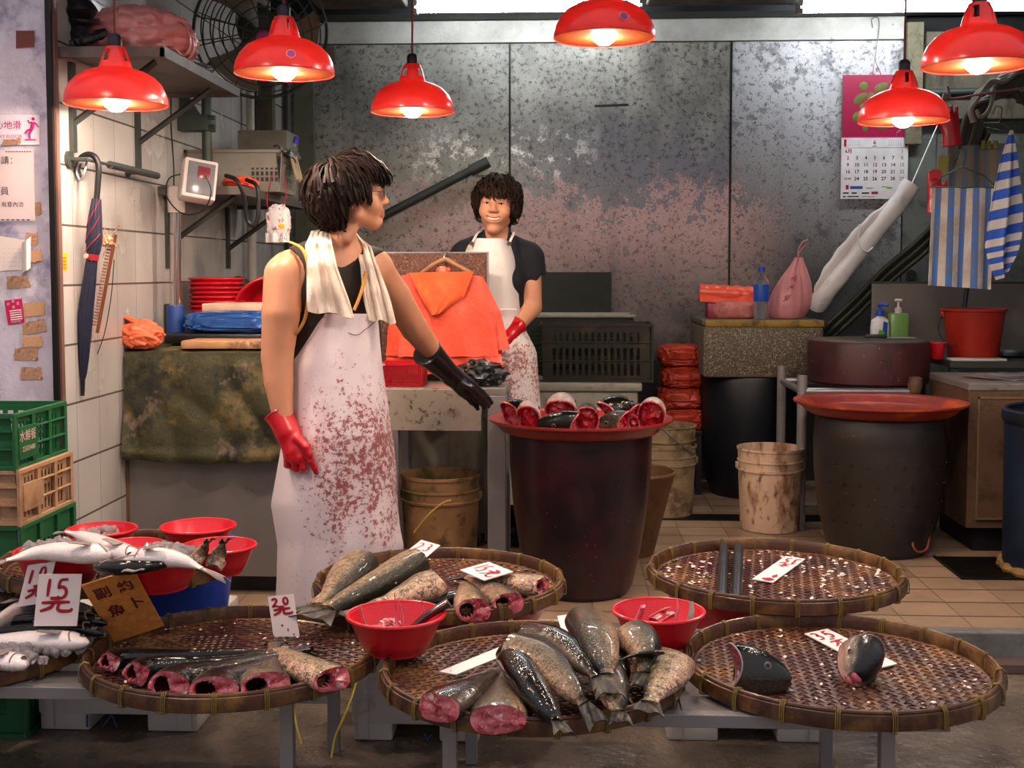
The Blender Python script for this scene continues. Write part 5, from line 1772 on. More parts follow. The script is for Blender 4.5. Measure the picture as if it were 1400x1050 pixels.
b.v = [(x + q.x + .10 * z + .06 * z * z * 3, y + 6.75, z + rzz) for x, y, z in b.v]
obj('bag_body', b, M_pinkbag, tb_)
tp = V((q.x + .034 + .021, 6.75, rzz + .335))
obj('knot_tail', B().tube(crom([tp, tp + V((.005, 0, .03)), tp + V((.03, 0, .06)), tp + V((.055, 0, .08))], 12), [.010] * 6 + [.012, .014, .014, .012, .01, .008, .004], 8, flat=.4)
    .tube(crom([tp, tp + V((.0, 0, .04)), tp + V((.02, -.01, .085)), tp + V((.05, -.01, .1))], 12), [.007] * 13, 8, flat=.4), M_pinkbag, tb_)
tx = B()
for i, ch in enumerate('福滿堂'):
    zz = rzz + .215 - .05 * i
    text_into(tx, ch, (q.x + .018 - .018 * i, 6.75 - .062 - .013 * i, zz), (1, -.1, .25), (.3, -.35, 1), .042, 0, .004)
obj('red_lettering', tx, M_ink, tb_, smooth=False)

# ------------------------------------------------------------------ rolled vinyl and hoses
vy = 6.72
cl = crom([at(1116, 418, vy + .1), at(1135, 392, vy), at(1165, 355, vy), at(1200, 312, vy), at(1228, 278, vy), at(1246, 252, vy)], 40)
vr = thing('rolled_vinyl', 'rolled white vinyl sheet hanging slantwise between sink and calendar', 'sheet', cl[0])
b = B().tube(cl, [.062 - .004 * min(1, i / 12) + .002 * math.sin(i * .7) for i in range(41)], 28, flat=.8)
obj('outer_roll', b, M_whitecloth, vr)
off = V((-.042, -.02, .028))
obj('loose_fold', B().tube([p + off * (.5 + .9 * math.sin(i / 33 * PI)) for i, p in enumerate(cl[:34])], [.012 + .026 * math.sin(i / 33 * PI) + .004 * math.sin(i * 1.3) for i in range(34)], 16, flat=.45), M_whitecloth, vr)
obj('tie_string', B().tube(crom([cl[22] + V((-.08, -.06, .06)), cl[20] + V((-.05, -.07, 0)), cl[19] + V((.01, -.075, -.02)), cl[19] + V((.045, -.06, .0))], 14), .005, 6), M_whitecloth, vr)
obj('hanging_string', B().tube([cl[40], at(1282, 170, 6.9), at(1290, 128, 7.07)], .003, 5), M_whitecloth, vr)
hb = B()
for k in range(5):
    o = V((.012 * (k - 2), .02 * (k % 2), .014 * (k - 2) * (-1)))
    hb.tube(crom([at(1345, 175, 6.62) + o, at(1318, 235, 6.6) + o, at(1292, 300, 6.6) + o, at(1262, 335, 6.6) + o, at(1215, 375, 6.7) + o, at(1170, 420, 6.8) + o, at(1134, 454, 6.85) + o, at(1110, 480, 6.9) + o], 50), .015, 8)
one('hose_bundle', hb, M_hosegreen, 'bundle of dark hoses slanting down behind the striped towel to the sink', 'hose')
hb = B()
for k in range(6):
    o = V((.02 * (k - 2.5), .015 * (k % 3), .012 * (k % 2)))
    hb.tube(crom([at(1440, 75, 6.35) + o, at(1400, 98, 6.35) + V((0, 0, .02 * (k - 3))), at(1365, 118, 6.35) + V((0, 0, .018 * (k - 3))), at(1340, 150, 6.4) + o, at(1322, 205, 6.45) + o, at(1305, 265, 6.5) + o], 44), .0125, 8)
one('cable_bundle', hb, M_hose, 'bundle of grey cables coming down from the right edge beside the towels', 'cable')
hb = B()
for k in range(3):
    o = V((0, -.01 * k, 0))
    hb.tube(crom([at(1330, 168, 6.3) + o, at(1326, 150, 6.3) + o, at(1335, 128 + 4 * k, 6.28) + o, at(1352, 118 - 3 * k, 6.27) + o, at(1372, 104 + 4 * k, 6.27) + o, at(1402, 96 - 3 * k, 6.27) + o, at(1440, 80, 6.27) + o], 40), .012, 8)
hb.tube(crom([at(1360, 122, 6.26), at(1352, 150, 6.25), at(1340, 160, 6.25), at(1335, 150, 6.25)], 20), .01, 8)
one('pale_cable', hb, M_hosepale, 'pale twisted cables wrapped over the grey cable bundle at the right', 'cable')
b = B()
for k in range(7):
    a0 = at(1386 + 2 * k, 112 + 5 * k, 6.4)
    b.tube(crom([a0 + V((-.03, 0, .02)), a0 + V((.03, -.02, -.08 + .01 * k)), a0 + V((.10, 0, -.16)), a0 + V((.2, .02, -.2)), V((2.76, 6.5, a0.z - .1))], 14), .013, 8)
one('hose_coil', b, mat('brown_grey_hose', '#3d362e', 0.55), 'coil of dark hose at the right edge under the large lamp', 'hose')
# ------------------------------------------------------------------ stand with the chopping block
sdx0, sdx1 = at(1097, 520, 5.86).x, at(1251, 520, 5.86).x
sd = thing('metal_stand', 'steel pipe stand under the maroon chopping block', 'stand', ((sdx0 + sdx1) / 2, 6.1, 0))
for x in (sdx0, sdx1):
    for y in (5.86, 6.42):
        obj('leg', B().tube([(x, y, 0), (x, y, .745 if x == sdx0 else .72)], .024, 14), M_frame if x == sdx0 else M_rustcab, sd)
obj('top_frame', B().tube([(sdx0, 5.86, .668), (sdx1, 5.86, .668), (sdx1, 6.42, .668), (sdx0, 6.42, .668), (sdx0, 5.86, .668)], .018, 10), M_steel, sd)
obj('lower_crossbar', B().tube([(sdx0, 5.86, .12), (sdx1, 5.86, .12)], .014, 10), M_steel, sd)
obj('end_knob', B().lathe([(.0, .66), (.03, .665), (.036, .70), (.034, .735), (.02, .742), (0, .743)], 20, (sdx1, 5.86, 0)), M_rustcab, sd)
bkx = at(1187, 490, 6.15).x
ck = thing('chopping_block', 'large round maroon chopping block on the steel pipe stand', 'block', (bkx, 6.15, .688))
obj('block', B().lathe([(0, .688), (.285, .688), (.297, .70), (.299, .885), (.292, .90), (0, .902)], 64, (bkx, 6.15, 0), wob=lambda a, z: .003 * math.sin(a * 5) + .002 * math.sin(a * 13 + z * 20)), M_block, ck)
obj('cut_top', B().lathe([(.285, .9015), (.27, .906), (0, .904)], 48, (bkx, 6.15, 0)), M_blocktop, ck)
kp = at(1215, 462, 6.15)
kn_ = thing('cleaver', 'black-handled knife lying on the chopping block top', 'knife', (kp.x, 6.2, .907))
obj('handle', B().box((kp.x - .05, 6.2, .918), (.11, .02, .02), (0, 0, -.15), 0, .005), M_black, kn_)
obj('blade', B().box((kp.x + .07, 6.185, .912), (.14, .06, .004), (0, 0, -.15)), M_steel, kn_)

# ------------------------------------------------------------------ right counter
kx = 1.765
cb_ = thing('sink_cabinet', 'rust-stained steel sink cabinet at the right behind the blue barrel', 'cabinet', (2.2, 5.6, .1))
obj('cabinet_body', B().bx(kx, 2.70, 5.36, 5.93, .115, .725, 0, .003), M_rustcab, cb_, smooth=False)
obj('cabinet_top', B().bx(kx - .004, 2.705, 5.355, 5.935, .725, .757, 0, .004), M_oldsteel, cb_, smooth=False)
dr = obj('door', B().bx(kx + .04, 2.4, 5.350, 5.362, .16, .70, 0, .003), M_rustcab, cb_, smooth=False)
obj('door_frame', B().bx(kx + .035, 2.405, 5.345, 5.351, .69, .70).bx(kx + .035, kx + .043, 5.345, 5.351, .16, .70).bx(kx + .035, 2.405, 5.345, 5.351, .155, .163), mat('worn_edge', '#7d664c', 0.5, 0.3), dr, smooth=False)
obj('plinth', B().bx(kx + .05, 2.7, 5.42, 5.9, 0, .115), M_black, cb_, smooth=False)
fm = B().blob((2.18, 5.62, .765), (.30, .16, .014), .3, 4, 2, 5, floor=.758, fold=.3)
one('clear_film', fm, M_clearfilm, 'crumpled clear film lying on top of the rust-stained cabinet', 'film')
cn = thing('counter', 'dark wet counter with raised steel back panel at the right', 'counter', (2.1, 6.3, 0))
obj('counter_top', B().bx(1.64, 2.72, 6.46, 6.62, .775, .805).bx(1.88, 2.72, 6.0, 6.46, .775, .805), M_pipegrey, cn)
for x in (1.91, 2.66):
    for y in (6.04, 6.58):
        obj('leg', B().bx(x - .02, x + .02, y - .02, y + .02, 0, .775), M_pipegrey, cn)
q0 = at(1192, 387, 6.63)
obj('back_panel', B().bx(q0.x, 2.72, 6.62, 6.64, .805, q0.z, 0, .003), M_cabsteel, cn, smooth=False)
obj('panel_edge', B().bx(q0.x - .004, 2.72, 6.612, 6.644, q0.z, q0.z + .008), M_pipegrey, cn, smooth=False)
one('white_tray', B().bx(1.89, 2.16, 6.01, 6.10, .806, .818, 0, .004), M_foam, 'narrow white foam tray at the front of the dark counter', 'tray')
bkq = at(1331, 455, 6.2)
bkt = thing('bucket', 'red plastic bucket on the dark counter below the striped towel', 'bucket', (bkq.x, 6.2, .806))
obj('body', B().lathe([(0, .808), (.118, .808), (.122, .815), (.150, 1.045), (.160, 1.047), (.161, 1.058), (.152, 1.06), (.146, 1.045), (.114, .82), (0, .82)], 48, (bkq.x, 6.2, 0)), M_redbucket, bkt)
obj('handle', B().tube(crom([V((bkq.x - .153, 6.2, 1.03)), V((bkq.x - .19, 6.15, .99)), V((bkq.x - .20, 6.09, .93)), V((bkq.x - .17, 6.05, .89)), V((bkq.x - .13, 6.04, .875))], 20), .004, 6), M_black, bkt)
obj('handle_ear', B().box((bkq.x - .157, 6.2, 1.03), (.02, .03, .03), None, 0, .004), M_redbucket, bkt)
cpq = at(1281, 476, 6.15)
cp_ = thing('cup', 'small red plastic cup on the counter left of the red bucket', 'cup', (cpq.x, 6.15, .806))
obj('cup_body', B().lathe([(0, .807), (.028, .807), (.030, .81), (.042, .882), (.046, .884), (.046, .889), (.041, .888), (.028, .815), (0, .815)], 32, (cpq.x, 6.15, 0)), M_redplastic, cp_)
ti = at(1325, 410, 6.28)
one('dark_tool', B().tube([V((bkq.x + .01, 6.22, .86)), V((bkq.x - .03, 6.26, 1.06)), at(1322, 393, 6.35)], [.022, .024, .026], 8, flat=.5), M_black, 'dark flat tool handle sticking out of the red bucket', 'tool')
one('black_dish', B().lathe([(0, .806), (.12, .806), (.13, .82), (.125, .835), (.11, .82), (0, .818)], 32, (2.27, 6.34, 0)), M_black, 'black round lid on the counter right of the red bucket', 'dish')
# soap bottles
sq = at(1203, 440, 6.5)
s1_ = thing('soap_bottle', 'white pump soap bottle with blue pump behind the chopping block', 'bottle', (sq.x, 6.5, .806))
obj('bottle_body', B().lathe([(0, .807), (.045, .807), (.048, .815), (.050, .95), (.046, .985), (.028, 1.0), (.020, 1.003), (.020, 1.015), (0, 1.015)], 32, (sq.x, 6.5, 0), sy=.65), M_soapwhite, s1_)
obj('pump_collar', B().lathe([(.021, 1.01), (.021, 1.04), (.008, 1.043), (.006, 1.06), (.0, 1.06)], 20, (sq.x, 6.5, 0)), M_bottlelabel, s1_)
obj('pump_head', B().tube(crom([(sq.x - .014, 6.5, 1.066), (sq.x + .01, 6.495, 1.072), (sq.x + .036, 6.48, 1.066)], 8), .009, 10).tube([(sq.x, 6.5, 1.05), (sq.x, 6.5, 1.07)], .005, 8), M_bottlelabel, s1_)
lbq = B()
lbq.add([(sq.x + .004, 6.4655, .90), (sq.x + .032, 6.472, .90), (sq.x + .034, 6.471, .975), (sq.x + .01, 6.4655, .982)], [(0, 1, 2, 3)], 0)
lbq.add([(sq.x - .02, 6.464, .905), (sq.x + .01, 6.463, .90), (sq.x + .016, 6.463, .925), (sq.x - .01, 6.463, .94)], [(0, 1, 2, 3)], 1)
obj('label_print', lbq, [M_blueprint, M_greenprint], s1_, smooth=False)
gq = at(1228, 440, 6.52)
s2_ = thing('soap_bottle', 'green square pump soap bottle beside the white one at the back panel', 'bottle', (gq.x, 6.52, .806))
obj('bottle_body', B().bx(gq.x - .049, gq.x + .049, 6.485, 6.555, .807, 1.025, 0, .014), M_greensoap, s2_)
obj('pump_collar', B().lathe([(.020, 1.02), (.018, 1.052), (.008, 1.055), (.006, 1.085), (0, 1.085)], 20, (gq.x, 6.52, 0)), M_whiteplastic, s2_)
obj('pump_head', B().tube([(gq.x - .02, 6.52, 1.092), (gq.x + .018, 6.52, 1.092)], .008, 10), M_whiteplastic, s2_)

# blue barrel at the right edge
bbx = at(1371, 680, 5.06).x + .29
bb_ = barrel('grimy blue barrel cut by the right edge, standing on a rag', bbx, 5.035, [(.275, .012), (.28, .03), (.285, .62), (.292, .628), (.297, .645), (.295, .675), (.284, .678)], M_barrelblue)
b = B()
b.tube(ringpts((bbx, 5.035, .022), .283, (1, 0, 0), (0, 1, 0), 60), [.018 + .007 * math.sin(i * 2.1) for i in range(61)], 8, cap=False)
one('floor_rag', b, mat('straw_brown_rag', '#8a6a3c', 0.8, 0, 0.35, 30, [('#3d2c18', 25, 0.5, 0.62, 0.8)], 0.5, 80), 'frayed brown rag wrapped round the foot of the blue barrel', 'rag')
g0, g1 = on(1247, 766, 0), on(1352, 791, 0)
gr = thing('drain_grate', 'black drain grate let into the tiles right of the perforated barrel', 'grate', ((g0.x + g1.x) / 2, 5.05, .001))
b = B().bx(1.60, 1.90, 4.90, 5.28, .0005, .004)
for k in range(14):
    b.bx(1.60, 1.90, 4.905 + .0268 * k, 4.915 + .0268 * k, .003, .010)
b.bx(1.60, 1.61, 4.9, 5.28, .003, .011).bx(1.89, 1.90, 4.9, 5.28, .003, .011)
obj('grate_bars', b, M_grate, gr, smooth=False)
one('floor_pump', B().bx(1.70, 2.66, 5.60, 5.9, .0, .04, 0, .01), M_black, 'dark low base under the rust-stained sink cabinet', 'base') if False else None
vp = thing('water_valve', 'dark valve and thin pipe between the perforated barrel and cabinet', 'valve', (1.66, 5.75, 0))
obj('pipe', B().tube([(1.66, 5.75, 0), (1.66, 5.75, .62)], .009, 8), M_hosegreen, vp)
obj('valve_body', B().lathe([(.02, .10), (.05, .12), (.055, .20), (.03, .22), (.03, .28), (.05, .29), (.05, .31), (.0, .315)], 20, (1.66, 5.75, 0)), M_pipegrey, vp)
obj('spout', B().tube([(1.66, 5.72, .16), (1.69, 5.63, .16)], .025, 12), M_rustcab, vp)

# ------------------------------------------------------------------ calendar
CY = 7.17
K = [at(x, y, CY) for x, y in ((1150, 272), (1240, 272), (1241, 102), (1151, 102))]
kx0, kx1, kz0, kz1 = K[0].x, K[1].x, K[0].z, K[2].z
kzm = at(1200, 188, CY).z
cal = thing('wall_calendar', 'crimson and white June wall calendar behind a red lamp', 'calendar', ((kx0 + kx1) / 2, CY, kz0))
obj('picture_sheet', B().bx(kx0, kx1, CY - .003, CY + .004, kzm, kz1), M_calred, cal, smooth=False)
obj('month_sheet', B().bx(kx0 - .004, kx1, CY - .005, CY + .003, kz0, kzm), M_calpaper, cal, smooth=False)
br_ = B()
for pts, r in (([(1180, 112), (1182, 124)], .026), ([(1196, 124), (1214, 114)], .024), ([(1168, 142), (1176, 134), (1186, 128)], .022), ([(1178, 142), (1182, 150)], .02),
               ([(1168, 166), (1176, 152)], .024), ([(1182, 172), (1184, 180)], .016), ([(1196, 172), (1218, 174)], .016), ([(1206, 140), (1200, 160)], .024), ([(1192, 126), (1190, 140)], .02)):
    br_.tube(crom([at(x, y, CY - .004) for x, y in pts], 8), [r * q for q in (.25, .7, .95, 1.05, 1, .95, .85, .6, .2)], 10, flat=.12, up=V((0, 1, 0)))
obj('brush_character', br_, M_calgreen, cal)
tx = B()
W_ = kx1 - kx0


def ct(s, fx, py, sz_, mi, align='CENTER'):
    text_into(tx, s, (kx0 + W_ * fx, CY - .005, at(1200, py, CY).z), (1, 0, 0), (0, 0, 1), sz_, mi, .001, align, sz_ * .022)


ct('6', .49, 195, .034, 1)
ct('JUNE', .49, 200, .010, 0)
ct('6月', .10, 207, .028, 1)
rows = [(207, ['', '', '', '', '', '', '1']), (216, ['2', '3', '4', '5', '6', '7', '8']), (225.6, ['9', '10', '11', '12', '13', '14', '15']),
        (235, ['16', '17', '18', '19', '20', '21', '22']), (244.5, ['23/30', '24', '25', '26', '27', '28', '29'])]
for py, r in rows:
    for i, s_ in enumerate(r):
        if s_:
            red = i == 0 or s_ == '12'
            ct(s_, .09 + i * .1366, py, .017 if '/' in s_ else .028, 1 if red else (2 if i == 6 else 0))
for i in range(6):
    for k, py in enumerate((192, 194.5, 197, 199)):
        z = at(1200, py, CY).z
        for xx in (.08 + .035 * i, .70 + .035 * i):
            tx.bx(kx0 + W_ * xx, kx0 + W_ * (xx + .018), CY - .0062, CY - .0055, z - .002, z + .001, 2)
for fx in (.025, .95):
    z0, z1 = at(1200, 200.5, CY).z, at(1200, 190.5, CY).z
    tx.bx(kx0 + W_ * fx, kx0 + W_ * (fx + .04), CY - .0062, CY - .0055, z0, z1, 1)
z = at(1200, 202, CY).z
tx.bx(kx0 + .01, kx1 - .01, CY - .0062, CY - .0055, z - .0012, z + .0008, 0)
for (x0, x1, y0, y1, mi) in ((1156, 1160, 253, 259, 1), (1162, 1179, 254.5, 258.5, 3), (1184, 1193, 256.5, 258, 2), (1205, 1213, 255, 256, 2), (1212, 1219, 256, 258, 4),
                             (1152, 1160, 263, 265, 0), (1164, 1171, 263, 265, 0), (1178, 1188, 263, 265, 0), (1191, 1200, 262, 265.5, 1), (1152, 1156, 268, 270, 3), (1158, 1174, 268, 269.5, 0), (1178, 1196, 268.3, 269.3, 2)):
    a, c_ = at(x0, y1, CY), at(x1, y0, CY)
    tx.bx(a.x, c_.x, CY - .0062, CY - .0055, a.z, c_.z, mi)
obj('print', tx, [M_blackink, M_ink, mat('grey_print', '#8a868c', 0.6), M_blueprint, M_greenprint], cal, smooth=False)
cbn = B()
for i in range(34):
    x = kx0 + .005 + (W_ - .01) * i / 33
    cbn.bx(x - .002, x + .002, CY - .007, CY + .002, kzm - .004, kzm + .004)
obj('wire_binding', cbn, M_magenta, cal, smooth=False)
tpq = at(1196, 82, CY)
obj('hanging_string', B().tube([V((kx0 + W_ * .44, CY - .004, kz1)), tpq, V((kx0 + W_ * .57, CY - .004, kz1))], .0028, 5), M_ink, cal)
obj('hanging_wire', B().tube(crom([tpq, at(1199, 60, CY), at(1202, 36, CY), at(1200, 24, CY - .02), at(1192, 26, CY - .02), at(1193, 38, CY)], 24), .003, 5), M_wire, cal)

# ------------------------------------------------------------------ clothes line, towels, gloves
line_y = 6.2
one('clothes_line', B().tube(crom([at(1215, 135, 6.6), at(1262, 137, line_y), at(1310, 134, line_y), at(1345, 128, line_y), at(1420, 118, line_y)], 24), .006, 6), mat('pinkish_rope', '#8d5a56', 0.7),
    'pinkish hanging line above the towels at the right', 'rope')
one('wall_pipe', B().tube([at(1232, 128, 7.1), at(1500, 120, 7.1)], .022, 10), M_pipegrey, 'horizontal grey pipe on the wall above the towels', 'pipe')
one('thin_wire', B().tube([at(1243, 190, 6.9), at(1300, 189, 6.5)], .0018, 5).tube(crom([at(1226, 188, 6.9), at(1226, 182, 6.9), at(1236, 175, 6.9), at(1256, 168, 6.8), at(1285, 158, 6.5)], 14), .0022, 5), M_wire,
    'thin pale wire strung beside the calendar under the lamp', 'wire')


def towel(label, P4, m, nm='striped_towel', wav=.012, nU=40, nV=30, fold=None):
    """P4(u,v)->point, with u,v kept as texture coordinates"""
    b = B()
    b.sheet(P4, nU, nV, .004)
    uv = []
    for k in range(2):
        for i in range(nU + 1):
            for j in range(nV + 1):
                uv.append((i / nU, j / nV))
    b.uv = uv
    return one(nm, b, m, label, 'towel')


def tA(u, v):
    p = at(1275 + (1360 - 1275) * u - 4 * v * (1 - u) + (-2) * v * u, 257 + 6 * u * u * 0 + (136 + 6 * u - 3) * v, 6.0)
    return p + V((0, .014 * math.sin(u * 15) * (.35 + v) + .02 * v, 0))


towel('blue and white striped towel stained brown, hanging over the red bucket', tA, M_towelA)


def tB(u, v):
    T_ = ((178, 1381, 1385), (215, 1369, 1391), (250, 1362, 1394), (290, 1356, 1396), (330, 1351, 1393), (352, 1355, 1387), (377, 1366, 1374))
    k = min(5, int(v * 6))
    f = v * 6 - k
    y, l, r = (T_[k][i] + (T_[k + 1][i] - T_[k][i]) * f for i in range(3))
    p = at(l + (r - l) * u, y - 12 * (u - .5) * min(1, v * 2), 5.9)
    return p + V((0, .045 * math.sin(u * 9 + v * 2) * min(1, v * 2), 0))


towel('bright blue striped towel gathered to a point at the right of the stained towel', tB, M_towelB)


def tC(u, v):
    p = at(1296 + 76 * u, 200 + (62) * v - 4 * u, 6.45)
    return p + V((0, .012 * math.sin(u * 12), 0))


towel('faded grey-blue striped towel hanging behind the stained towel', tC, M_towelC)


def wire_hanger(label, hook, sh_l, sh_r, bar_l, bar_r, Y, m):
    t = thing('wire_hanger', label, 'hanger', at(*hook, Y), 'wire hangers on the line')
    hx, hy = hook
    obj('wire', B().tube(crom([at(hx - 8, hy + 6, Y), at(hx - 4, hy - 5, Y), at(hx + 4, hy - 2, Y), at(hx + 3, hy + 8, Y), at(hx, hy + 18, Y)], 16), .0032, 6)
        .tube([at(hx, hy + 18, Y), at(*sh_l, Y), at(*bar_l, Y), at(*bar_r, Y), at(*sh_r, Y), at(hx, hy + 18, Y)], .0032, 6), m, t)


wire_hanger('green wire hanger carrying the stained striped towel', (1316, 210), (1290, 240), (1345, 240), (1272, 256), (1364, 257), 6.0, M_wiregreen)
wire_hanger('dark wire hanger above the gathered blue towel', (1366, 150), (1345, 168), (1380, 176), (1342, 173), (1384, 182), 5.95, M_pipegrey)
pg = B()
for x in (1344, 1352, 1362):
    a = at(x, 198, 6.43)
    pg.box(a, (.02, .012, .045), None, 0, .002)
one('towel_pegs', pg, mat('olive_peg', '#7d7a2c', 0.5), 'olive clothes pegs along the top of the faded towel', 'pegs')


def hang_glove(label, base, up, Y, L, m, spread=.35, flip=1, xw=1.0):
    """empty rubber glove hanging from its fingers: fingers up, cuff below"""
    t = thing('rubber_glove', label, 'glove', at(*base, Y), 'red gloves hanging on the line')
    p = at(*base, Y)
    q = at(*up, Y)
    d = (q - p).normalized()
    s_ = V((0, -1, 0)).cross(d).normalized()
    S = SDF(axis([(p.x - .16, p.x + .16, .0045)]), axis([(Y - .05, Y + .05, .0045)]), axis([(min(p.z, q.z) - .12, max(p.z, q.z) + .16, .0045)]))
    S.cone(p, p + d * L * .55, .046 * xw, .036 * xw, .02, flat=((0, 1, 0), .5))
    S.cone(p + d * L * .5, p + d * L * .72, .036 * xw, .040 * xw, .02, flat=((0, 1, 0), .5))
    for i in range(4):
        o = (i - 1.5) * .021
        r0 = p + d * L * .70 + s_ * o * xw
        S.cone(r0, r0 + d * (.075 - .008 * abs(i - 1.3)) + s_ * o * spread, .0105, .008, .008)
    r0 = p + d * L * .5 + s_ * flip * .03 * xw
    S.cone(r0, r0 + d * .05 + s_ * flip * .035, .012, .0095, .012)
    S.clip(lambda X, Y_, Z: -((X - p.x) * d.x + (Z - p.z) * d.z) - .0)
    obj('glove', S.mesh(), m, t)
    return t


hang_glove('red rubber glove hanging by its fingers beside the calendar lamp', (1302, 200), (1296, 140), 6.25, .18, M_redglove, .2, 1, 1.1)
hang_glove('smaller red rubber glove hanging with its cuff down left of the stained towel', (1276, 292), (1278, 215), 6.1, .20, M_redglove, .1, -1, .75)
one('glove_peg', B().box(at(1290, 140, 6.2), (.03, .02, .09), (0, .3, 0), 0, .004).box(at(1297, 128, 6.2), (.014, .02, .08), (0, -.2, 0), 0, .004), M_hosepale, 'grey peg clamping the red glove on the line', 'peg')
one('glove_string', B().tube([at(1279, 236, 6.1), at(1280, 205, 6.12), at(1284, 137, 6.2)], .003, 5), M_wire, 'thin string holding the smaller red glove below the line', 'string')
one('yellow_card', B().box(at(1289, 225, 6.3), (.05, .004, .09), (0, .12, 0)), mat('olive_card', '#8b8440', 0.6), 'small olive card tucked beside the faded towel', 'card')
one('wall_stud', B().tube([at(1246, 376, 7.2), at(1246, 376, 7.13)], .03, 16), M_black, 'round black stud on the wall above the steel back panel', 'stud')
# grey diagonal pipe on the wall behind the woman
wp = thing('wall_tube', 'dark slanted tube fixed on the back wall above the woman', 'pipe', at(530, 292, 7.1))
obj('tube', B().tube([at(505, 305, 7.13), at(648, 231, 7.13)], .026, 14), M_pipegrey, wp)
obj('tube_socket', B().tube([at(643, 234, 7.13), at(668, 221, 7.13)], .034, 16), M_pipegrey, wp)
one('wall_slot', B().box(at(836, 144, 7.2), (.20, .008, .012), (0, -.03, 0)), M_black, 'thin dark metal strip on the back wall under the centre lamp', 'strip')
one('wall_box', B().bx(-1.47, -1.37, 7.13, 7.2, at(460, 88, 7.2).z, at(460, 66, 7.2).z, 0, .004), M_board, 'small grey box on the back wall right of the fan', 'box')
# ------------------------------------------------------------------ low tables and foam boxes carrying the trays
TBZ = .262


def low_table(label, x0, x1, y0, y1, legs):
    t = thing('low_table', label, 'table', ((x0 + x1) / 2, (y0 + y1) / 2, ZS), 'low steel tables under the trays')
    f = B()
    for y in (y0, y1 - .03):
        f.bx(x0, x1, y, y + .03, TBZ - .03, TBZ, 0, .002)
    for x in (x0, x1 - .03):
        f.bx(x, x + .03, y0 + .03, y1 - .03, TBZ - .03, TBZ, 0, .002)
    f.bx((x0 + x1) / 2 - .015, (x0 + x1) / 2 + .015, y0 + .03, y1 - .03, TBZ - .03, TBZ)
    obj('frame', f, M_frame, t, smooth=False)
    obj('slat_top', B().bx(x0 + .03, x1 - .03, y0 + .03, y0 + .13, TBZ - .012, TBZ - .004).bx(x0 + .03, x1 - .03, y1 - .14, y1 - .03, TBZ - .012, TBZ - .004), M_oldsteel, t, smooth=False)
    for x in legs:
        for y in (y0 + .002, y1 - .034):
            obj('leg', B().bx(x - .016, x + .016, y, y + .032, ZS, TBZ - .03, 0, .002), M_frame, t, smooth=False)


low_table('low grey steel table under the left trays, cut by the left edge', -2.05, -.56, 2.76, 3.36, (-.66, -1.9))
low_table('low grey steel table under the two front right trays', -.295, .85, 2.65, 3.30, (-.262, .715))


def foam_box(label, x0, x1, y0, y1, z1, print_=None):
    t = thing('foam_box', label, 'box', ((x0 + x1) / 2, (y0 + y1) / 2, ZS), 'white foam boxes under the trays')
    b = B()
    w = x1 - x0
    b.bx(x0, x1, y0, y1, ZS + .05, z1 - .05, 0, .008)
    for a, c in ((0, .33), (.67, 1)):
        b.bx(x0 + w * a + .004, x0 + w * c - .004, y0 + .004, y1 - .004, ZS, ZS + .06, 0, .008)
    b.bx(x0 + .02, x0 + .05, y0 - .006, y0 + .01, ZS + .01, z1 - .06, 0, .002).bx(x1 - .06, x1 - .02, y0 - .006, y0 + .01, ZS + .01, z1 - .06, 0, .002)
    obj('box_body', b, M_foam, t)
    obj('lid', B().bx(x0 - .008, x1 + .008, y0 - .008, y1 + .008, z1 - .05, z1, 0, .008), M_foam, t)
    if print_:
        p = B()
        for pts in print_:
            p.tube([at(x, y, y0 - .003) for x, y in pts], .0035, 5, flat=.3, up=V((0, 1, 0)))
        obj('pen_mark', p, M_mossline, t)
    return t


YF = 3.46
foam_box('white foam box under the left tray with two blue pen strokes', at(28, 0, YF).x, at(255, 0, YF).x, YF, YF + .42, .18, [[(119, 977), (119, 994)], [(140, 994), (153, 977), (160, 995)]])
foam_box('white foam box between the two front tables with a small blue tick', at(472, 0, 3.42).x, at(655, 0, 3.42).x, 3.42, 3.80, .19, [[(580, 1002), (584, 1013), (589, 1004)]])
foam_box('stained white foam box behind the right table leg pair, seen below the right tray', at(918, 0, YF).x, at(1152, 0, YF).x, YF, YF + .40, .19)
foam_box('white foam box in shadow under the middle tray, between two others', at(648, 0, 3.56).x + .03, at(800, 0, 3.56).x, 3.56, 3.86, .12)


def basin(label, x, y, z0, r, h, m, group=None):
    t = thing('basin', label, 'basin', (x, y, z0), group)
    obj('basin_body', B().lathe([(0, 0), (r * .78, 0), (r * .82, .012), (r * .97, h - .014), (r * 1.03, h - .008), (r * 1.03, h), (r * .96, h - .004), (r * .80, .014), (0, .012)], 48, (x, y, z0)), m, t)
    return t


basin('blue plastic basin propping up the tray of red colanders', -1.20, 3.62, .181, .185, .232, M_bluetub)
basin('red basin propping up the middle back tray of cut fish', -.30, 3.61, .191, .27, .095, M_redplastic, 'red basins under trays')
basin('red basin propping up the empty back right tray', .55, 3.66, .191, .26, .118, M_redplastic, 'red basins under trays')


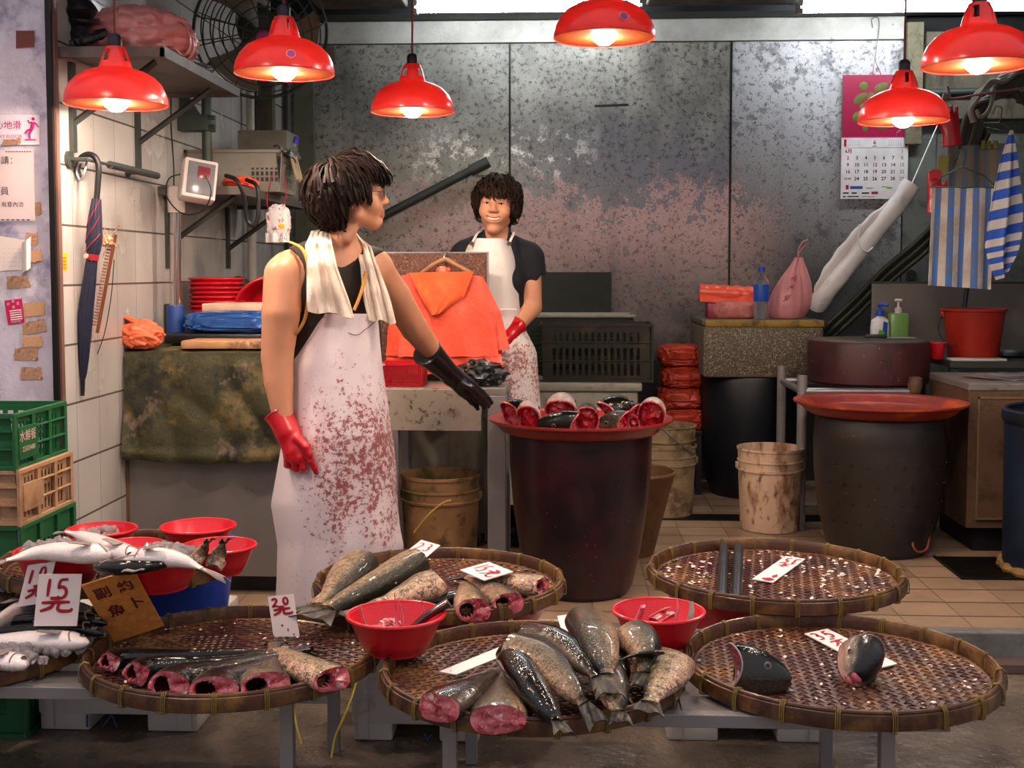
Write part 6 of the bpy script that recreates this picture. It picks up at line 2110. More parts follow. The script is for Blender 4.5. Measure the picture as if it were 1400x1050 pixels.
# ------------------------------------------------------------------ bamboo trays
def make_tray(label):
    R0 = .38
    root = thing('bamboo_tray', label, 'tray', (0, 0, 0), 'round woven bamboo trays')
    w = B()
    pitch, hwid, th = .0205, .0052, .0012
    n = int(R0 / pitch)
    Rw = R0 - .012

    def strip(fixed, axis_, par):
        h = math.sqrt(max(0, Rw * Rw - fixed * fixed))
        if h < .02:
            return
        k0, k1 = -int(h / pitch), int(h / pitch)
        ts = [-h] + [k * pitch for k in range(k0, k1 + 1)] + [h]
        vs, fs = [], []
        jig = .0016 * math.sin(fixed * 311)
        for i, t in enumerate(ts):
            k = round(t / pitch)
            z = .0105 + (.0016 if (k + par) % 2 == 0 else -.0016)
            for dz in (th / 2, -th / 2):
                for d in (-hwid, hwid):
                    a = fixed + d + jig
                    vs.append((t, a, z + dz) if axis_ == 0 else (a, t, z + dz))
        for i in range(len(ts) - 1):
            o, q = 4 * i, 4 * i + 4
            fs += [(o, o + 1, q + 1, q), (o + 3, o + 2, q + 2, q + 3), (o + 1, o + 3, q + 3, q + 1), (o + 2, o, q, q + 2)]
        w.add(vs, fs)
    for k in range(-n, n + 1):
        strip(k * pitch, 0, k)
        strip(k * pitch, 1, k + 1)
    obj('woven_base', w, M_weave, root, smooth=False)
    r = B()
    r.lathe([(R0 - .004, .0), (R0 + .004, .004), (R0 + .006, .022), (R0 + .003, .037), (R0 - .004, .041), (R0 - .006, .016)], 96, closed=True)
    r.lathe([(R0 - .016, .006), (R0 - .007, .005), (R0 - .007, .041), (R0 - .013, .043), (R0 - .017, .034)], 96, closed=True)
    r.tube(ringpts((0, 0, .042), R0 - .0055, (1, 0, 0), (0, 1, 0), 96), .0055, 8, cap=False)
    r.tube(ringpts((0, 0, .008), R0 - .026, (1, 0, 0), (0, 1, 0), 96), .006, 6, cap=False)
    obj('rim', r, M_bamboo, root)
    cr = B()
    for a in (.3, 1.35, 2.4):
        d = V((math.cos(a), math.sin(a), 0)) * (R0 - .02)
        cr.tube([-d + V((0, 0, .004)), d + V((0, 0, .004))], .0075, 6, flat=.45)
    obj('underside_brace', cr, M_bamboo, root)
    for k in range(20):
        a = 2 * PI * k / 20
        c, s_ = math.cos(a), math.sin(a)
        tb_ = B()
        for o in (-.0045, 0, .0045):
            prof = [(R0 + .0085, .000), (R0 + .0095, .022), (R0 + .006, .042), (R0 - .004, .0495), (R0 - .016, .046), (R0 - .0195, .034), (R0 - .0185, .004), (R0 - .004, -.0015)]
            pts = [V((c * rr - s_ * o, s_ * rr + c * o, z)) for rr, z in prof]
            tb_.tube(pts + [pts[0]], .0013, 5, cap=False)
        obj('rattan_tie', tb_, M_tie, root)
    return root


trays = [  # label, x, y, rim-bottom z, radius, rot
    ('bamboo tray at the front left holding a fan of headless dark fish', -.835, 2.957, .2645, .363, .15),
    ('bamboo tray at front centre heaped with thick cut fish tails', -.083, 2.85, .2645, .358, .5),
    ('bamboo tray at the front right with two lone fish heads', .666, 2.93, .2645, .375, .72),
    ('bamboo tray behind the front centre one, with scaly fish and two price cards', -.38, 3.575, .288, .372, .25),
    ('back right bamboo tray nearly empty but for two dark rods and a price card', .632, 3.645, .310, .380, .62),
    ('bamboo tray at the left edge loaded with ice and whole fish', -1.60, 3.02, .2645, .376, .4),
    ('bamboo tray full of red colanders beside the crate stack', -1.25, 3.30, .4145, .328, .3)]
ty0 = make_tray(trays[0][0])
for i, (lab, x, y, z, R_, rz) in enumerate(trays):
    if i == 0:
        ty0.location = (x, y, z)
        ty0.scale = (R_ / .38,) * 3
        ty0.rotation_euler[2] = rz
    else:
        dup(ty0, (x, y, z), rz, lab, R_ / .38)
WZ = [.2645 + .0125] * 3 + [.3005, .3225, .277, .427]
rnd = random.Random(4)


def flecks(label, ti, n, seed, sz_=(.004, .009)):
    """loose fish scales stuck in a tray"""
    r = random.Random(seed)
    x, y, R_, z = trays[ti][1], trays[ti][2], trays[ti][4] - .03, WZ[ti] + .001
    b = B()
    for _ in range(n):
        a, d = r.uniform(0, 2 * PI), R_ * math.sqrt(r.random())
        s_ = r.uniform(*sz_)
        c = V((x + d * math.cos(a), y + d * math.sin(a), z + r.uniform(0, .002)))
        t, t2_ = r.uniform(0, PI), r.uniform(-.5, .5)
        e1 = V((math.cos(t), math.sin(t), t2_ * .6)) * s_
        e2 = V((-math.sin(t), math.cos(t), r.uniform(-.4, .4))) * s_ * .7
        P = [c + e1 * math.cos(q * PI / 3) + e2 * math.sin(q * PI / 3) for q in range(6)]
        b.add(P + [c + V((0, 0, .0016))], [(q, (q + 1) % 6, 6) for q in range(6)] + [tuple(range(5, -1, -1))])
    one('fish_scales', b, M_scalebits, label, 'fish scales', kind='stuff')


flecks('loose pale fish scales scattered over the back right tray', 4, 260, 1)
flecks('loose pale fish scales scattered over the front right tray', 2, 120, 2, (.003, .007))
flecks('loose pale fish scales scattered over the middle back tray', 3, 170, 3, (.003, .007))
flecks('loose pale fish scales scattered over the front left tray', 0, 70, 5, (.003, .006))


# ------------------------------------------------------------------ fish
def fish(label, pts, hw, hd, m, kind='cut', roll=0.0, bd=1, group=None, tail=True, tl=.07, ts=1.0, n=30, nr=26, belly_open=True, name='fish', fin=None, pedu=.28, dorsal=False):
    """a fish laid along pts (head or cut end first). hw/hd: half thickness and half depth; roll 0 = lying on its side"""
    L = crom(pts, n)
    T = []
    for i in range(n + 1):
        t = (L[min(i + 1, n)] - L[max(i - 1, 0)]).normalized()
        T.append(t)
    if kind == 'whole':
        H = [(0, .10), (.03, .34), (.08, .58), (.16, .82), (.26, .96), (.38, 1.0), (.55, .90), (.72, .62), (.86, .36), (.95, pedu), (1.0, pedu * 1.1)]
    elif kind == 'cut':
        H = [(0, .97), (.06, 1.0), (.2, 1.0), (.4, .88), (.6, .66), (.8, .42), (.92, pedu), (1.0, pedu * 1.1)]
    else:       # trunk: blunt both ends
        H = [(0, .97), (.1, 1.02), (.5, 1.02), (.9, .98), (1.0, .9)]

    def hh(u):
        for (a, x), (c, y) in zip(H, H[1:]):
            if u <= c:
                s = (u - a) / (c - a)
                s = s * s * (3 - 2 * s) * .5 + s * .5
                return x + (y - x) * s
        return H[-1][1]
    fr_ = []
    for i in range(n + 1):
        S = V((0, 0, 1))
        S = (S - T[i] * S.dot(T[i])).normalized()
        D = S.cross(T[i]) * bd
        c, s = math.cos(math.radians(roll)), math.sin(math.radians(roll))
        fr_.append((D * c + S * s, S * c - D * s))
    base = V(((L[0].x + L[-1].x) / 2, (L[0].y + L[-1].y) / 2, min(L[0].z, L[-1].z) - hw))
    root = thing(name, label, 'fish', base, group)
    b = B()
    uv = []
    jig = random.Random(hash(label) % 9999 if False else len(label) * 7 + int(pts[0][0] * 1000))
    for i in range(n + 1):
        u = i / n
        h = hh(u)
        D, S = fr_[i]
        wq = h ** .9 if kind != 'whole' else h ** .85
        if u > .85 and kind != 'trunk':
            wq *= 1 - .6 * (u - .85) / .15
        for k in range(nr):
            a = 2 * PI * k / nr
            ca, sa = math.cos(a), math.sin(a)
            # egg-shaped section: fuller towards the back
            p = L[i] + D * (hd * h * ca * (1.0 if ca > 0 else 1.04)) + S * (hw * wq * sa * (1 + .08 * ca))
            if kind != 'whole' and i == 0:
                p = p + T[0] * (.006 * math.sin(a * 3 + jig.random()))
            b.v.append(tuple(p))
            uv.append((u, (ca + 1) / 2))
    for i in range(n):
        for k in range(nr):
            b.f.append((i * nr + k, i * nr + (k + 1) % nr, (i + 1) * nr + (k + 1) % nr, (i + 1) * nr + k))
            b.mi.append(0)
    b.f.append(tuple(n * nr + k for k in range(nr)))
    b.mi.append(0)
    if kind == 'whole':
        b.f.append(tuple(reversed(range(nr))))
        b.mi.append(0)
    b.uv = uv
    obj('body', b, m, root, recalc=True)
    D0, S0 = fr_[0]
    if kind != 'whole':
        # cut face: flesh with an open belly cavity
        f = B()
        rings = 14
        cx = -.38
        for q in range(rings + 1):
            s = 1 - q / rings
            for k in range(nr):
                p = V(b.v[k])
                c0 = L[0]
                pp = c0.lerp(p, s)
                loc = pp - c0
                dd, ss = loc.dot(D0) / hd, loc.dot(S0) / hw
                push = .004 * noise.noise(V((dd * 3 + jig.random() * .1, ss * 3, hd * 40))) - .003 * (1 - s)
                if belly_open:
                    e = ((dd - cx) / .42) ** 2 + (ss / .52) ** 2
                    if e < 1:
                        push += hd * .9 * (1 - e) ** .5
                f.v.append(tuple(pp + T[0] * push))
        for q in range(rings):
            for k in range(nr):
                ids = (q * nr + k, q * nr + (k + 1) % nr, (q + 1) * nr + (k + 1) % nr, (q + 1) * nr + k)
                c = sum((V(f.v[t]) for t in ids), V()) / 4 - L[0]
                c = c - T[0] * c.dot(T[0])
                e = ((c.dot(D0) / hd - cx) / .40) ** 2 + (c.dot(S0) / hw / .50) ** 2
                f.f.append(ids)
                f.mi.append(1 if (belly_open and e < .95) else 0)
        cf = obj('cut_face', f, [M_flesh, M_gut], root, recalc=True)
        cf['label'] = 'raw pink cut end'
    if kind == 'trunk':
        f = B()
        for q in range(5):
            s = 1 - q / 4
            for k in range(nr):
                p = V(b.v[n * nr + k])
                f.v.append(tuple(L[n].lerp(p, s) + T[n] * (.004 + .003 * noise.noise(p * 60))))
        for q in range(4):
            for k in range(nr):
                f.f.append((q * nr + k, q * nr + (k + 1) % nr, (q + 1) * nr + (k + 1) % nr, (q + 1) * nr + k))
                f.mi.append(0)
        obj('far_cut_face', f, M_flesh, root, recalc=True)
    elif tail:
        D1, S1 = fr_[n]
        hp_ = hd * hh(1.0)
        t0 = L[n] - T[n] * .008

        def tf(u, v):
            w_ = (v - .5) * 2
            ln = tl * (1 - .32 * (1 - abs(w_)))
            sp = hp_ * (.85 + (2.6 * ts - .85) * u ** .8)
            return t0 + T[n] * (ln * u) + D1 * (w_ * sp) + S1 * (.004 * math.sin(u * 5 + w_ * 6) * u) + V((0, 0, -.3 * hw * u))
        to = obj('tail_fin', B().sheet(tf, 8, 12, .0025), fin or M_fin, root)
        to['label'] = 'spread tail fin'
    if kind == 'whole':
        i = int(n * .10)
        for sg in (1, -1):
            e, er = B(), B()
            D, S = fr_[i]
            c = L[i] + S * (sg * hw * (hh(.10) ** .85) * .97) + D * (hd * hh(.10) * .16)
            er.tube([c - S * sg * .002, c + S * sg * .0022], [.0085, .007], 16)
            e.tube([c, c + S * sg * .0036], [.0055, .0042], 14)
            r1 = obj('eye', er, M_fishring, root)
            obj('pupil', e, M_fisheye, r1)
        g = B()
        for sg in (1, -1):
            gp = []
            for q in range(13):
                a = -1.15 + 2.3 * q / 12
                k = n * (.235 - .05 * abs(a) ** 1.3)
                ii = int(k)
                D, S = fr_[ii]
                h = hh(k / n)
                gp.append(L[ii].lerp(L[ii + 1], k - ii) + D * (hd * h * math.sin(a) * .98) + S * (sg * hw * h ** .85 * math.cos(a) * 1.02))
            g.tube(gp, .0022, 5)
        obj('gill_cover', g, M_finpale, root)
        mo_ = B()
        D, S = fr_[0]
        mo_.tube([L[1] + S * hw * .30 - D * hd * .02, L[0] - T[0] * .002 - D * hd * .03, L[1] - S * hw * .30 - D * hd * .02], .002, 5)
        obj('mouth', mo_, M_finpale, root)
        for (u0, sgn, ln, nm) in ((.30, 0, .05, 'pectoral_fin'), (.45, 1, .05, 'dorsal_fin')):
            ii = int(n * u0)
            D, S = fr_[ii]
            if nm == 'pectoral_fin':
                o = L[ii] + S * hw * .96 - D * hd * .45
                fn = lambda u, v: o + T[ii] * (ln * u) + D * ((v - .5) * .028 * (1 - .5 * u) - .012 * u) + S * (.003 + .006 * u)
            else:
                o = L[ii] + D * hd * .97
                fn = lambda u, v: o + T[ii] * (ln * v) + D * (.022 * u * (1 - .5 * v)) + S * .002 * math.sin(v * 9)
            obj(nm, B().sheet(fn, 5, 6, .0018), fin or M_finpale, root)
    elif dorsal:
        ii = int(n * .35)
        D, S = fr_[ii]
        o = L[ii] + D * hd * hh(.35) * .97
        obj('dorsal_fin', B().sheet(lambda u, v: o + T[ii] * (.07 * v) + D * (.03 * u * (1 - .6 * v)), 5, 6, .0018), fin or M_fin, root)
    return root


def O(px, py, z):
    return on(px, py, z)


# front left tray: fan of headless fish
z = WZ[0]
FL = 'headless dark fish fanned out in the front left tray'
for lab, face, mid, tail, hw, hd, m, bd in (
        ('headless dark fish farthest left in the fan, lying along the tray edge', (149, 912), (250, 897), (392, 889), .024, .030, M_eel, -1),
        ('headless dark fish second from the left in the fan', (186, 928), (300, 906), (410, 890), .028, .034, M_eel, -1),
        ('headless dark fish third from the left, round cut end with a hollow', (231, 945), (330, 912), (420, 888), .033, .046, M_eel, -1),
        ('headless dark fish fourth from the left, wide cut end at the tray front', (293, 950), (350, 915), (418, 884), .030, .052, M_eel, -1),
        ('headless brown-scaled fish fifth from the left, just beside the pale one', (364, 944), (368, 918), (376, 880), .030, .052, M_grass, -1)):
    f0, md, t0 = O(face[0], face[1] - 7, z + hw * 1.25), O(*mid, z + hw * .9), O(*tail, z + .018)
    fish(lab, [f0, f0.lerp(md, .22) + V((-.012, .022, 0)), md, t0], hw * 1.1, hd * 1.08, m, 'cut', bd=bd, group=FL, tl=.05, ts=.7)
fish('headless pale gold-scaled fish at the right of the front left tray', [O(455, 929, z + .032), O(420, 915, z + .030), O(384, 896, z + .02), O(376, 890, z + .02)], .030, .052, M_carp, 'cut', bd=-1, tl=.055, fin=M_finpale, pedu=.42)

# middle back tray
z = WZ[3]
fish('thick scaly trunk of fish leaning at the left rim of the middle back tray', [O(492, 770, z + .075), O(468, 795, z + .062), O(438, 828, z + .045)], .042, .062, M_carp, 'cut', bd=1, belly_open=False, pedu=.5, tl=.04)
fish('headless scaly fish with dark tail fin over the rim, below the 23 price card', [O(566, 768, z + .085), O(530, 790, z + .07), O(470, 822, z + .05), O(447, 832, z + .045)], .040, .055, M_carp, 'cut', bd=1, tl=.075, ts=1.0, belly_open=False, pedu=.5)
fish('large pink-bellied headless fish in front, just behind the red colander', [O(590, 800, z + .060), O(560, 812, z + .055), O(500, 835, z + .04)], .042, .058, M_carp, 'cut', bd=-1, tl=.06, belly_open=False, fin=M_finpale, pedu=.5)
fish('dark slim tail lying between the pink-bellied fish and the hollow cut fish', [O(640, 812, z + .03), O(600, 820, z + .028), O(558, 828, z + .022)], .020, .03, M_eel, 'cut', bd=1, tl=.06, belly_open=False)
fish('cut fish with big hollow end at the front of the middle back tray', [O(648, 835, z + .034), O(640, 815, z + .034), O(634, 797, z + .03)], .036, .048, M_carp, 'cut', bd=-1, tl=.05)
fish('cut fish with hollow end, middle one of three at right in the middle back tray', [O(696, 825, z + .034), O(672, 808, z + .034), O(640, 790, z + .03)], .032, .046, M_grass, 'cut', bd=-1, tl=.05)
fish('cut scaly fish at the right rim of the middle back tray, below the 15 card', [O(742, 803, z + .034), O(700, 797, z + .036), O(640, 788, z + .03)], .034, .046, M_carp, 'cut', bd=-1, tl=.06)

# front centre tray
z = WZ[1]
FT = 'thick cut fish tails heaped in the front centre tray'
fish('dark headless fish with red cut end at the front left of the centre heap', [O(600, 968, z + .036), O(640, 945, z + .036), O(690, 912, z + .03)], .034, .054, M_eel, 'cut', bd=1, tl=.05, belly_open=False, group=FT)
fish('brown headless fish with wide red cut end at the front rim of the heap', [O(680, 984, z + .034), O(684, 960, z + .036), O(692, 918, z + .034)], .034, .06, M_grass, 'cut', bd=1, tl=.05, belly_open=False, group=FT)
for lab, pts, hw, hd, m, bd, tl, rl in (
        ('long dark tail on the left of the heap, pointing to the tray front', [(702, 895, .085), (722, 930, .075), (750, 972, .05), (762, 985, .045)], .036, .044, M_eel, -1, .05, 15),
        ('dark grey tail second in the heap, over the blank card', [(700, 888, .10), (745, 905, .095), (782, 945, .075), (798, 962, .06)], .036, .046, M_grass, 1, .07, 10),
        ('grey-green tail at the back of the heap', [(722, 868, .095), (765, 880, .105), (795, 908, .10), (815, 925, .095)], .032, .04, M_eel, 1, .05, 10),
        ('big scaly tail standing out on top of the heap with wide base', [(800, 848, .12), (815, 872, .125), (826, 905, .11), (830, 922, .10)], .036, .053, M_grass, -1, .085, 0),
        ('pale scaly tail below the topmost one, fin down at the rim', [(822, 905, .075), (836, 935, .065), (842, 962, .05), (845, 972, .045)], .028, .042, M_carp, 1, .05, 0),
        ('rough dark tail at the back right of the heap', [(868, 868, .095), (880, 890, .09), (880, 920, .075)], .036, .052, M_grass, 1, .06, 0),
        ('big pale scaly body at the right rim of the heap', [(912, 905, .055), (905, 930, .055), (888, 960, .045)], .034, .064, M_carp, -1, .045, 0),
        ('dark tail fin crossing the heap between top tail and right body', [(900, 893, .10), (870, 895, .105), (848, 902, .10)], .007, .022, M_grass, 1, .05, 25),
        ('dark small tail tucked deep in the middle of the heap', [(838, 898, .06), (846, 925, .055), (850, 945, .045)], .024, .034, M_eel, 1, .05, 0)):
    fish(lab, [O(px, py, z + dz) for px, py, dz in pts], hw, hd, m, 'cut', roll=rl, bd=bd, tl=tl, belly_open=False, group=FT, ts=.8)

# whole fish in the colanders
zb = .50
fish('whole silver fish lying over two colanders with its tail past the left edge', [O(163, 758, .535), O(120, 757, .545), O(60, 755, .54), O(8, 766, .53)], .026, .034, M_white, 'whole', bd=-1, tl=.06, fin=M_finpale)
fish('slim silver fish behind, tail up at the left, over the back colanders', [O(196, 766, .535), O(165, 754, .545), O(120, 736, .54), O(92, 727, .54)], .022, .028, M_white, 'whole', bd=-1, tl=.05, fin=M_finpale)
fish('white belly-up fish pointing right over the colanders with a long thin tail', [O(168, 768, .54), O(205, 762, .55), O(245, 766, .545), O(276, 777, .53)], .024, .03, M_white, 'whole', bd=1, tl=.085, fin=M_finpale, ts=.5)
fish('black slim fish lying across the ice of the nearest colander', [O(127, 775, .53), O(160, 776, .54), O(205, 774, .54), O(246, 768, .535)], .018, .024, M_eel, 'whole', bd=-1, tl=.03)
fish('striped headless fish tail sticking up from the right colander, left of a pair', [O(262, 772, .50), O(275, 755, .53), O(283, 741, .565)], .020, .026, M_carp, 'cut', bd=1, tl=.04, belly_open=False, ts=.7)
fish('striped headless fish tail sticking up from the right colander, right of a pair', [O(293, 774, .50), O(299, 757, .53), O(305, 742, .565)], .020, .028, M_carp, 'cut', bd=1, tl=.04, belly_open=False, ts=.7)

# left edge tray
z = .335
fish('black whole fish at the left edge behind the striped fish', [O(27, 812, .375), O(10, 817, .375), O(-40, 835, .37), O(-90, 850, .36)], .024, .036, M_eel, 'whole', bd=-1)
fish('pale striped fish slanting up beside the 10 price card', [O(49, 818, .38), O(30, 832, .372), O(0, 850, .365), O(-50, 875, .35)], .022, .030, M_white, 'whole', bd=1, fin=M_finpale)
fish('long black fish across the left edge tray, upper one of two', [O(148, 853, .362), O(100, 845, .368), O(20, 848, .362), O(-70, 860, .355)], .018, .022, M_eel, 'whole', bd=1)
fish('long black fish across the left edge tray, lower one of two', [O(142, 867, .348), O(100, 858, .352), O(20, 862, .350), O(-70, 872, .345)], .018, .023, M_eel, 'whole', bd=1)
fish('whole white fish with its head at the rim of the left edge tray', [O(122, 879, .332), O(80, 876, .336), O(10, 876, .334), O(-80, 880, .33)], .024, .036, M_white, 'whole', bd=-1, fin=M_finpale)
fish('second white fish below, only its head showing at the left edge', [O(38, 910, .318), O(10, 904, .32), O(-50, 902, .32), O(-110, 905, .315)], .022, .034, M_white, 'whole', bd=-1, fin=M_finpale)


# ------------------------------------------------------------------ fish heads
def fish_head(label, c, d, up, Lh, hw, hd, m, group, gill=True, pink=False):
    """severed head: c centre of the cut plane, d snout direction, up = back of the head"""
    d = V(d).normalized()
    up = V(up)
    up = (up - d * up.dot(d)).normalized()
    sd = d.cross(up)
    root = thing('fish', label, 'fish head', V(c) - V((0, 0, hw)), group)
    if group == HG:
        Lh, hw, hd, c = Lh * 1.12, hw * 1.2, hd * 1.28, V(c) + V((0, 0, hd * .25))
    n, nr = 18, 26
    H = [(0, .98), (.15, 1.0), (.35, .97), (.55, .87), (.75, .70), (.9, .52), (1.0, .30)]

    def hh(u):
        for (a, x), (e, y) in zip(H, H[1:]):
            if u <= e:
                return x + (y - x) * (u - a) / (e - a)
        return H[-1][1]
    b = B()
    uv = []
    for i in range(n + 1):
        u = i / n
        h = hh(u)
        for k in range(nr):
            a = 2 * PI * k / nr
            p = V(c) + d * (Lh * u) + up * (hd * h * math.cos(a) - hd * .18 * u * u) + sd * (hw * h ** .8 * math.sin(a))
            if i == 0:
                p += d * (-.10 * Lh * math.cos(a * 2))
            b.v.append(tuple(p))
            uv.append((u, (math.cos(a) + 1) / 2))
    for i in range(n):
        for k in range(nr):
            b.f.append((i * nr + k, i * nr + (k + 1) % nr, (i + 1) * nr + (k + 1) % nr, (i + 1) * nr + k))
            b.mi.append(0)
    b.f.append(tuple(n * nr + k for k in range(nr)))
    b.mi.append(0)
    b.uv = uv
    obj('skull', b, m, root, recalc=True)
    f = B()
    for q in range(8):
        s = 1 - q / 7
        for k in range(nr):
            p = V(b.v[k])
            pp = V(c).lerp(p, s)
            bump = .30 * hd * noise.noise(pp * 55) + (.35 * hd * (1 - s) if gill else 0)
            inset = .16 * Lh * math.sin(min(1, (1 - s) * 5) * PI / 2)
            f.v.append(tuple(pp + d * (inset - bump * (1 if s < .8 else 0))))
    for q in range(7):
        for k in range(nr):
            f.f.append((q * nr + k, q * nr + (k + 1) % nr, (q + 1) * nr + (k + 1) % nr, (q + 1) * nr + k))
            f.mi.append(0)
    g = obj('gills', f, M_gill if gill else M_flesh, root, recalc=True)
    g['label'] = 'red gills in the cut side'
    obj('cut_rim', B().tube([V(b.v[k]) for k in range(nr)] + [V(b.v[0])], hd * (.06 if gill and not pink else .035), 6, cap=False), M_flesh if gill and not pink else M_finpale, root)
    for sg in (1, -1):
        e, e2 = B(), B()
        h = hh(.55)
        q = V(c) + d * (Lh * .55) + up * (hd * h * .15) + sd * (sg * hw * h ** .8 * .96)
        e.tube([q - sd * sg * .002, q + sd * sg * .002], [hd * .17, hd * .13], 14)
        e2.tube([q, q + sd * sg * .0035], [hd * .10, hd * .08], 12)
        eo = obj('eye', e, M_fishring, root)
        obj('pupil', e2, M_fisheye, eo)
    # lips: two arcs at the snout
    l_ = B()
    sn = V(c) + d * (Lh * .98) - up * hd * .18
    pk_ = 1.7 if pink else 1
    for off, rr in ((hd * .10, hd * .085 * pk_), (-hd * .12 * pk_, hd * .075 * pk_)):
        l_.tube(crom([sn - d * Lh * .30 + sd * hw * .50 + up * (off * .3 - hd * .10), sn - d * Lh * .08 + sd * hw * .28 + up * off, sn + d * .004 + up * off, sn - d * Lh * .08 - sd * hw * .28 + up * off, sn - d * Lh * .30 - sd * hw * .50 + up * (off * .3 - hd * .10)], 16), rr, 8)
    lo = obj('lips', l_, M_flesh if pink else M_fin, root)
    return root


HG = 'fish heads on the central red pan'
z = WZ[2]
fish_head('black fish head lying on its side at left in the front right tray', O(1003, 915, z + .045), (1, -.02, -.10), (.1, .5, .85), .130, .046, .060, M_eel, 'heads in the front right tray', gill=False)
fish_head('fish head with a pink mouth lying on the 35 price card', O(1178, 893, z + .055), (-.30, -.92, -.25), (.75, .05, .65), .105, .050, .056, M_cheek, 'heads in the front right tray', pink=True)
PF = PZ + .012


def hp_(px, Y, zz):
    return V((at(px, 500, Y).x, Y, PF + zz))


fish_head('fish head at the left end of the pan, dark brow and red gut', hp_(697, 4.58, .045), (.75, .62, .25), (-.2, .1, 1), .10, .042, .050, M_eel, HG)
fish_head('upright open fish head second from the left on the pan', hp_(722, 4.52, .045), (.1, .9, .42), (-.15, .3, 1), .09, .036, .05, M_white, HG)
fish_head('glossy black fish head lying sideways in front on the pan', hp_(787, 4.47, .034), (-1, .1, .05), (0, -.35, 1), .125, .036, .042, M_eel, HG)
fish_head('fish head with pale gill rim behind the glossy black head', hp_(766, 4.66, .055), (.1, .9, .5), (0, .2, 1), .10, .05, .050, M_white, HG)
fish_head('fish head facing out with red gills at the middle of the pan', hp_(802, 4.50, .044), (.05, .95, .25), (0, .1, 1), .10, .040, .046, M_grass, HG)
fish_head('grey fish head tilted up right of the middle of the pan', hp_(832, 4.62, .05), (.8, .35, .45), (-.3, .2, 1), .10, .04, .05, M_eel, HG)
fish_head('dark fish head with a red gash lying flat near the pan right side', hp_(856, 4.48, .036), (-.85, .5, .05), (0, -.2, 1), .10, .035, .04, M_grass, HG)
fish_head('thin dark half head standing on edge near the right of the pan', hp_(871, 4.56, .045), (-.55, .8, .25), (-.3, 0, 1), .08, .03, .048, M_eel, HG)
fish_head('biggest open fish head with white rim at the right end of the pan', hp_(890, 4.54, .052), (.25, .92, .3), (.15, .1, 1), .10, .044, .055, M_white, HG)

# ------------------------------------------------------------------ colanders with ice and scraps
LB = 'red colanders in the left tray'
zt = .428
bowls = [('red colander at the back left of the colander tray, beside the green crates', -1.345, 3.40, .84), ('empty red colander at the back right of the colander tray', -1.07, 3.43, .90),
         ('red colander in the middle of the colander tray, behind the white fish', -1.20, 3.245, .74), ('large red colander of ice at the left of the colander tray', -1.325, 3.075, 1.0),
         ('red colander of ice at the front of the colander tray, under the black fish', -1.055, 3.045, .95), ('red colander at the right of the colander tray holding two striped tails', -.945, 3.21, .84)]


def ice(label, x, y, z0, R_, n, seed, s0=.010, s1=.018, hump=.01):
    r = random.Random(seed)
    b = B()
    for _ in range(n):
        a, d = r.uniform(0, 2 * PI), R_ * math.sqrt(r.random())
        s_ = r.uniform(s0, s1)
        b.box((x + d * math.cos(a), y + d * math.sin(a), z0 + hump * (1 - (d / R_) ** 2) + r.uniform(-.008, .008)), (s_ * r.uniform(.8, 1.4), s_, s_ * r.uniform(.7, 1.1)),
              (r.uniform(0, 3), r.uniform(0, 3), r.uniform(0, 3)), 0, s_ * .2)
    one('ice', b, M_ice, label, 'ice', smooth=False, kind='stuff')


for i, (lab, x, y, s_) in enumerate(bowls):
    r = dup(bowl0, (x, y, zt), i, lab, s_)
    r['group'] = LB
ice('crushed ice filling the large left colander', -1.325, 3.075, zt + .088, .098, 190, 1, .012, .02, .012)
ice('crushed ice filling the front colander under the black fish', -1.055, 3.045, zt + .084, .094, 180, 2, .012, .02, .012)
ice('crushed ice in the back left colander', -1.345, 3.40, zt + .055, .075, 60, 3, .012, .02, .01)
ice('bed of crushed ice in the tray at the left edge', -1.52, 2.97, .316, .325, 760, 4, .014, .024, .022)
r = dup(bowl0, (-.425, 2.955, .301), .3, 'red colander of pink fish scraps resting between the two front left trays', 1.03)
r['group'] = 'red colanders of scraps'
r = dup(bowl0, (.235, 3.035, .301), .9, 'red colander of fish scraps behind the heap of tails', .98)
r['group'] = 'red colanders of scraps'


def scrap(label, pts, rs, m, group, flat=.5):
    one('fish_scrap', B().tube(crom([V(p) for p in pts], 12), [rs[0] + (rs[1] - rs[0]) * i / 12 for i in range(13)], 10, flat=flat), m, label, 'fish scrap', group)


c = V((-.425, 2.955, .301))
SG = 'scraps in the left scrap colander'
scrap('tall pale pink bone standing up in the left scrap colander', [c + V((.01, -.01, .045)), c + V((.0, 0, .09)), c + V((-.002, 0, .145))], (.012, .002), M_flesh, SG)
scrap('second thin bone standing beside the tallest in the scrap colander', [c + V((.02, -.01, .045)), c + V((.018, 0, .08)), c + V((.008, 0, .125))], (.010, .003), M_flesh, SG)
scrap('thin bone at the left side of the left scrap colander', [c + V((-.07, 0, .05)), c + V((-.082, 0, .08)), c + V((-.09, 0, .115))], (.004, .003), M_finpale, SG)
scrap('curved bone at the right side of the left scrap colander', [c + V((.055, .02, .05)), c + V((.068, .02, .085)), c + V((.062, .02, .125))], (.008, .003), M_flesh, SG)
scrap('dark fish strip leaning over the right rim of the scrap colander', [c + V((.04, .02, .05)), c + V((.08, .02, .085)), c + V((.13, .03, .115))], (.018, .020), M_eel if False else M_gut, SG, .6)
for k, (dx, dy, dz, rx) in enumerate(((-.04, -.03, .055, .026), (.0, -.04, .055, .028), (.035, -.035, .05, .022), (-.02, .03, .055, .026))):
    one('fish_scrap', B().blob(c + V((dx, dy, dz)), (rx, rx * .9, rx * .6), .35, 4, 40 + k, 4, fold=.2), M_flesh if k != 2 else M_gut,
        ('pink flesh lump at the left front', 'large pink flesh lump at the centre front', 'dark gut lump at the right front', 'pink flesh lump at the back')[k] + ' of the left scrap colander', 'fish scrap', SG)
c = V((.235, 3.035, .301))
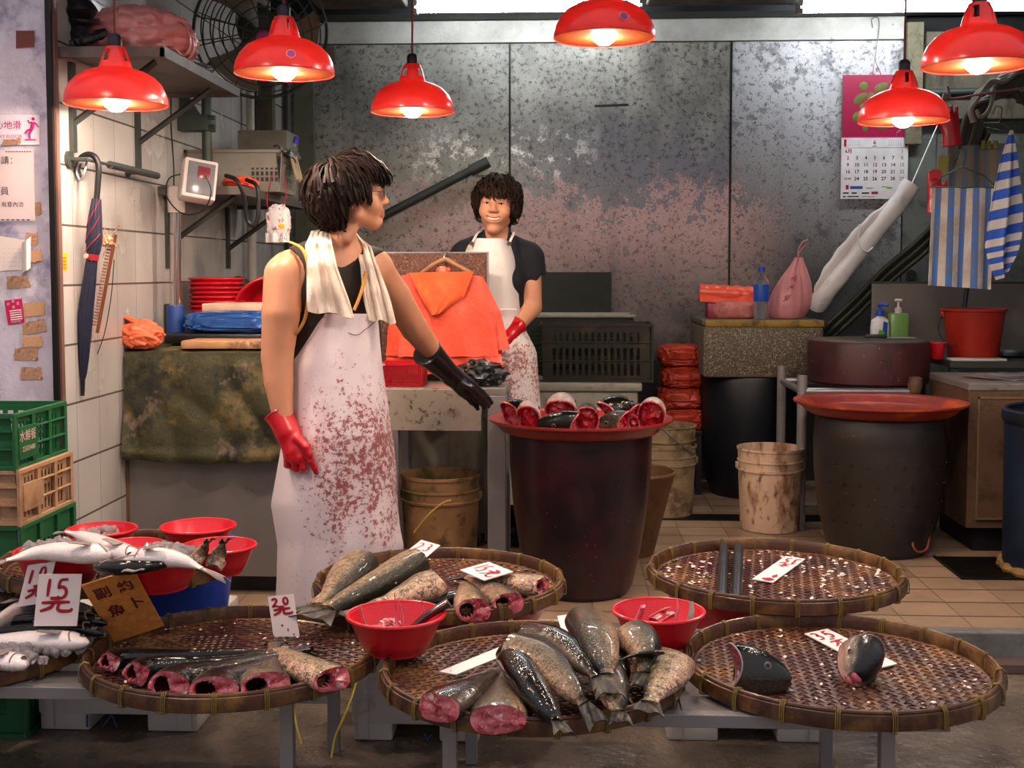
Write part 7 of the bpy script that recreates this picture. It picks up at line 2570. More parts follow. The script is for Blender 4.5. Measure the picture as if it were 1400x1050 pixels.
SG = 'scraps in the right scrap colander'
for k, (p, q_, r0_, r1_, m, lab) in enumerate((((-.06, 0, .05), (-.04, -.01, .10), .02, .012, M_flesh, 'pink fin upright at the left'), ((-.02, .03, .06), (.03, .0, .095), .009, .006, M_flesh, 'pink bone slanting at the back'),
                                          ((.04, .0, .055), (.05, .02, .11), .010, .004, M_flesh, 'pointed bone at the centre'), ((.075, -.01, .05), (.085, .02, .105), .011, .006, M_finpale, 'pale rib at the right'),
                                          ((-.05, -.05, .055), (.06, -.05, .06), .014, .016, M_gut, 'dark strip along the front'), ((-.01, -.01, .06), (.03, .03, .07), .022, .02, M_gill, 'red lump in the middle'))):
    scrap(lab + ' of the scrap colander behind the heap', [c + V(p), c + (V(p) + V(q_)) / 2 + V((.004, 0, .005)), c + V(q_)], (r0_, r1_), m, SG, .5)

# ------------------------------------------------------------------ two dark rods
for x, lab in ((989, 'dark steel rod on the back right tray, left of a pair'), (1009, 'dark steel rod on the back right tray, right of a pair')):
    a, c_ = O(x - 2, 818, WZ[4] + .016), O(x + 1, 745, WZ[4] + .016)
    one('steel_rod', B().tube([a, a.lerp(c_, .04), a.lerp(c_, .96), c_], [.010, .0155, .0155, .012], 14), M_leafstick, lab, 'rod', 'two dark rods')


# ------------------------------------------------------------------ price cards
def card(label, bl, br, tl, glyphs, th=.003, m=None, ink=None, marks=(), name='price_card'):
    """stiff card from three world corners; glyphs: (char, x, y, w, h, r) in card fractions / metres"""
    bl, br, tl = V(bl), V(br), V(tl)
    ex, ey = br - bl, tl - bl
    nn = ex.cross(ey).normalized()
    t = thing(name, label, 'sign', (bl + br) / 2, 'price cards on the fish trays')
    P = [bl, br, br + ey, tl]
    b = B().add(P + [p - nn * th for p in P], [(0, 1, 2, 3), (7, 6, 5, 4), (0, 4, 5, 1), (1, 5, 6, 2), (2, 6, 7, 3), (3, 7, 4, 0)])
    obj('card', b, m or M_paper, t, smooth=False)
    if glyphs:
        g = B()
        for ch, x, y, w, h, r in glyphs:
            if ch in GLYPH:
                brush(g, ch, bl + ex * x + ey * y, ex * w, ey * h, 1, 1, r)
            else:
                c = bl + ex * (x + w / 2) + ey * (y + h / 2)
                g2 = B()
                text_into(g2, ch, c, ex, ey - ex * (ey.dot(ex) / ex.dot(ex)), r, 0, .0012, 'CENTER', r * .022)
                obj('painted_character', g2, ink or M_ink, t, smooth=False)
        if g.v:
            obj('hand_lettering', g, ink or M_ink, t, smooth=False)
    if marks:
        g = B()
        for x, y, rx, ry in marks:
            c = bl + ex * x + ey * y + nn * .001
            pts = [c + ex * (rx * math.cos(a * PI / 6)) + ey * (ry * math.sin(a * PI / 6) * (1 + .3 * math.sin(a * 2.3))) for a in range(12)]
            g.add(pts, [tuple(range(12))])
        obj('blood_smear', g, M_ink, t, smooth=False)
    return t


Yc = 2.90
card('white price card reading 15, standing in the ice beside the cardboard sign', at(46, 856, Yc), at(105, 856, Yc), at(53, 785, Yc + .01), [('1', .20, .55, .22, .38, .0036), ('5', .45, .52, .42, .40, .0036), ('元', .10, .28, .75, .27, .0038)])
card('white price card reading 10, tilted behind the 15 card at the left', at(24, 830, 2.945), at(62, 824, 2.945), at(38, 773, 2.955), [('1', .16, .52, .25, .36, .0032), ('0', .52, .56, .36, .36, .0032), ('元', .2, .18, .7, .28, .0034)])
card('white price card reading 20, standing upright in the front left tray', at(376, 884, 3.135), at(411, 880, 3.135), at(366, 816, 3.16), [('2', .12, .78, .36, .17, .0028), ('0', .56, .80, .32, .16, .0028), ('元', .12, .62, .75, .16, .0030)],
     marks=((.4, .4, .05, .02), (.6, .3, .03, .03), (.8, .2, .04, .015)))
card('price card reading 23, lying on the fish of the middle back tray', O(513, 788, .375), O(541, 797, .37), O(576, 738, .385), [('2', .14, .74, .36, .20, .0026), ('3', .54, .76, .34, .20, .0026), ('元', .25, .55, .65, .18, .0028)])
card('price card reading 15, lying on the fish at the right of the middle back tray', O(629, 779, .372), O(662, 793, .372), O(668, 768, .374), [('1', .12, .30, .2, .55, .0026), ('5', .28, .25, .24, .6, .0026), ('元', .52, .2, .4, .55, .003)], marks=((.8, .6, .1, .12),))
card('price card reading 35, turned away on the nearly empty back right tray', O(1101, 764, WZ[4] + .006), O(1074, 760, WZ[4] + .006), O(1057, 796, WZ[4] + .006), [('3', .10, .06, .36, .22, .0028), ('5', .52, .06, .36, .22, .0028), ('元', .2, .28, .6, .16, .0028)],
     marks=((.35, .93, .3, .05), (.25, .8, .12, .06)))
card('price card reading 35, under the pink-mouthed head in the front right tray', O(1194, 915, WZ[2] + .006), O(1227, 907, WZ[2] + .006), O(1100, 866, WZ[2] + .006), [('3', .08, .78, .38, .18, .0034), ('5', .52, .78, .38, .18, .0034), ('元', .2, .58, .65, .18, .0034)])
card('blank stained card lying at the back left of the front centre tray', O(600, 918, WZ[1] + .012), O(624, 922, WZ[1] + .012), O(684, 884, WZ[1] + .05), [])
card('price card half hidden behind the topmost tail of the front centre heap', O(776, 888, .36), O(803, 884, .36), at(762, 842, 3.10), [('1', .6, .7, .3, .2, .003)])
sg = card('orange cardboard sign with brown hand-painted characters beside the 15 card', at(156, 878, 3.02), at(224, 856, 3.04), at(111, 801, 2.89),
          [('副', .10, .66, .36, .26, .042), ('約', .55, .66, .34, .26, .040), ('魚', .18, .34, .36, .26, .044), ('卜', .60, .36, .3, .26, .044)], .004, M_kraft, M_brownink, name='cardboard_sign')
# twine ends hanging from the front rims
for pts, lab in (([(402, 958, 2.70), (404, 985, 2.67), (407, 1000, 2.665), (412, 1017, 2.67)], 'short yellow twine end hanging from the front left tray'), ([(488, 930, 2.82), (480, 955, 2.76), (468, 985, 2.74), (458, 1008, 2.74), (453, 1035, 2.74)], 'long yellow twine hanging where the left and centre trays meet')):
    one('twine', B().tube(crom([at(*p) for p in pts], 14), .0028, 6), M_strawtie, lab, 'twine')
# ------------------------------------------------------------------ people
class Head:
    def __init__(s, c, fwd, up, k, cz=0.0):
        s.c, s.k, s.cz = V(c), k, cz
        s.f = V(fwd).normalized()
        s.u = (V(up) - s.f * V(up).dot(s.f)).normalized()
        s.r = s.f.cross(s.u)
        s.R = [[s.r[i], s.f[i], s.u[i]] for i in range(3)]

    def p(s, x, y, z):
        return s.c + (s.r * x + s.f * y + s.u * z) * s.k

    def loc(s, q):
        d = V(q) - s.c
        return V((d.dot(s.r), d.dot(s.f), d.dot(s.u))) / s.k

    def sculpt(s, S, smile=False, fem=False):
        k = s.k
        E = lambda c, r, kk=.012, op='u': S.ell(s.p(*c), [a * k for a in r], s.R, kk * k, op)
        C = lambda a, b, ra, rb, kk=.012, op='u': S.cone(s.p(*a), s.p(*b), ra * k, rb * k, kk * k, op)
        E((0, -.015, .035), (.075, .095, .086))
        E((0, .045, -.005), (.064, .048, .075), .02)
        z_ = s.cz
        C((0, .055, -.045), (0, .066, -.085 + z_), .042, .020, .025)
        jw = .040 if smile else .046
        C((-jw, .012, -.052), (-.012, .066, -.090 + z_), .022, .014, .02)
        C((jw, .012, -.052), (.012, .066, -.090 + z_), .022, .014, .02)
        for sg in (-1, 1):
            E((sg * .040, .060 + (.006 if smile else 0), -.018), (.024, .024, .022), .02)
            C((sg * .012, .088, .036), (sg * .045, .072, .034), .009, .008, .014)
            E((sg * .032, .099, .016), (.017, .014, .010), .010, 's')
            C((sg * .017, .084, .016), (sg * .046, .074, .015), .0085, .0075, .006)      # lids
            E((sg * .078, -.012, -.004), (.008, .020, .033), .006)
            E((sg * .086, -.010, -.002), (.006, .012, .022), .004, 's')
            E((sg * .013, .099, -.014), (.010, .011, .008), .006)
            E((sg * .0065, .1085, -.0215), (.0035, .005, .0035), .003, 's')
        C((0, .086, .028), (0, .108, -.008), .009, .0105, .012)
        E((0, .108, -.011), (.011, .010, .009), .008)
        if smile:
            E((0, .080, -.048), (.036, .022, .020), .012)
            pts = [(-.025, .088, -.0415), (-.013, .0975, -.0485), (0, .100, -.0505), (.013, .0975, -.0485), (.025, .088, -.0415)]
            for a, b in zip(pts, pts[1:]):
                S.cone(s.p(*a), s.p(*b), .0074 * k, .0074 * k, .004 * k, 's')
            up_ = [(-.029, .086, -.036), (-.013, .0965, -.0415), (0, .0995, -.042), (.013, .0965, -.0415), (.029, .086, -.036)]
            lo_ = [(-.029, .086, -.040), (-.014, .0945, -.057), (0, .097, -.061), (.014, .0945, -.057), (.029, .086, -.040)]
            for P in (up_, lo_):
                for a, b in zip(P, P[1:]):
                    S.cone(s.p(*a), s.p(*b), .0030 * k, .0030 * k, .004 * k)
        else:
            C((-.018, .090, -.042), (0, .0985, -.041), .0055, .0062, .006)
            C((.018, .090, -.042), (0, .0985, -.041), .0055, .0062, .006)
            C((-.015, .088, -.053), (0, .096, -.054), .0060, .0070, .006)
            C((.015, .088, -.053), (0, .096, -.054), .0060, .0070, .006)
        E((0, .084, -.086 + z_), (.016, .013, .013), .014)

    def eyes(s, parent, er=.0125):
        for sg in (-1, 1):
            b = B().blob(s.p(sg * .031, .090 - er, .0165), (er * s.k,) * 3, 0, 1, 0, 3)
            e = obj('eye', b, M_eyewhite, parent)
            c = s.p(sg * .031, .090 - er, .0165)
            d = (s.f + s.r * .0).normalized()
            obj('iris', B().tube([c + d * er * .92 * s.k, c + d * er * 1.06 * s.k], [er * .45 * s.k, er * .36 * s.k], 16), M_iris, e)
            bw = B().tube(crom([s.p(sg * .013, .0985, .034), s.p(sg * .028, .0945, .0405), s.p(sg * .044, .083, .037)], 10), [.0030 * s.k] * 10 + [.0015 * s.k], 8, flat=.5)
            obj('eyebrow', bw, M_hair, parent)
            ls = B().tube(crom([s.p(sg * .017, .0925, .0165), s.p(sg * .031, .0935, .0215), s.p(sg * .046, .0815, .0165)], 10), .0013 * s.k, 6)
            obj('eyelash', ls, M_hair, parent)

    def hair(s, parent, m, n, length, puff, seed, fringe_z, back_z, side_z, r0=.0075, curl=0.0, jit=.01):
        """hair as a cap with several hundred overlapping locks"""
        rnd_ = random.Random(seed)
        b = B()
        A = V((.079, .099, .090))
        cz = V((0, -.015, .036))
        b.blob((0, 0, 0), (1, 1, 1), 0, 1, 0, 4)
        cap = []
        for v in b.v:
            d = V(v)
            # keep the cap off the face and above the nape
            t = 1.0
            if d.y > .35 and d.z < .35:
                t = .86
            if d.z < -.35:
                t *= .85
            q = cz + V((d.x * A.x, d.y * A.y, d.z * A.z)) * t * 1.02
            q.z = max(q.z, .0)
            cap.append(tuple(s.p(*q)))
        b.v = cap
        whorl = V((.15, -.45, .88)).normalized()
        for i in range(n):
            zz = 1 - 1.35 * (i + .5) / n
            an = i * 2.39996 + rnd_.uniform(-.2, .2)
            rr = math.sqrt(max(0, 1 - zz * zz))
            d = V((rr * math.cos(an), rr * math.sin(an), zz))
            if d.y > .62 and d.z < .42:
                continue
            if d.z < -.1 and d.y > -.15:
                continue
            fl = d - whorl * d.dot(whorl)
            fl = (fl.normalized() if fl.length > .05 else V((rnd_.uniform(-1, 1), 1, 0)).normalized())
            fl = (fl + V((rnd_.uniform(-.35, .35), rnd_.uniform(-.35, .35), -.15))).normalized()
            L = length * rnd_.uniform(.7, 1.15)
            jl = rnd_.uniform(-jit, jit)
            pts = []
            q = V(d)
            lift = 1.03 + rnd_.uniform(0, .10)
            seg = 9
            for k in range(seg + 1):
                t = k / seg
                h = lift + puff * math.sin(min(1, t * 1.4) * PI * .5) * rnd_.uniform(.7, 1.1)
                w = cz + V((q.x * A.x, q.y * A.y, q.z * A.z)) * h
                if curl:
                    w += V((math.sin(t * 6 + i), math.cos(t * 5 + i * 1.7), math.sin(t * 7 + i * .6))) * curl * t
                lim = fringe_z if w.y > .055 else (side_z if w.y > -.02 else back_z)
                if w.z < lim + jl and k > 1:
                    break
                pts.append(s.p(*w))
                g = V((0, 0, -1))
                mv = (fl * (1 - .55 * t) + g * (.25 + .6 * t))
                nq = V((q.x, q.y, q.z)).normalized()
                mv = mv - nq * mv.dot(nq)
                mv = mv.normalized() if mv.length > .01 else fl
                q = (q + mv * (L / .09) / seg)
                if q.z > -.2:
                    q = q.normalized()
                elif V((q.x, q.y, 0)).length > 1:
                    q = V((q.x, q.y, 0)).normalized() + V((0, 0, q.z))
            m_ = len(pts)
            if m_ < 3:
                continue
            r_ = r0 * rnd_.uniform(.7, 1.3) * s.k
            rs = [r_ * (.55 + .6 * math.sin(PI * (.12 + .75 * k / (m_ - 1)))) * (1 if k < m_ - 1 else .12) for k in range(m_)]
            b.tube(pts, rs, 6, flat=.55)
        return obj('hair', b, m, parent)


def skin_mats(o, H, smile):
    me = o.data
    off = V(o.location)
    idx = []
    for p in me.polygons:
        q = H.loc(p.center + off)
        mi = 0
        if abs(q.x) < .034 and q.y > .070 and -.072 < q.z < -.030:
            if smile:
                arc_ = -.0505 + 9.5 * q.x * q.x + .002
                dz = q.z - arc_
                if abs(dz) < .0060 and abs(q.x) < .027 and q.y < .0945:
                    mi = 2
                elif abs(dz) < .0105 and abs(q.x) < .029:
                    mi = 1
            else:
                if abs(q.x) < .022 and -.0615 < q.z < -.0355 + .1 * 0 and q.y > .086:
                    mi = 1
        idx.append(mi)
    me.polygons.foreach_set('material_index', idx)


def sheet_edges(rows, bulge, Yc, nu=40, nv=60, fold=.006, th=.004, seed=1.0, flare=.0):
    """cloth hung between two traced edges: rows = (py, xl, xr); bulges towards the viewer like a body"""
    b = B()
    ys = [r[0] for r in rows]

    def fn(u, v):
        py = ys[0] + (ys[-1] - ys[0]) * v
        k = 0
        while k < len(rows) - 2 and py > ys[k + 1]:
            k += 1
        t = (py - ys[k]) / (ys[k + 1] - ys[k])
        t = min(1, max(0, t))
        xl = rows[k][1] + (rows[k + 1][1] - rows[k][1]) * t
        xr = rows[k][2] + (rows[k + 1][2] - rows[k][2]) * t
        w = 2 * u - 1
        bl = bulge(v) * (math.sqrt(max(0, 1 - .96 * w * w)) - .2)
        f = fold * v * (math.sin(w * 9 + seed * 3 + v * 3) + .6 * noise.noise(V((w * 3, v * 2.5, seed)))) + .004 * noise.noise(V((w * 2.5, v * 4, seed + 4)))
        return at(xl + (xr - xl) * u, py, Yc(v) if callable(Yc) else Yc) + V((0, 0, 0)) if False else at(xl + (xr - xl) * u, py, (Yc(v) if callable(Yc) else Yc) - bl + f)
    b.sheet(fn, nu, nv, th)
    return b


def gridmesh(S, name, m, parent=None, base=None):
    b = S.mesh()
    return obj(name, b, m, parent, True, base)


# ================================================================== the man in the bloody apron
mk = lambda x, y, Y: at(x, y, Y)
HM = Head(mk(480, 273, 4.10), (.95, .27, .05), (-.06, 0, 1), 1.07, .010)
xs = axis([(-1.22, -.95, .009), (-.95, -.54, .0042), (-.54, -.26, .0085)])
ys = axis([(3.80, 4.0, .009), (4.0, 4.24, .0045), (4.24, 4.80, .009)])
zs = axis([(-.13, 1.36, .0105), (1.36, 1.66, .0042)])
S = SDF(xs, ys, zs)
face = V((.50, -.86, 0))
torso = [((452, 392, 4.13), (458, 470, 4.14), .168, .152, .04), ((458, 470, 4.14), (462, 560, 4.14), .150, .158, .04), ((462, 560, 4.14), (462, 610, 4.14), .165, .150, .04)]


def man_torso(S, g=0.0):
    for a, b, ra, rb, k in torso:
        S.cone(mk(*a), mk(*b), ra + g, rb + g, k, flat=(face, .72))
    S.cone(mk(392, 372, 4.03), mk(512, 368, 4.22), .062 + g, .062 + g, .05)
    S.cone(mk(462, 352, 4.13), mk(398, 366, 4.05), .052 + g, .050 + g, .04)
    S.cone(mk(462, 352, 4.13), mk(508, 362, 4.20), .050 + g, .048 + g, .04)
    S.ell(mk(438, 405, 4.04), (.075 + g, .06 + g, .06 + g), None, .05)
    S.ell(mk(490, 405, 4.10), (.07 + g, .06 + g, .06 + g), None, .05)


man_torso(S)
S.cone(mk(462, 348, 4.12), mk(466, 300, 4.12), .060, .054, .035)
S.cone(mk(474, 325, 4.05), mk(483, 300, 4.08), .022, .030, .03)
HM.sculpt(S)
# right arm hanging, hand on the thigh
S.cone(mk(388, 376, 4.00), mk(384, 430, 3.97), .066, .063, .012)
S.cone(mk(384, 430, 3.97), mk(379, 488, 3.965), .063, .053, .006)
S.cone(mk(379, 488, 3.965), mk(381, 522, 3.95), .053, .048, .006)
S.cone(mk(381, 522, 3.95), mk(387, 572, 3.93), .048, .034, .006)
# left arm reaching back to the table
S.cone(mk(512, 368, 4.22), mk(540, 405, 4.33), .063, .057, .02)
S.cone(mk(540, 405, 4.33), mk(566, 448, 4.44), .057, .050, .008)
S.cone(mk(566, 448, 4.44), mk(612, 508, 4.64), .050, .033, .008)
# legs
for hx, kx_, fx, dy in ((440, 436, 434, -.02), (488, 494, 500, .02)):
    a, b_, c_ = mk(hx, 610, 4.13 + dy), mk(kx_, 735, 4.08 + dy), mk(fx, 0, 4.10 + dy)
    foot = V((b_.x + .01, 4.08 + dy, -.04))
    S.cone(a, V((b_.x, 4.09 + dy, .36)), .098, .066, .03)
    S.cone(V((b_.x, 4.09 + dy, .36)), foot, .064, .042, .03)
    S.cone(foot + V((0, .02, -.035)), foot + V((.05, -.09, -.045)), .042, .034, .02)
man = gridmesh(S, 'person', [M_skin, M_lip, M_mouth])
tag(man, 'person in blood-spattered white apron, towel round the neck, looking over one shoulder', 'person')
skin_mats(man, HM, False)
HM.eyes(man)
HM.hair(man, M_hair, 1150, .135, .36, 3, .040, -.098, -.026, .0052, .004, .012)
# trousers and boots
S2 = SDF(axis([(-1.05, -.5, .012)]), axis([(3.85, 4.4, .012)]), axis([(-.13, .78, .012)]))
for a, b_, ra, rb, k in torso[2:]:
    S2.cone(mk(*a), mk(*b_), ra + .008, rb + .008, k, flat=(face, .72))
S3 = SDF(axis([(-1.05, -.5, .011)]), axis([(3.85, 4.4, .011)]), axis([(-.125, .30, .011)]))
for hx, kx_, dy in ((440, 436, -.02), (488, 494, .02)):
    a, b_ = mk(hx, 610, 4.13 + dy), mk(kx_, 735, 4.08 + dy)
    foot = V((b_.x + .01, 4.08 + dy, -.04))
    S2.cone(a, V((b_.x, 4.09 + dy, .36)), .108, .078, .03)
    S2.cone(V((b_.x, 4.09 + dy, .36)), foot + V((0, 0, .1)), .076, .064, .03)
    S3.cone(V((b_.x, 4.09 + dy, .22)), foot, .072, .055, .02)
    S3.cone(foot + V((0, .02, -.03)), foot + V((.06, -.10, -.038)), .052, .044, .03)
S3.clip(lambda X, Y, Z: (ZS + .002) - Z)
gridmesh(S2, 'trousers', M_trouser, man)
gridmesh(S3, 'rubber_boots', M_boot, man)
# vest
S = SDF(axis([(-1.12, -.4, .007)]), axis([(3.85, 4.45, .007)]), axis([(.70, 1.42, .007)]))
man_torso(S, .007)
S.cone(mk(376, 376, 3.9), mk(386, 372, 4.15), .088, .088, .01, 's')
S.cone(mk(388, 420, 3.9), mk(392, 415, 4.1), .055, .05, .01, 's')
S.cone(mk(535, 372, 4.15), mk(535, 380, 4.5), .075, .085, .01, 's')
S.cone(mk(472, 330, 4.0), mk(486, 400, 3.93), .085, .045, .012, 's')
S.cone(mk(466, 335, 4.2), mk(466, 330, 3.95), .075, .07, .01, 's')
gridmesh(S, 'vest', M_vest, man)
tr = B().tube(crom([mk(397, 331, 4.02), mk(413, 340, 3.955), mk(421, 362, 3.925), mk(422, 400, 3.925), mk(417, 435, 3.94), mk(405, 456, 3.95), mk(396, 461, 3.99)], 40), .0065, 8, flat=.6)
tr.tube(crom([mk(500, 372, 4.02), mk(496, 392, 3.985), mk(489, 413, 3.965), mk(484, 424, 3.955)], 16), .006, 8)
vt = obj('vest_trim', tr, M_trim_o, man)
vt['label'] = 'ochre edging of the vest'
# apron
rows = [(429, 437, 515), (445, 427, 517), (470, 412, 519), (500, 396, 522), (540, 393, 528), (600, 387, 537), (640, 380, 541), (690, 371, 543), (720, 376, 546), (745, 380, 551), (790, 379, 548), (850, 376, 548)]
ap = obj('apron', sheet_edges(rows, lambda v: .11 + .11 * min(1, v * 2.5), lambda v: 4.045 + .03 * v, 50, 80, .009, .004, 1.0), M_apron, man)
Ya = 3.93
sm = B().tube(crom([mk(437, 430, 4.0), mk(461, 446, 3.955), mk(485, 458, 3.945), mk(500, 450, 3.96), mk(515, 438, 4.02)], 24), .0012, 5)
obj('apron_seam', sm, M_brownink, ap)
st2 = B().tube(crom([mk(399, 498, 4.02), mk(392, 505, 4.15), mk(400, 505, 4.30), mk(470, 500, 4.36), mk(520, 498, 4.25), mk(522, 500, 4.05)], 30), .007, 6, flat=.4)
obj('apron_tie', st2, M_apron, ap)
# towel round the neck
TW = [((421, 425), (484, 434), 3.905), ((420, 400), (474, 404), 3.905), ((419, 365), (460, 362), 3.92), ((419, 336), (452, 334), 3.97), ((425, 317), (453, 316), 4.10), ((447, 313), (466, 304), 4.24),
      ((488, 322), (482, 316), 4.25), ((506, 336), (487, 334), 4.16), ((518, 366), (493, 362), 4.055), ((531, 405), (498, 402), 4.01), ((541, 442), (504, 437), 4.0)]


def tw(u, v):
    t = v * (len(TW) - 1)
    k = min(int(t), len(TW) - 2)
    f = t - k
    f2 = f * f * (3 - 2 * f)
    o = V((*TW[k][0], 0)).lerp(V((*TW[k + 1][0], 0)), f)
    i = V((*TW[k][1], 0)).lerp(V((*TW[k + 1][1], 0)), f)
    Y = TW[k][2] + (TW[k + 1][2] - TW[k][2]) * f2
    q = o.lerp(i, u)
    fo = .010 * math.sin(u * 13 + 1.5 * math.sin(v * 5)) + .006 * math.sin(u * 27 + 2) + .01 * noise.noise(V((u * 3, v * 9, 2)))
    p = at(q.x + 1.5 * math.sin(v * 26) * (u - .5), q.y + 2.0 * math.sin(u * 9), Y + fo - .012)
    return p


obj('towel', B().sheet(tw, 48, 110, .007), M_towel, man)
# glasses
G = B()
for sg in (-1, 1):
    c = HM.p(sg * .033, .106, .012)
    pts = [c + HM.r * (.022 * math.cos(a)) + HM.u * (.016 * math.sin(a)) - HM.f * (.004 * math.cos(a) * sg + .004) for a in np.linspace(0, 2 * PI, 25)]
    G.tube(pts, .0013, 6, cap=False)
    G.tube(crom([HM.p(sg * .054, .098, .018), HM.p(sg * .076, .06, .018), HM.p(sg * .082, 0, .016), HM.p(sg * .082, -.02, -.005)], 14), .0013, 6)
G.tube(crom([HM.p(-.012, .110, .016), HM.p(0, .114, .019), HM.p(.012, .110, .016)], 8), .0012, 6)
go = obj('glasses', G, M_glassframe, man)
for sg in (-1, 1):
    c = HM.p(sg * .033, .105, .012)
    pts = [c + HM.r * (.0215 * math.cos(a)) + HM.u * (.0155 * math.sin(a)) - HM.f * (.004 * math.cos(a) * sg + .003) for a in np.linspace(0, 2 * PI, 24, endpoint=False)]
    obj('lens', B().add(pts + [p - HM.f * .0012 for p in pts], [tuple(range(24)), tuple(reversed(range(24, 48)))] + [(k, (k + 1) % 24, 24 + (k + 1) % 24, 24 + k) for k in range(24)]), M_lens, go, smooth=False)


def glove(name, parent, m, cuff, wrist, knuck, fingers, thumb, rc=.050, rw=.036, rp=.040, flat=None, cuff_rim=True, fr=.0115, label=None):
    """rubber glove with palm, five bent fingers and flared cuff; all points in world space"""
    P = [cuff, wrist, knuck] + [q for f in fingers for q in f] + list(thumb)
    lo = np.min([tuple(p) for p in P], 0) - .07
    hi = np.max([tuple(p) for p in P], 0) + .07
    S = SDF(axis([(lo[0], hi[0], .0036)]), axis([(lo[1], hi[1], .0036)]), axis([(lo[2], hi[2], .0036)]))
    S.cone(cuff, wrist, rc, rw, .015)
    S.cone(wrist, V(wrist).lerp(V(knuck), .8), rw * .98, rp, .02, flat=flat)
    for f in fingers:
        S.cone(V(wrist).lerp(V(f[0]), .45), f[0], fr * 1.35, fr * 1.2, .014)
        n = len(f) - 1
        for i in range(n):
            S.cone(f[i], f[i + 1], fr * (1.1 - .12 * i), fr * (1.0 - .12 * i), .004 if i else .009)
    n = len(thumb) - 1
    for i in range(n):
        S.cone(thumb[i], thumb[i + 1], fr * (1.35 - .2 * i), fr * (1.15 - .2 * i), .008)
    ax_ = (V(wrist) - V(cuff)).normalized()
    c = V(cuff)
    S.clip(lambda X, Y, Z: -((X - c.x) * ax_.x + (Y - c.y) * ax_.y + (Z - c.z) * ax_.z))
    g = gridmesh(S, name, m, parent)
    if label:
        g['label'] = label
    if cuff_rim:
        a = ax_.orthogonal().normalized()
        b = ax_.cross(a)
        obj('cuff_rim', B().tube(ringpts(c + ax_ * .003, rc * .985, a, b, 36), .0035, 6, cap=False), m, g)
    return g


Yh = 3.905
glove('glove', man, M_redglove, mk(381, 565, 3.945), mk(393, 590, 3.925), mk(408, 622, 3.90),
      [[mk(417, 617, 3.885), mk(425, 630, 3.875), mk(430, 640, 3.885), mk(432, 646, 3.895)],
       [mk(411, 626, 3.885), mk(415, 640, 3.885), mk(412, 643, 3.915), mk(406, 636, 3.93)],
       [mk(402, 628, 3.895), mk(404, 641, 3.905), mk(401, 641, 3.93), mk(397, 633, 3.935)],
       [mk(394, 625, 3.91), mk(394, 636, 3.92), mk(392, 636, 3.94), mk(391, 628, 3.945)]],
      [mk(407, 600, 3.89), mk(419, 611, 3.87), mk(424, 622, 3.865)], .049, .040, .043, flat=((0, 1, 0), .62), label='red rubber glove on the right hand')
glove('glove', man, M_blackglove, mk(583, 480, 4.53), mk(617, 513, 4.66), mk(640, 532, 4.74),
      [[mk(648, 528, 4.735), mk(659, 536, 4.77), mk(668, 545, 4.79), mk(672, 551, 4.80)],
       [mk(646, 533, 4.73), mk(657, 542, 4.765), mk(665, 550, 4.785), mk(668, 556, 4.80)],
       [mk(642, 538, 4.73), mk(652, 547, 4.76), mk(660, 553, 4.785), mk(662, 558, 4.80)],
       [mk(637, 541, 4.735), mk(645, 550, 4.76), mk(651, 555, 4.78), mk(653, 559, 4.79)]],
      [mk(632, 524, 4.66), mk(644, 530, 4.66), mk(653, 539, 4.69)], .058, .038, .043, label='flecked black rubber glove on the left hand')

# ================================================================== the smiling woman behind the board
HW = Head(mk(679, 284, 5.50), (-.07, -1, -.04), (.07, 0, 1), 1.06, -.006)
xs = axis([(-.62, -.44, .01), (-.44, -.20, .0046), (-.20, 0.0, .01)])
ys = axis([(5.18, 5.36, .008), (5.36, 5.64, .0048), (5.64, 5.75, .01)])
zs = axis([(0, 1.38, .0115), (1.38, 1.72, .0045)])
S = SDF(xs, ys, zs)
front = V((0, 1, 0))
wt = [((677, 362, 5.53), (680, 430, 5.52), .150, .135, .04), ((680, 430, 5.52), (682, 520, 5.52), .135, .165, .04), ((682, 520, 5.52), (682, 560, 5.52), .168, .155, .04)]


def wom_torso(S, g=0.0):
    for a, b, ra, rb, k in wt:
        S.cone(mk(*a), mk(*b), ra + g, rb + g, k, flat=(front, .74))
    S.cone(mk(636, 350, 5.53), mk(722, 352, 5.53), .055 + g, .055 + g, .05)
    S.cone(mk(679, 338, 5.53), mk(640, 347, 5.53), .046 + g, .046 + g, .04)
    S.cone(mk(679, 338, 5.53), mk(718, 349, 5.53), .046 + g, .046 + g, .04)
    for x in (662, 694):
        S.ell(mk(x, 385, 5.43), (.06 + g, .05 + g, .055 + g), None, .05)


wom_torso(S)
S.cone(mk(679, 335, 5.53), mk(679, 305, 5.51), .052, .050, .03)
HW.sculpt(S, smile=True)
S.cone(mk(724, 356, 5.53), mk(727, 420, 5.50), .054, .046, .03)
S.cone(mk(727, 420, 5.50), mk(699, 455, 5.36), .046, .030, .008)
S.cone(mk(634, 354, 5.53), mk(628, 420, 5.50), .052, .045, .03)
S.cone(mk(628, 420, 5.50), mk(652, 456, 5.38), .044, .030, .02)
for sg in (-1, 1):
    hx = mk(682, 560, 5.52).x + sg * .085
    S.cone((hx, 5.52, .62), (hx, 5.50, .36), .095, .062, .03)
    S.cone((hx, 5.50, .36), (hx, 5.53, .06), .060, .040, .03)
    S.cone((hx, 5.54, .045), (hx + sg * .015, 5.42, .032), .040, .030, .02)
wom = gridmesh(S, 'person', [M_skin, M_lip, M_mouth])
tag(wom, 'smiling person with short dark hair in black T-shirt and white apron behind the speckled board', 'person')
skin_mats(wom, HW, True)
HW.eyes(wom, .0092)
HW.hair(wom, M_hair2, 1150, .095, .20, 11, .046, -.072, -.040, .0044, .013, .022)
te = B()
tpts = [HW.p(x, .0905 - 6.5 * x * x * 1.2, -.0475 + 9.0 * x * x) for x in np.linspace(-.024, .024, 15)]
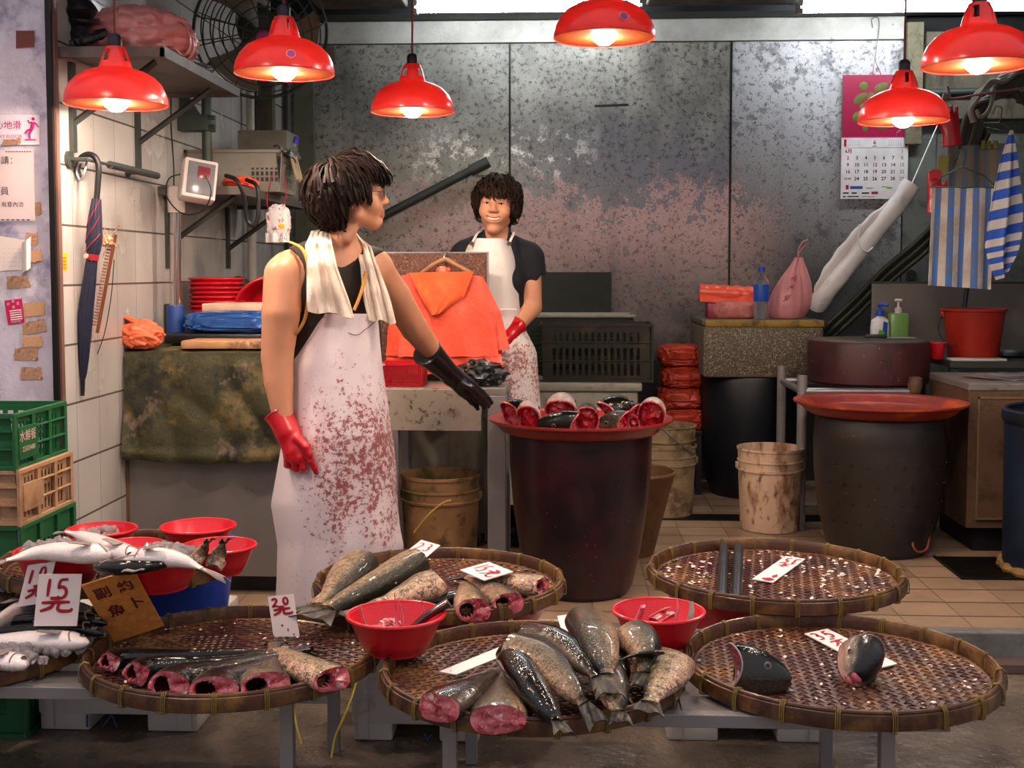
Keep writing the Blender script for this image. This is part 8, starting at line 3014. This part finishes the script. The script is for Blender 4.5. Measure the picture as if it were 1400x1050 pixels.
te.tube(tpts, .0070 * HW.k, 8, flat=.9)
obj('teeth', te, M_teeth, wom)
S2 = SDF(axis([(-.62, 0.0, .012)]), axis([(5.25, 5.8, .012)]), axis([(.02, .86, .012)]))
for a, b_, ra, rb, k in wt[1:]:
    S2.cone(mk(*a), mk(*b_), ra + .009, rb + .009, k, flat=(front, .74))
S3 = SDF(axis([(-.62, 0.0, .011)]), axis([(5.3, 5.7, .011)]), axis([(0, .28, .011)]))
for sg in (-1, 1):
    hx = mk(682, 560, 5.52).x + sg * .085
    S2.cone((hx, 5.52, .62), (hx, 5.50, .36), .106, .074, .03)
    S2.cone((hx, 5.50, .36), (hx, 5.53, .10), .072, .058, .03)
    S3.cone((hx, 5.52, .22), (hx, 5.53, .06), .07, .052, .02)
    S3.cone((hx, 5.55, .05), (hx + sg * .015, 5.40, .042), .052, .044, .03)
S2.clip(lambda X, Y, Z: Z - .74)
S3.clip(lambda X, Y, Z: .003 - Z)
gridmesh(S2, 'trousers', M_trouser, wom)
gridmesh(S3, 'rubber_boots', M_boot, wom)
S = SDF(axis([(-.68, .04, .0075)]), axis([(5.30, 5.75, .0075)]), axis([(.70, 1.47, .0075)]))
wom_torso(S, .009)
S.cone(mk(724, 356, 5.53), mk(728, 374, 5.525), .066, .064, .03)
S.cone(mk(634, 354, 5.53), mk(629, 374, 5.525), .064, .062, .03)
S.cone(mk(679, 330, 5.53), mk(679, 318, 5.52), .062, .062, .02)
S.cone(mk(679, 318, 5.50), mk(680, 334, 5.40), .052, .034, .01, 's')
S.cone(mk(679, 324, 5.53), mk(679, 300, 5.52), .055, .055, .008, 's')
zc_ = mk(728, 376, 5.52).z


def sleeve_clip(X, Y, Z):
    ax_ = np.abs(X - mk(681, 400, 5.52).x)
    return np.where(ax_ > .15, zc_ - Z - 1.6 * np.maximum(0, .195 - ax_), -1)


S.clip(sleeve_clip)
gridmesh(S, 'tshirt', M_tshirt, wom)
rows = [(326, 650, 690), (334, 641, 697), (350, 634, 703), (380, 631, 708), (410, 629, 709), (440, 629, 712), (455, 629, 720), (480, 628, 733), (550, 624, 738), (640, 622, 739), (690, 622, 739)]
ap2 = obj('apron', sheet_edges(rows, lambda v: .12 + .04 * min(1, v * 2), lambda v: 5.445 - .04 * min(1, v * 2), 40, 70, .008, .004, 2.0), M_apron2, wom)
for x, y, x2, y2 in ((645, 333, 652, 320), (696, 333, 702, 319)):
    obj('strap', B().tube(crom([mk(x, y, 5.375), mk((x + x2) / 2, (y + y2) / 2, 5.40), mk(x2, y2, 5.47), mk(x2 - 3 * (1 if x2 > 680 else -1), y2 - 3, 5.56)], 12), .007, 6, flat=.35), M_apron2, ap2)
    obj('stud', B().tube([mk(x, y, 5.375), mk(x, y, 5.362)], [.010, .008], 14), M_brassstud, ap2)
obj('waist_fold', B().tube(crom([mk(632, 423, 5.30), mk(670, 424, 5.255), mk(706, 423, 5.31)], 12), .004, 6), M_apron2, ap2)
glove('glove', wom, M_redglove, mk(708, 443, 5.39), mk(698, 455, 5.35), mk(688, 466, 5.31),
      [[mk(685, 463, 5.30), mk(676, 470, 5.28), mk(668, 474, 5.28), mk(664, 478, 5.285)], [mk(685, 468, 5.305), mk(677, 476, 5.285), mk(670, 480, 5.28), mk(667, 484, 5.285)],
       [mk(687, 472, 5.31), mk(680, 480, 5.29), mk(674, 485, 5.285), mk(671, 488, 5.29)], [mk(690, 474, 5.315), mk(685, 482, 5.30), mk(681, 487, 5.295), mk(678, 490, 5.30)]],
      [mk(690, 459, 5.325), mk(681, 459, 5.30), mk(675, 462, 5.285)], .045, .036, .038, label='red rubber glove on the left hand')
glove('glove', wom, M_redglove, mk(646, 446, 5.42), mk(653, 457, 5.37), mk(660, 468, 5.325),
      [[mk(662, 465, 5.31), mk(666, 472, 5.30), mk(671, 477, 5.305), mk(674, 480, 5.31)], [mk(660, 470, 5.315), mk(664, 478, 5.305), mk(668, 483, 5.305), mk(671, 486, 5.31)],
       [mk(658, 473, 5.32), mk(660, 481, 5.31), mk(663, 486, 5.31), mk(665, 489, 5.315)], [mk(655, 474, 5.325), mk(656, 482, 5.315), mk(658, 486, 5.315), mk(660, 489, 5.32)]],
      [mk(657, 460, 5.33), mk(664, 461, 5.315), mk(668, 464, 5.31)], .045, .036, .038)
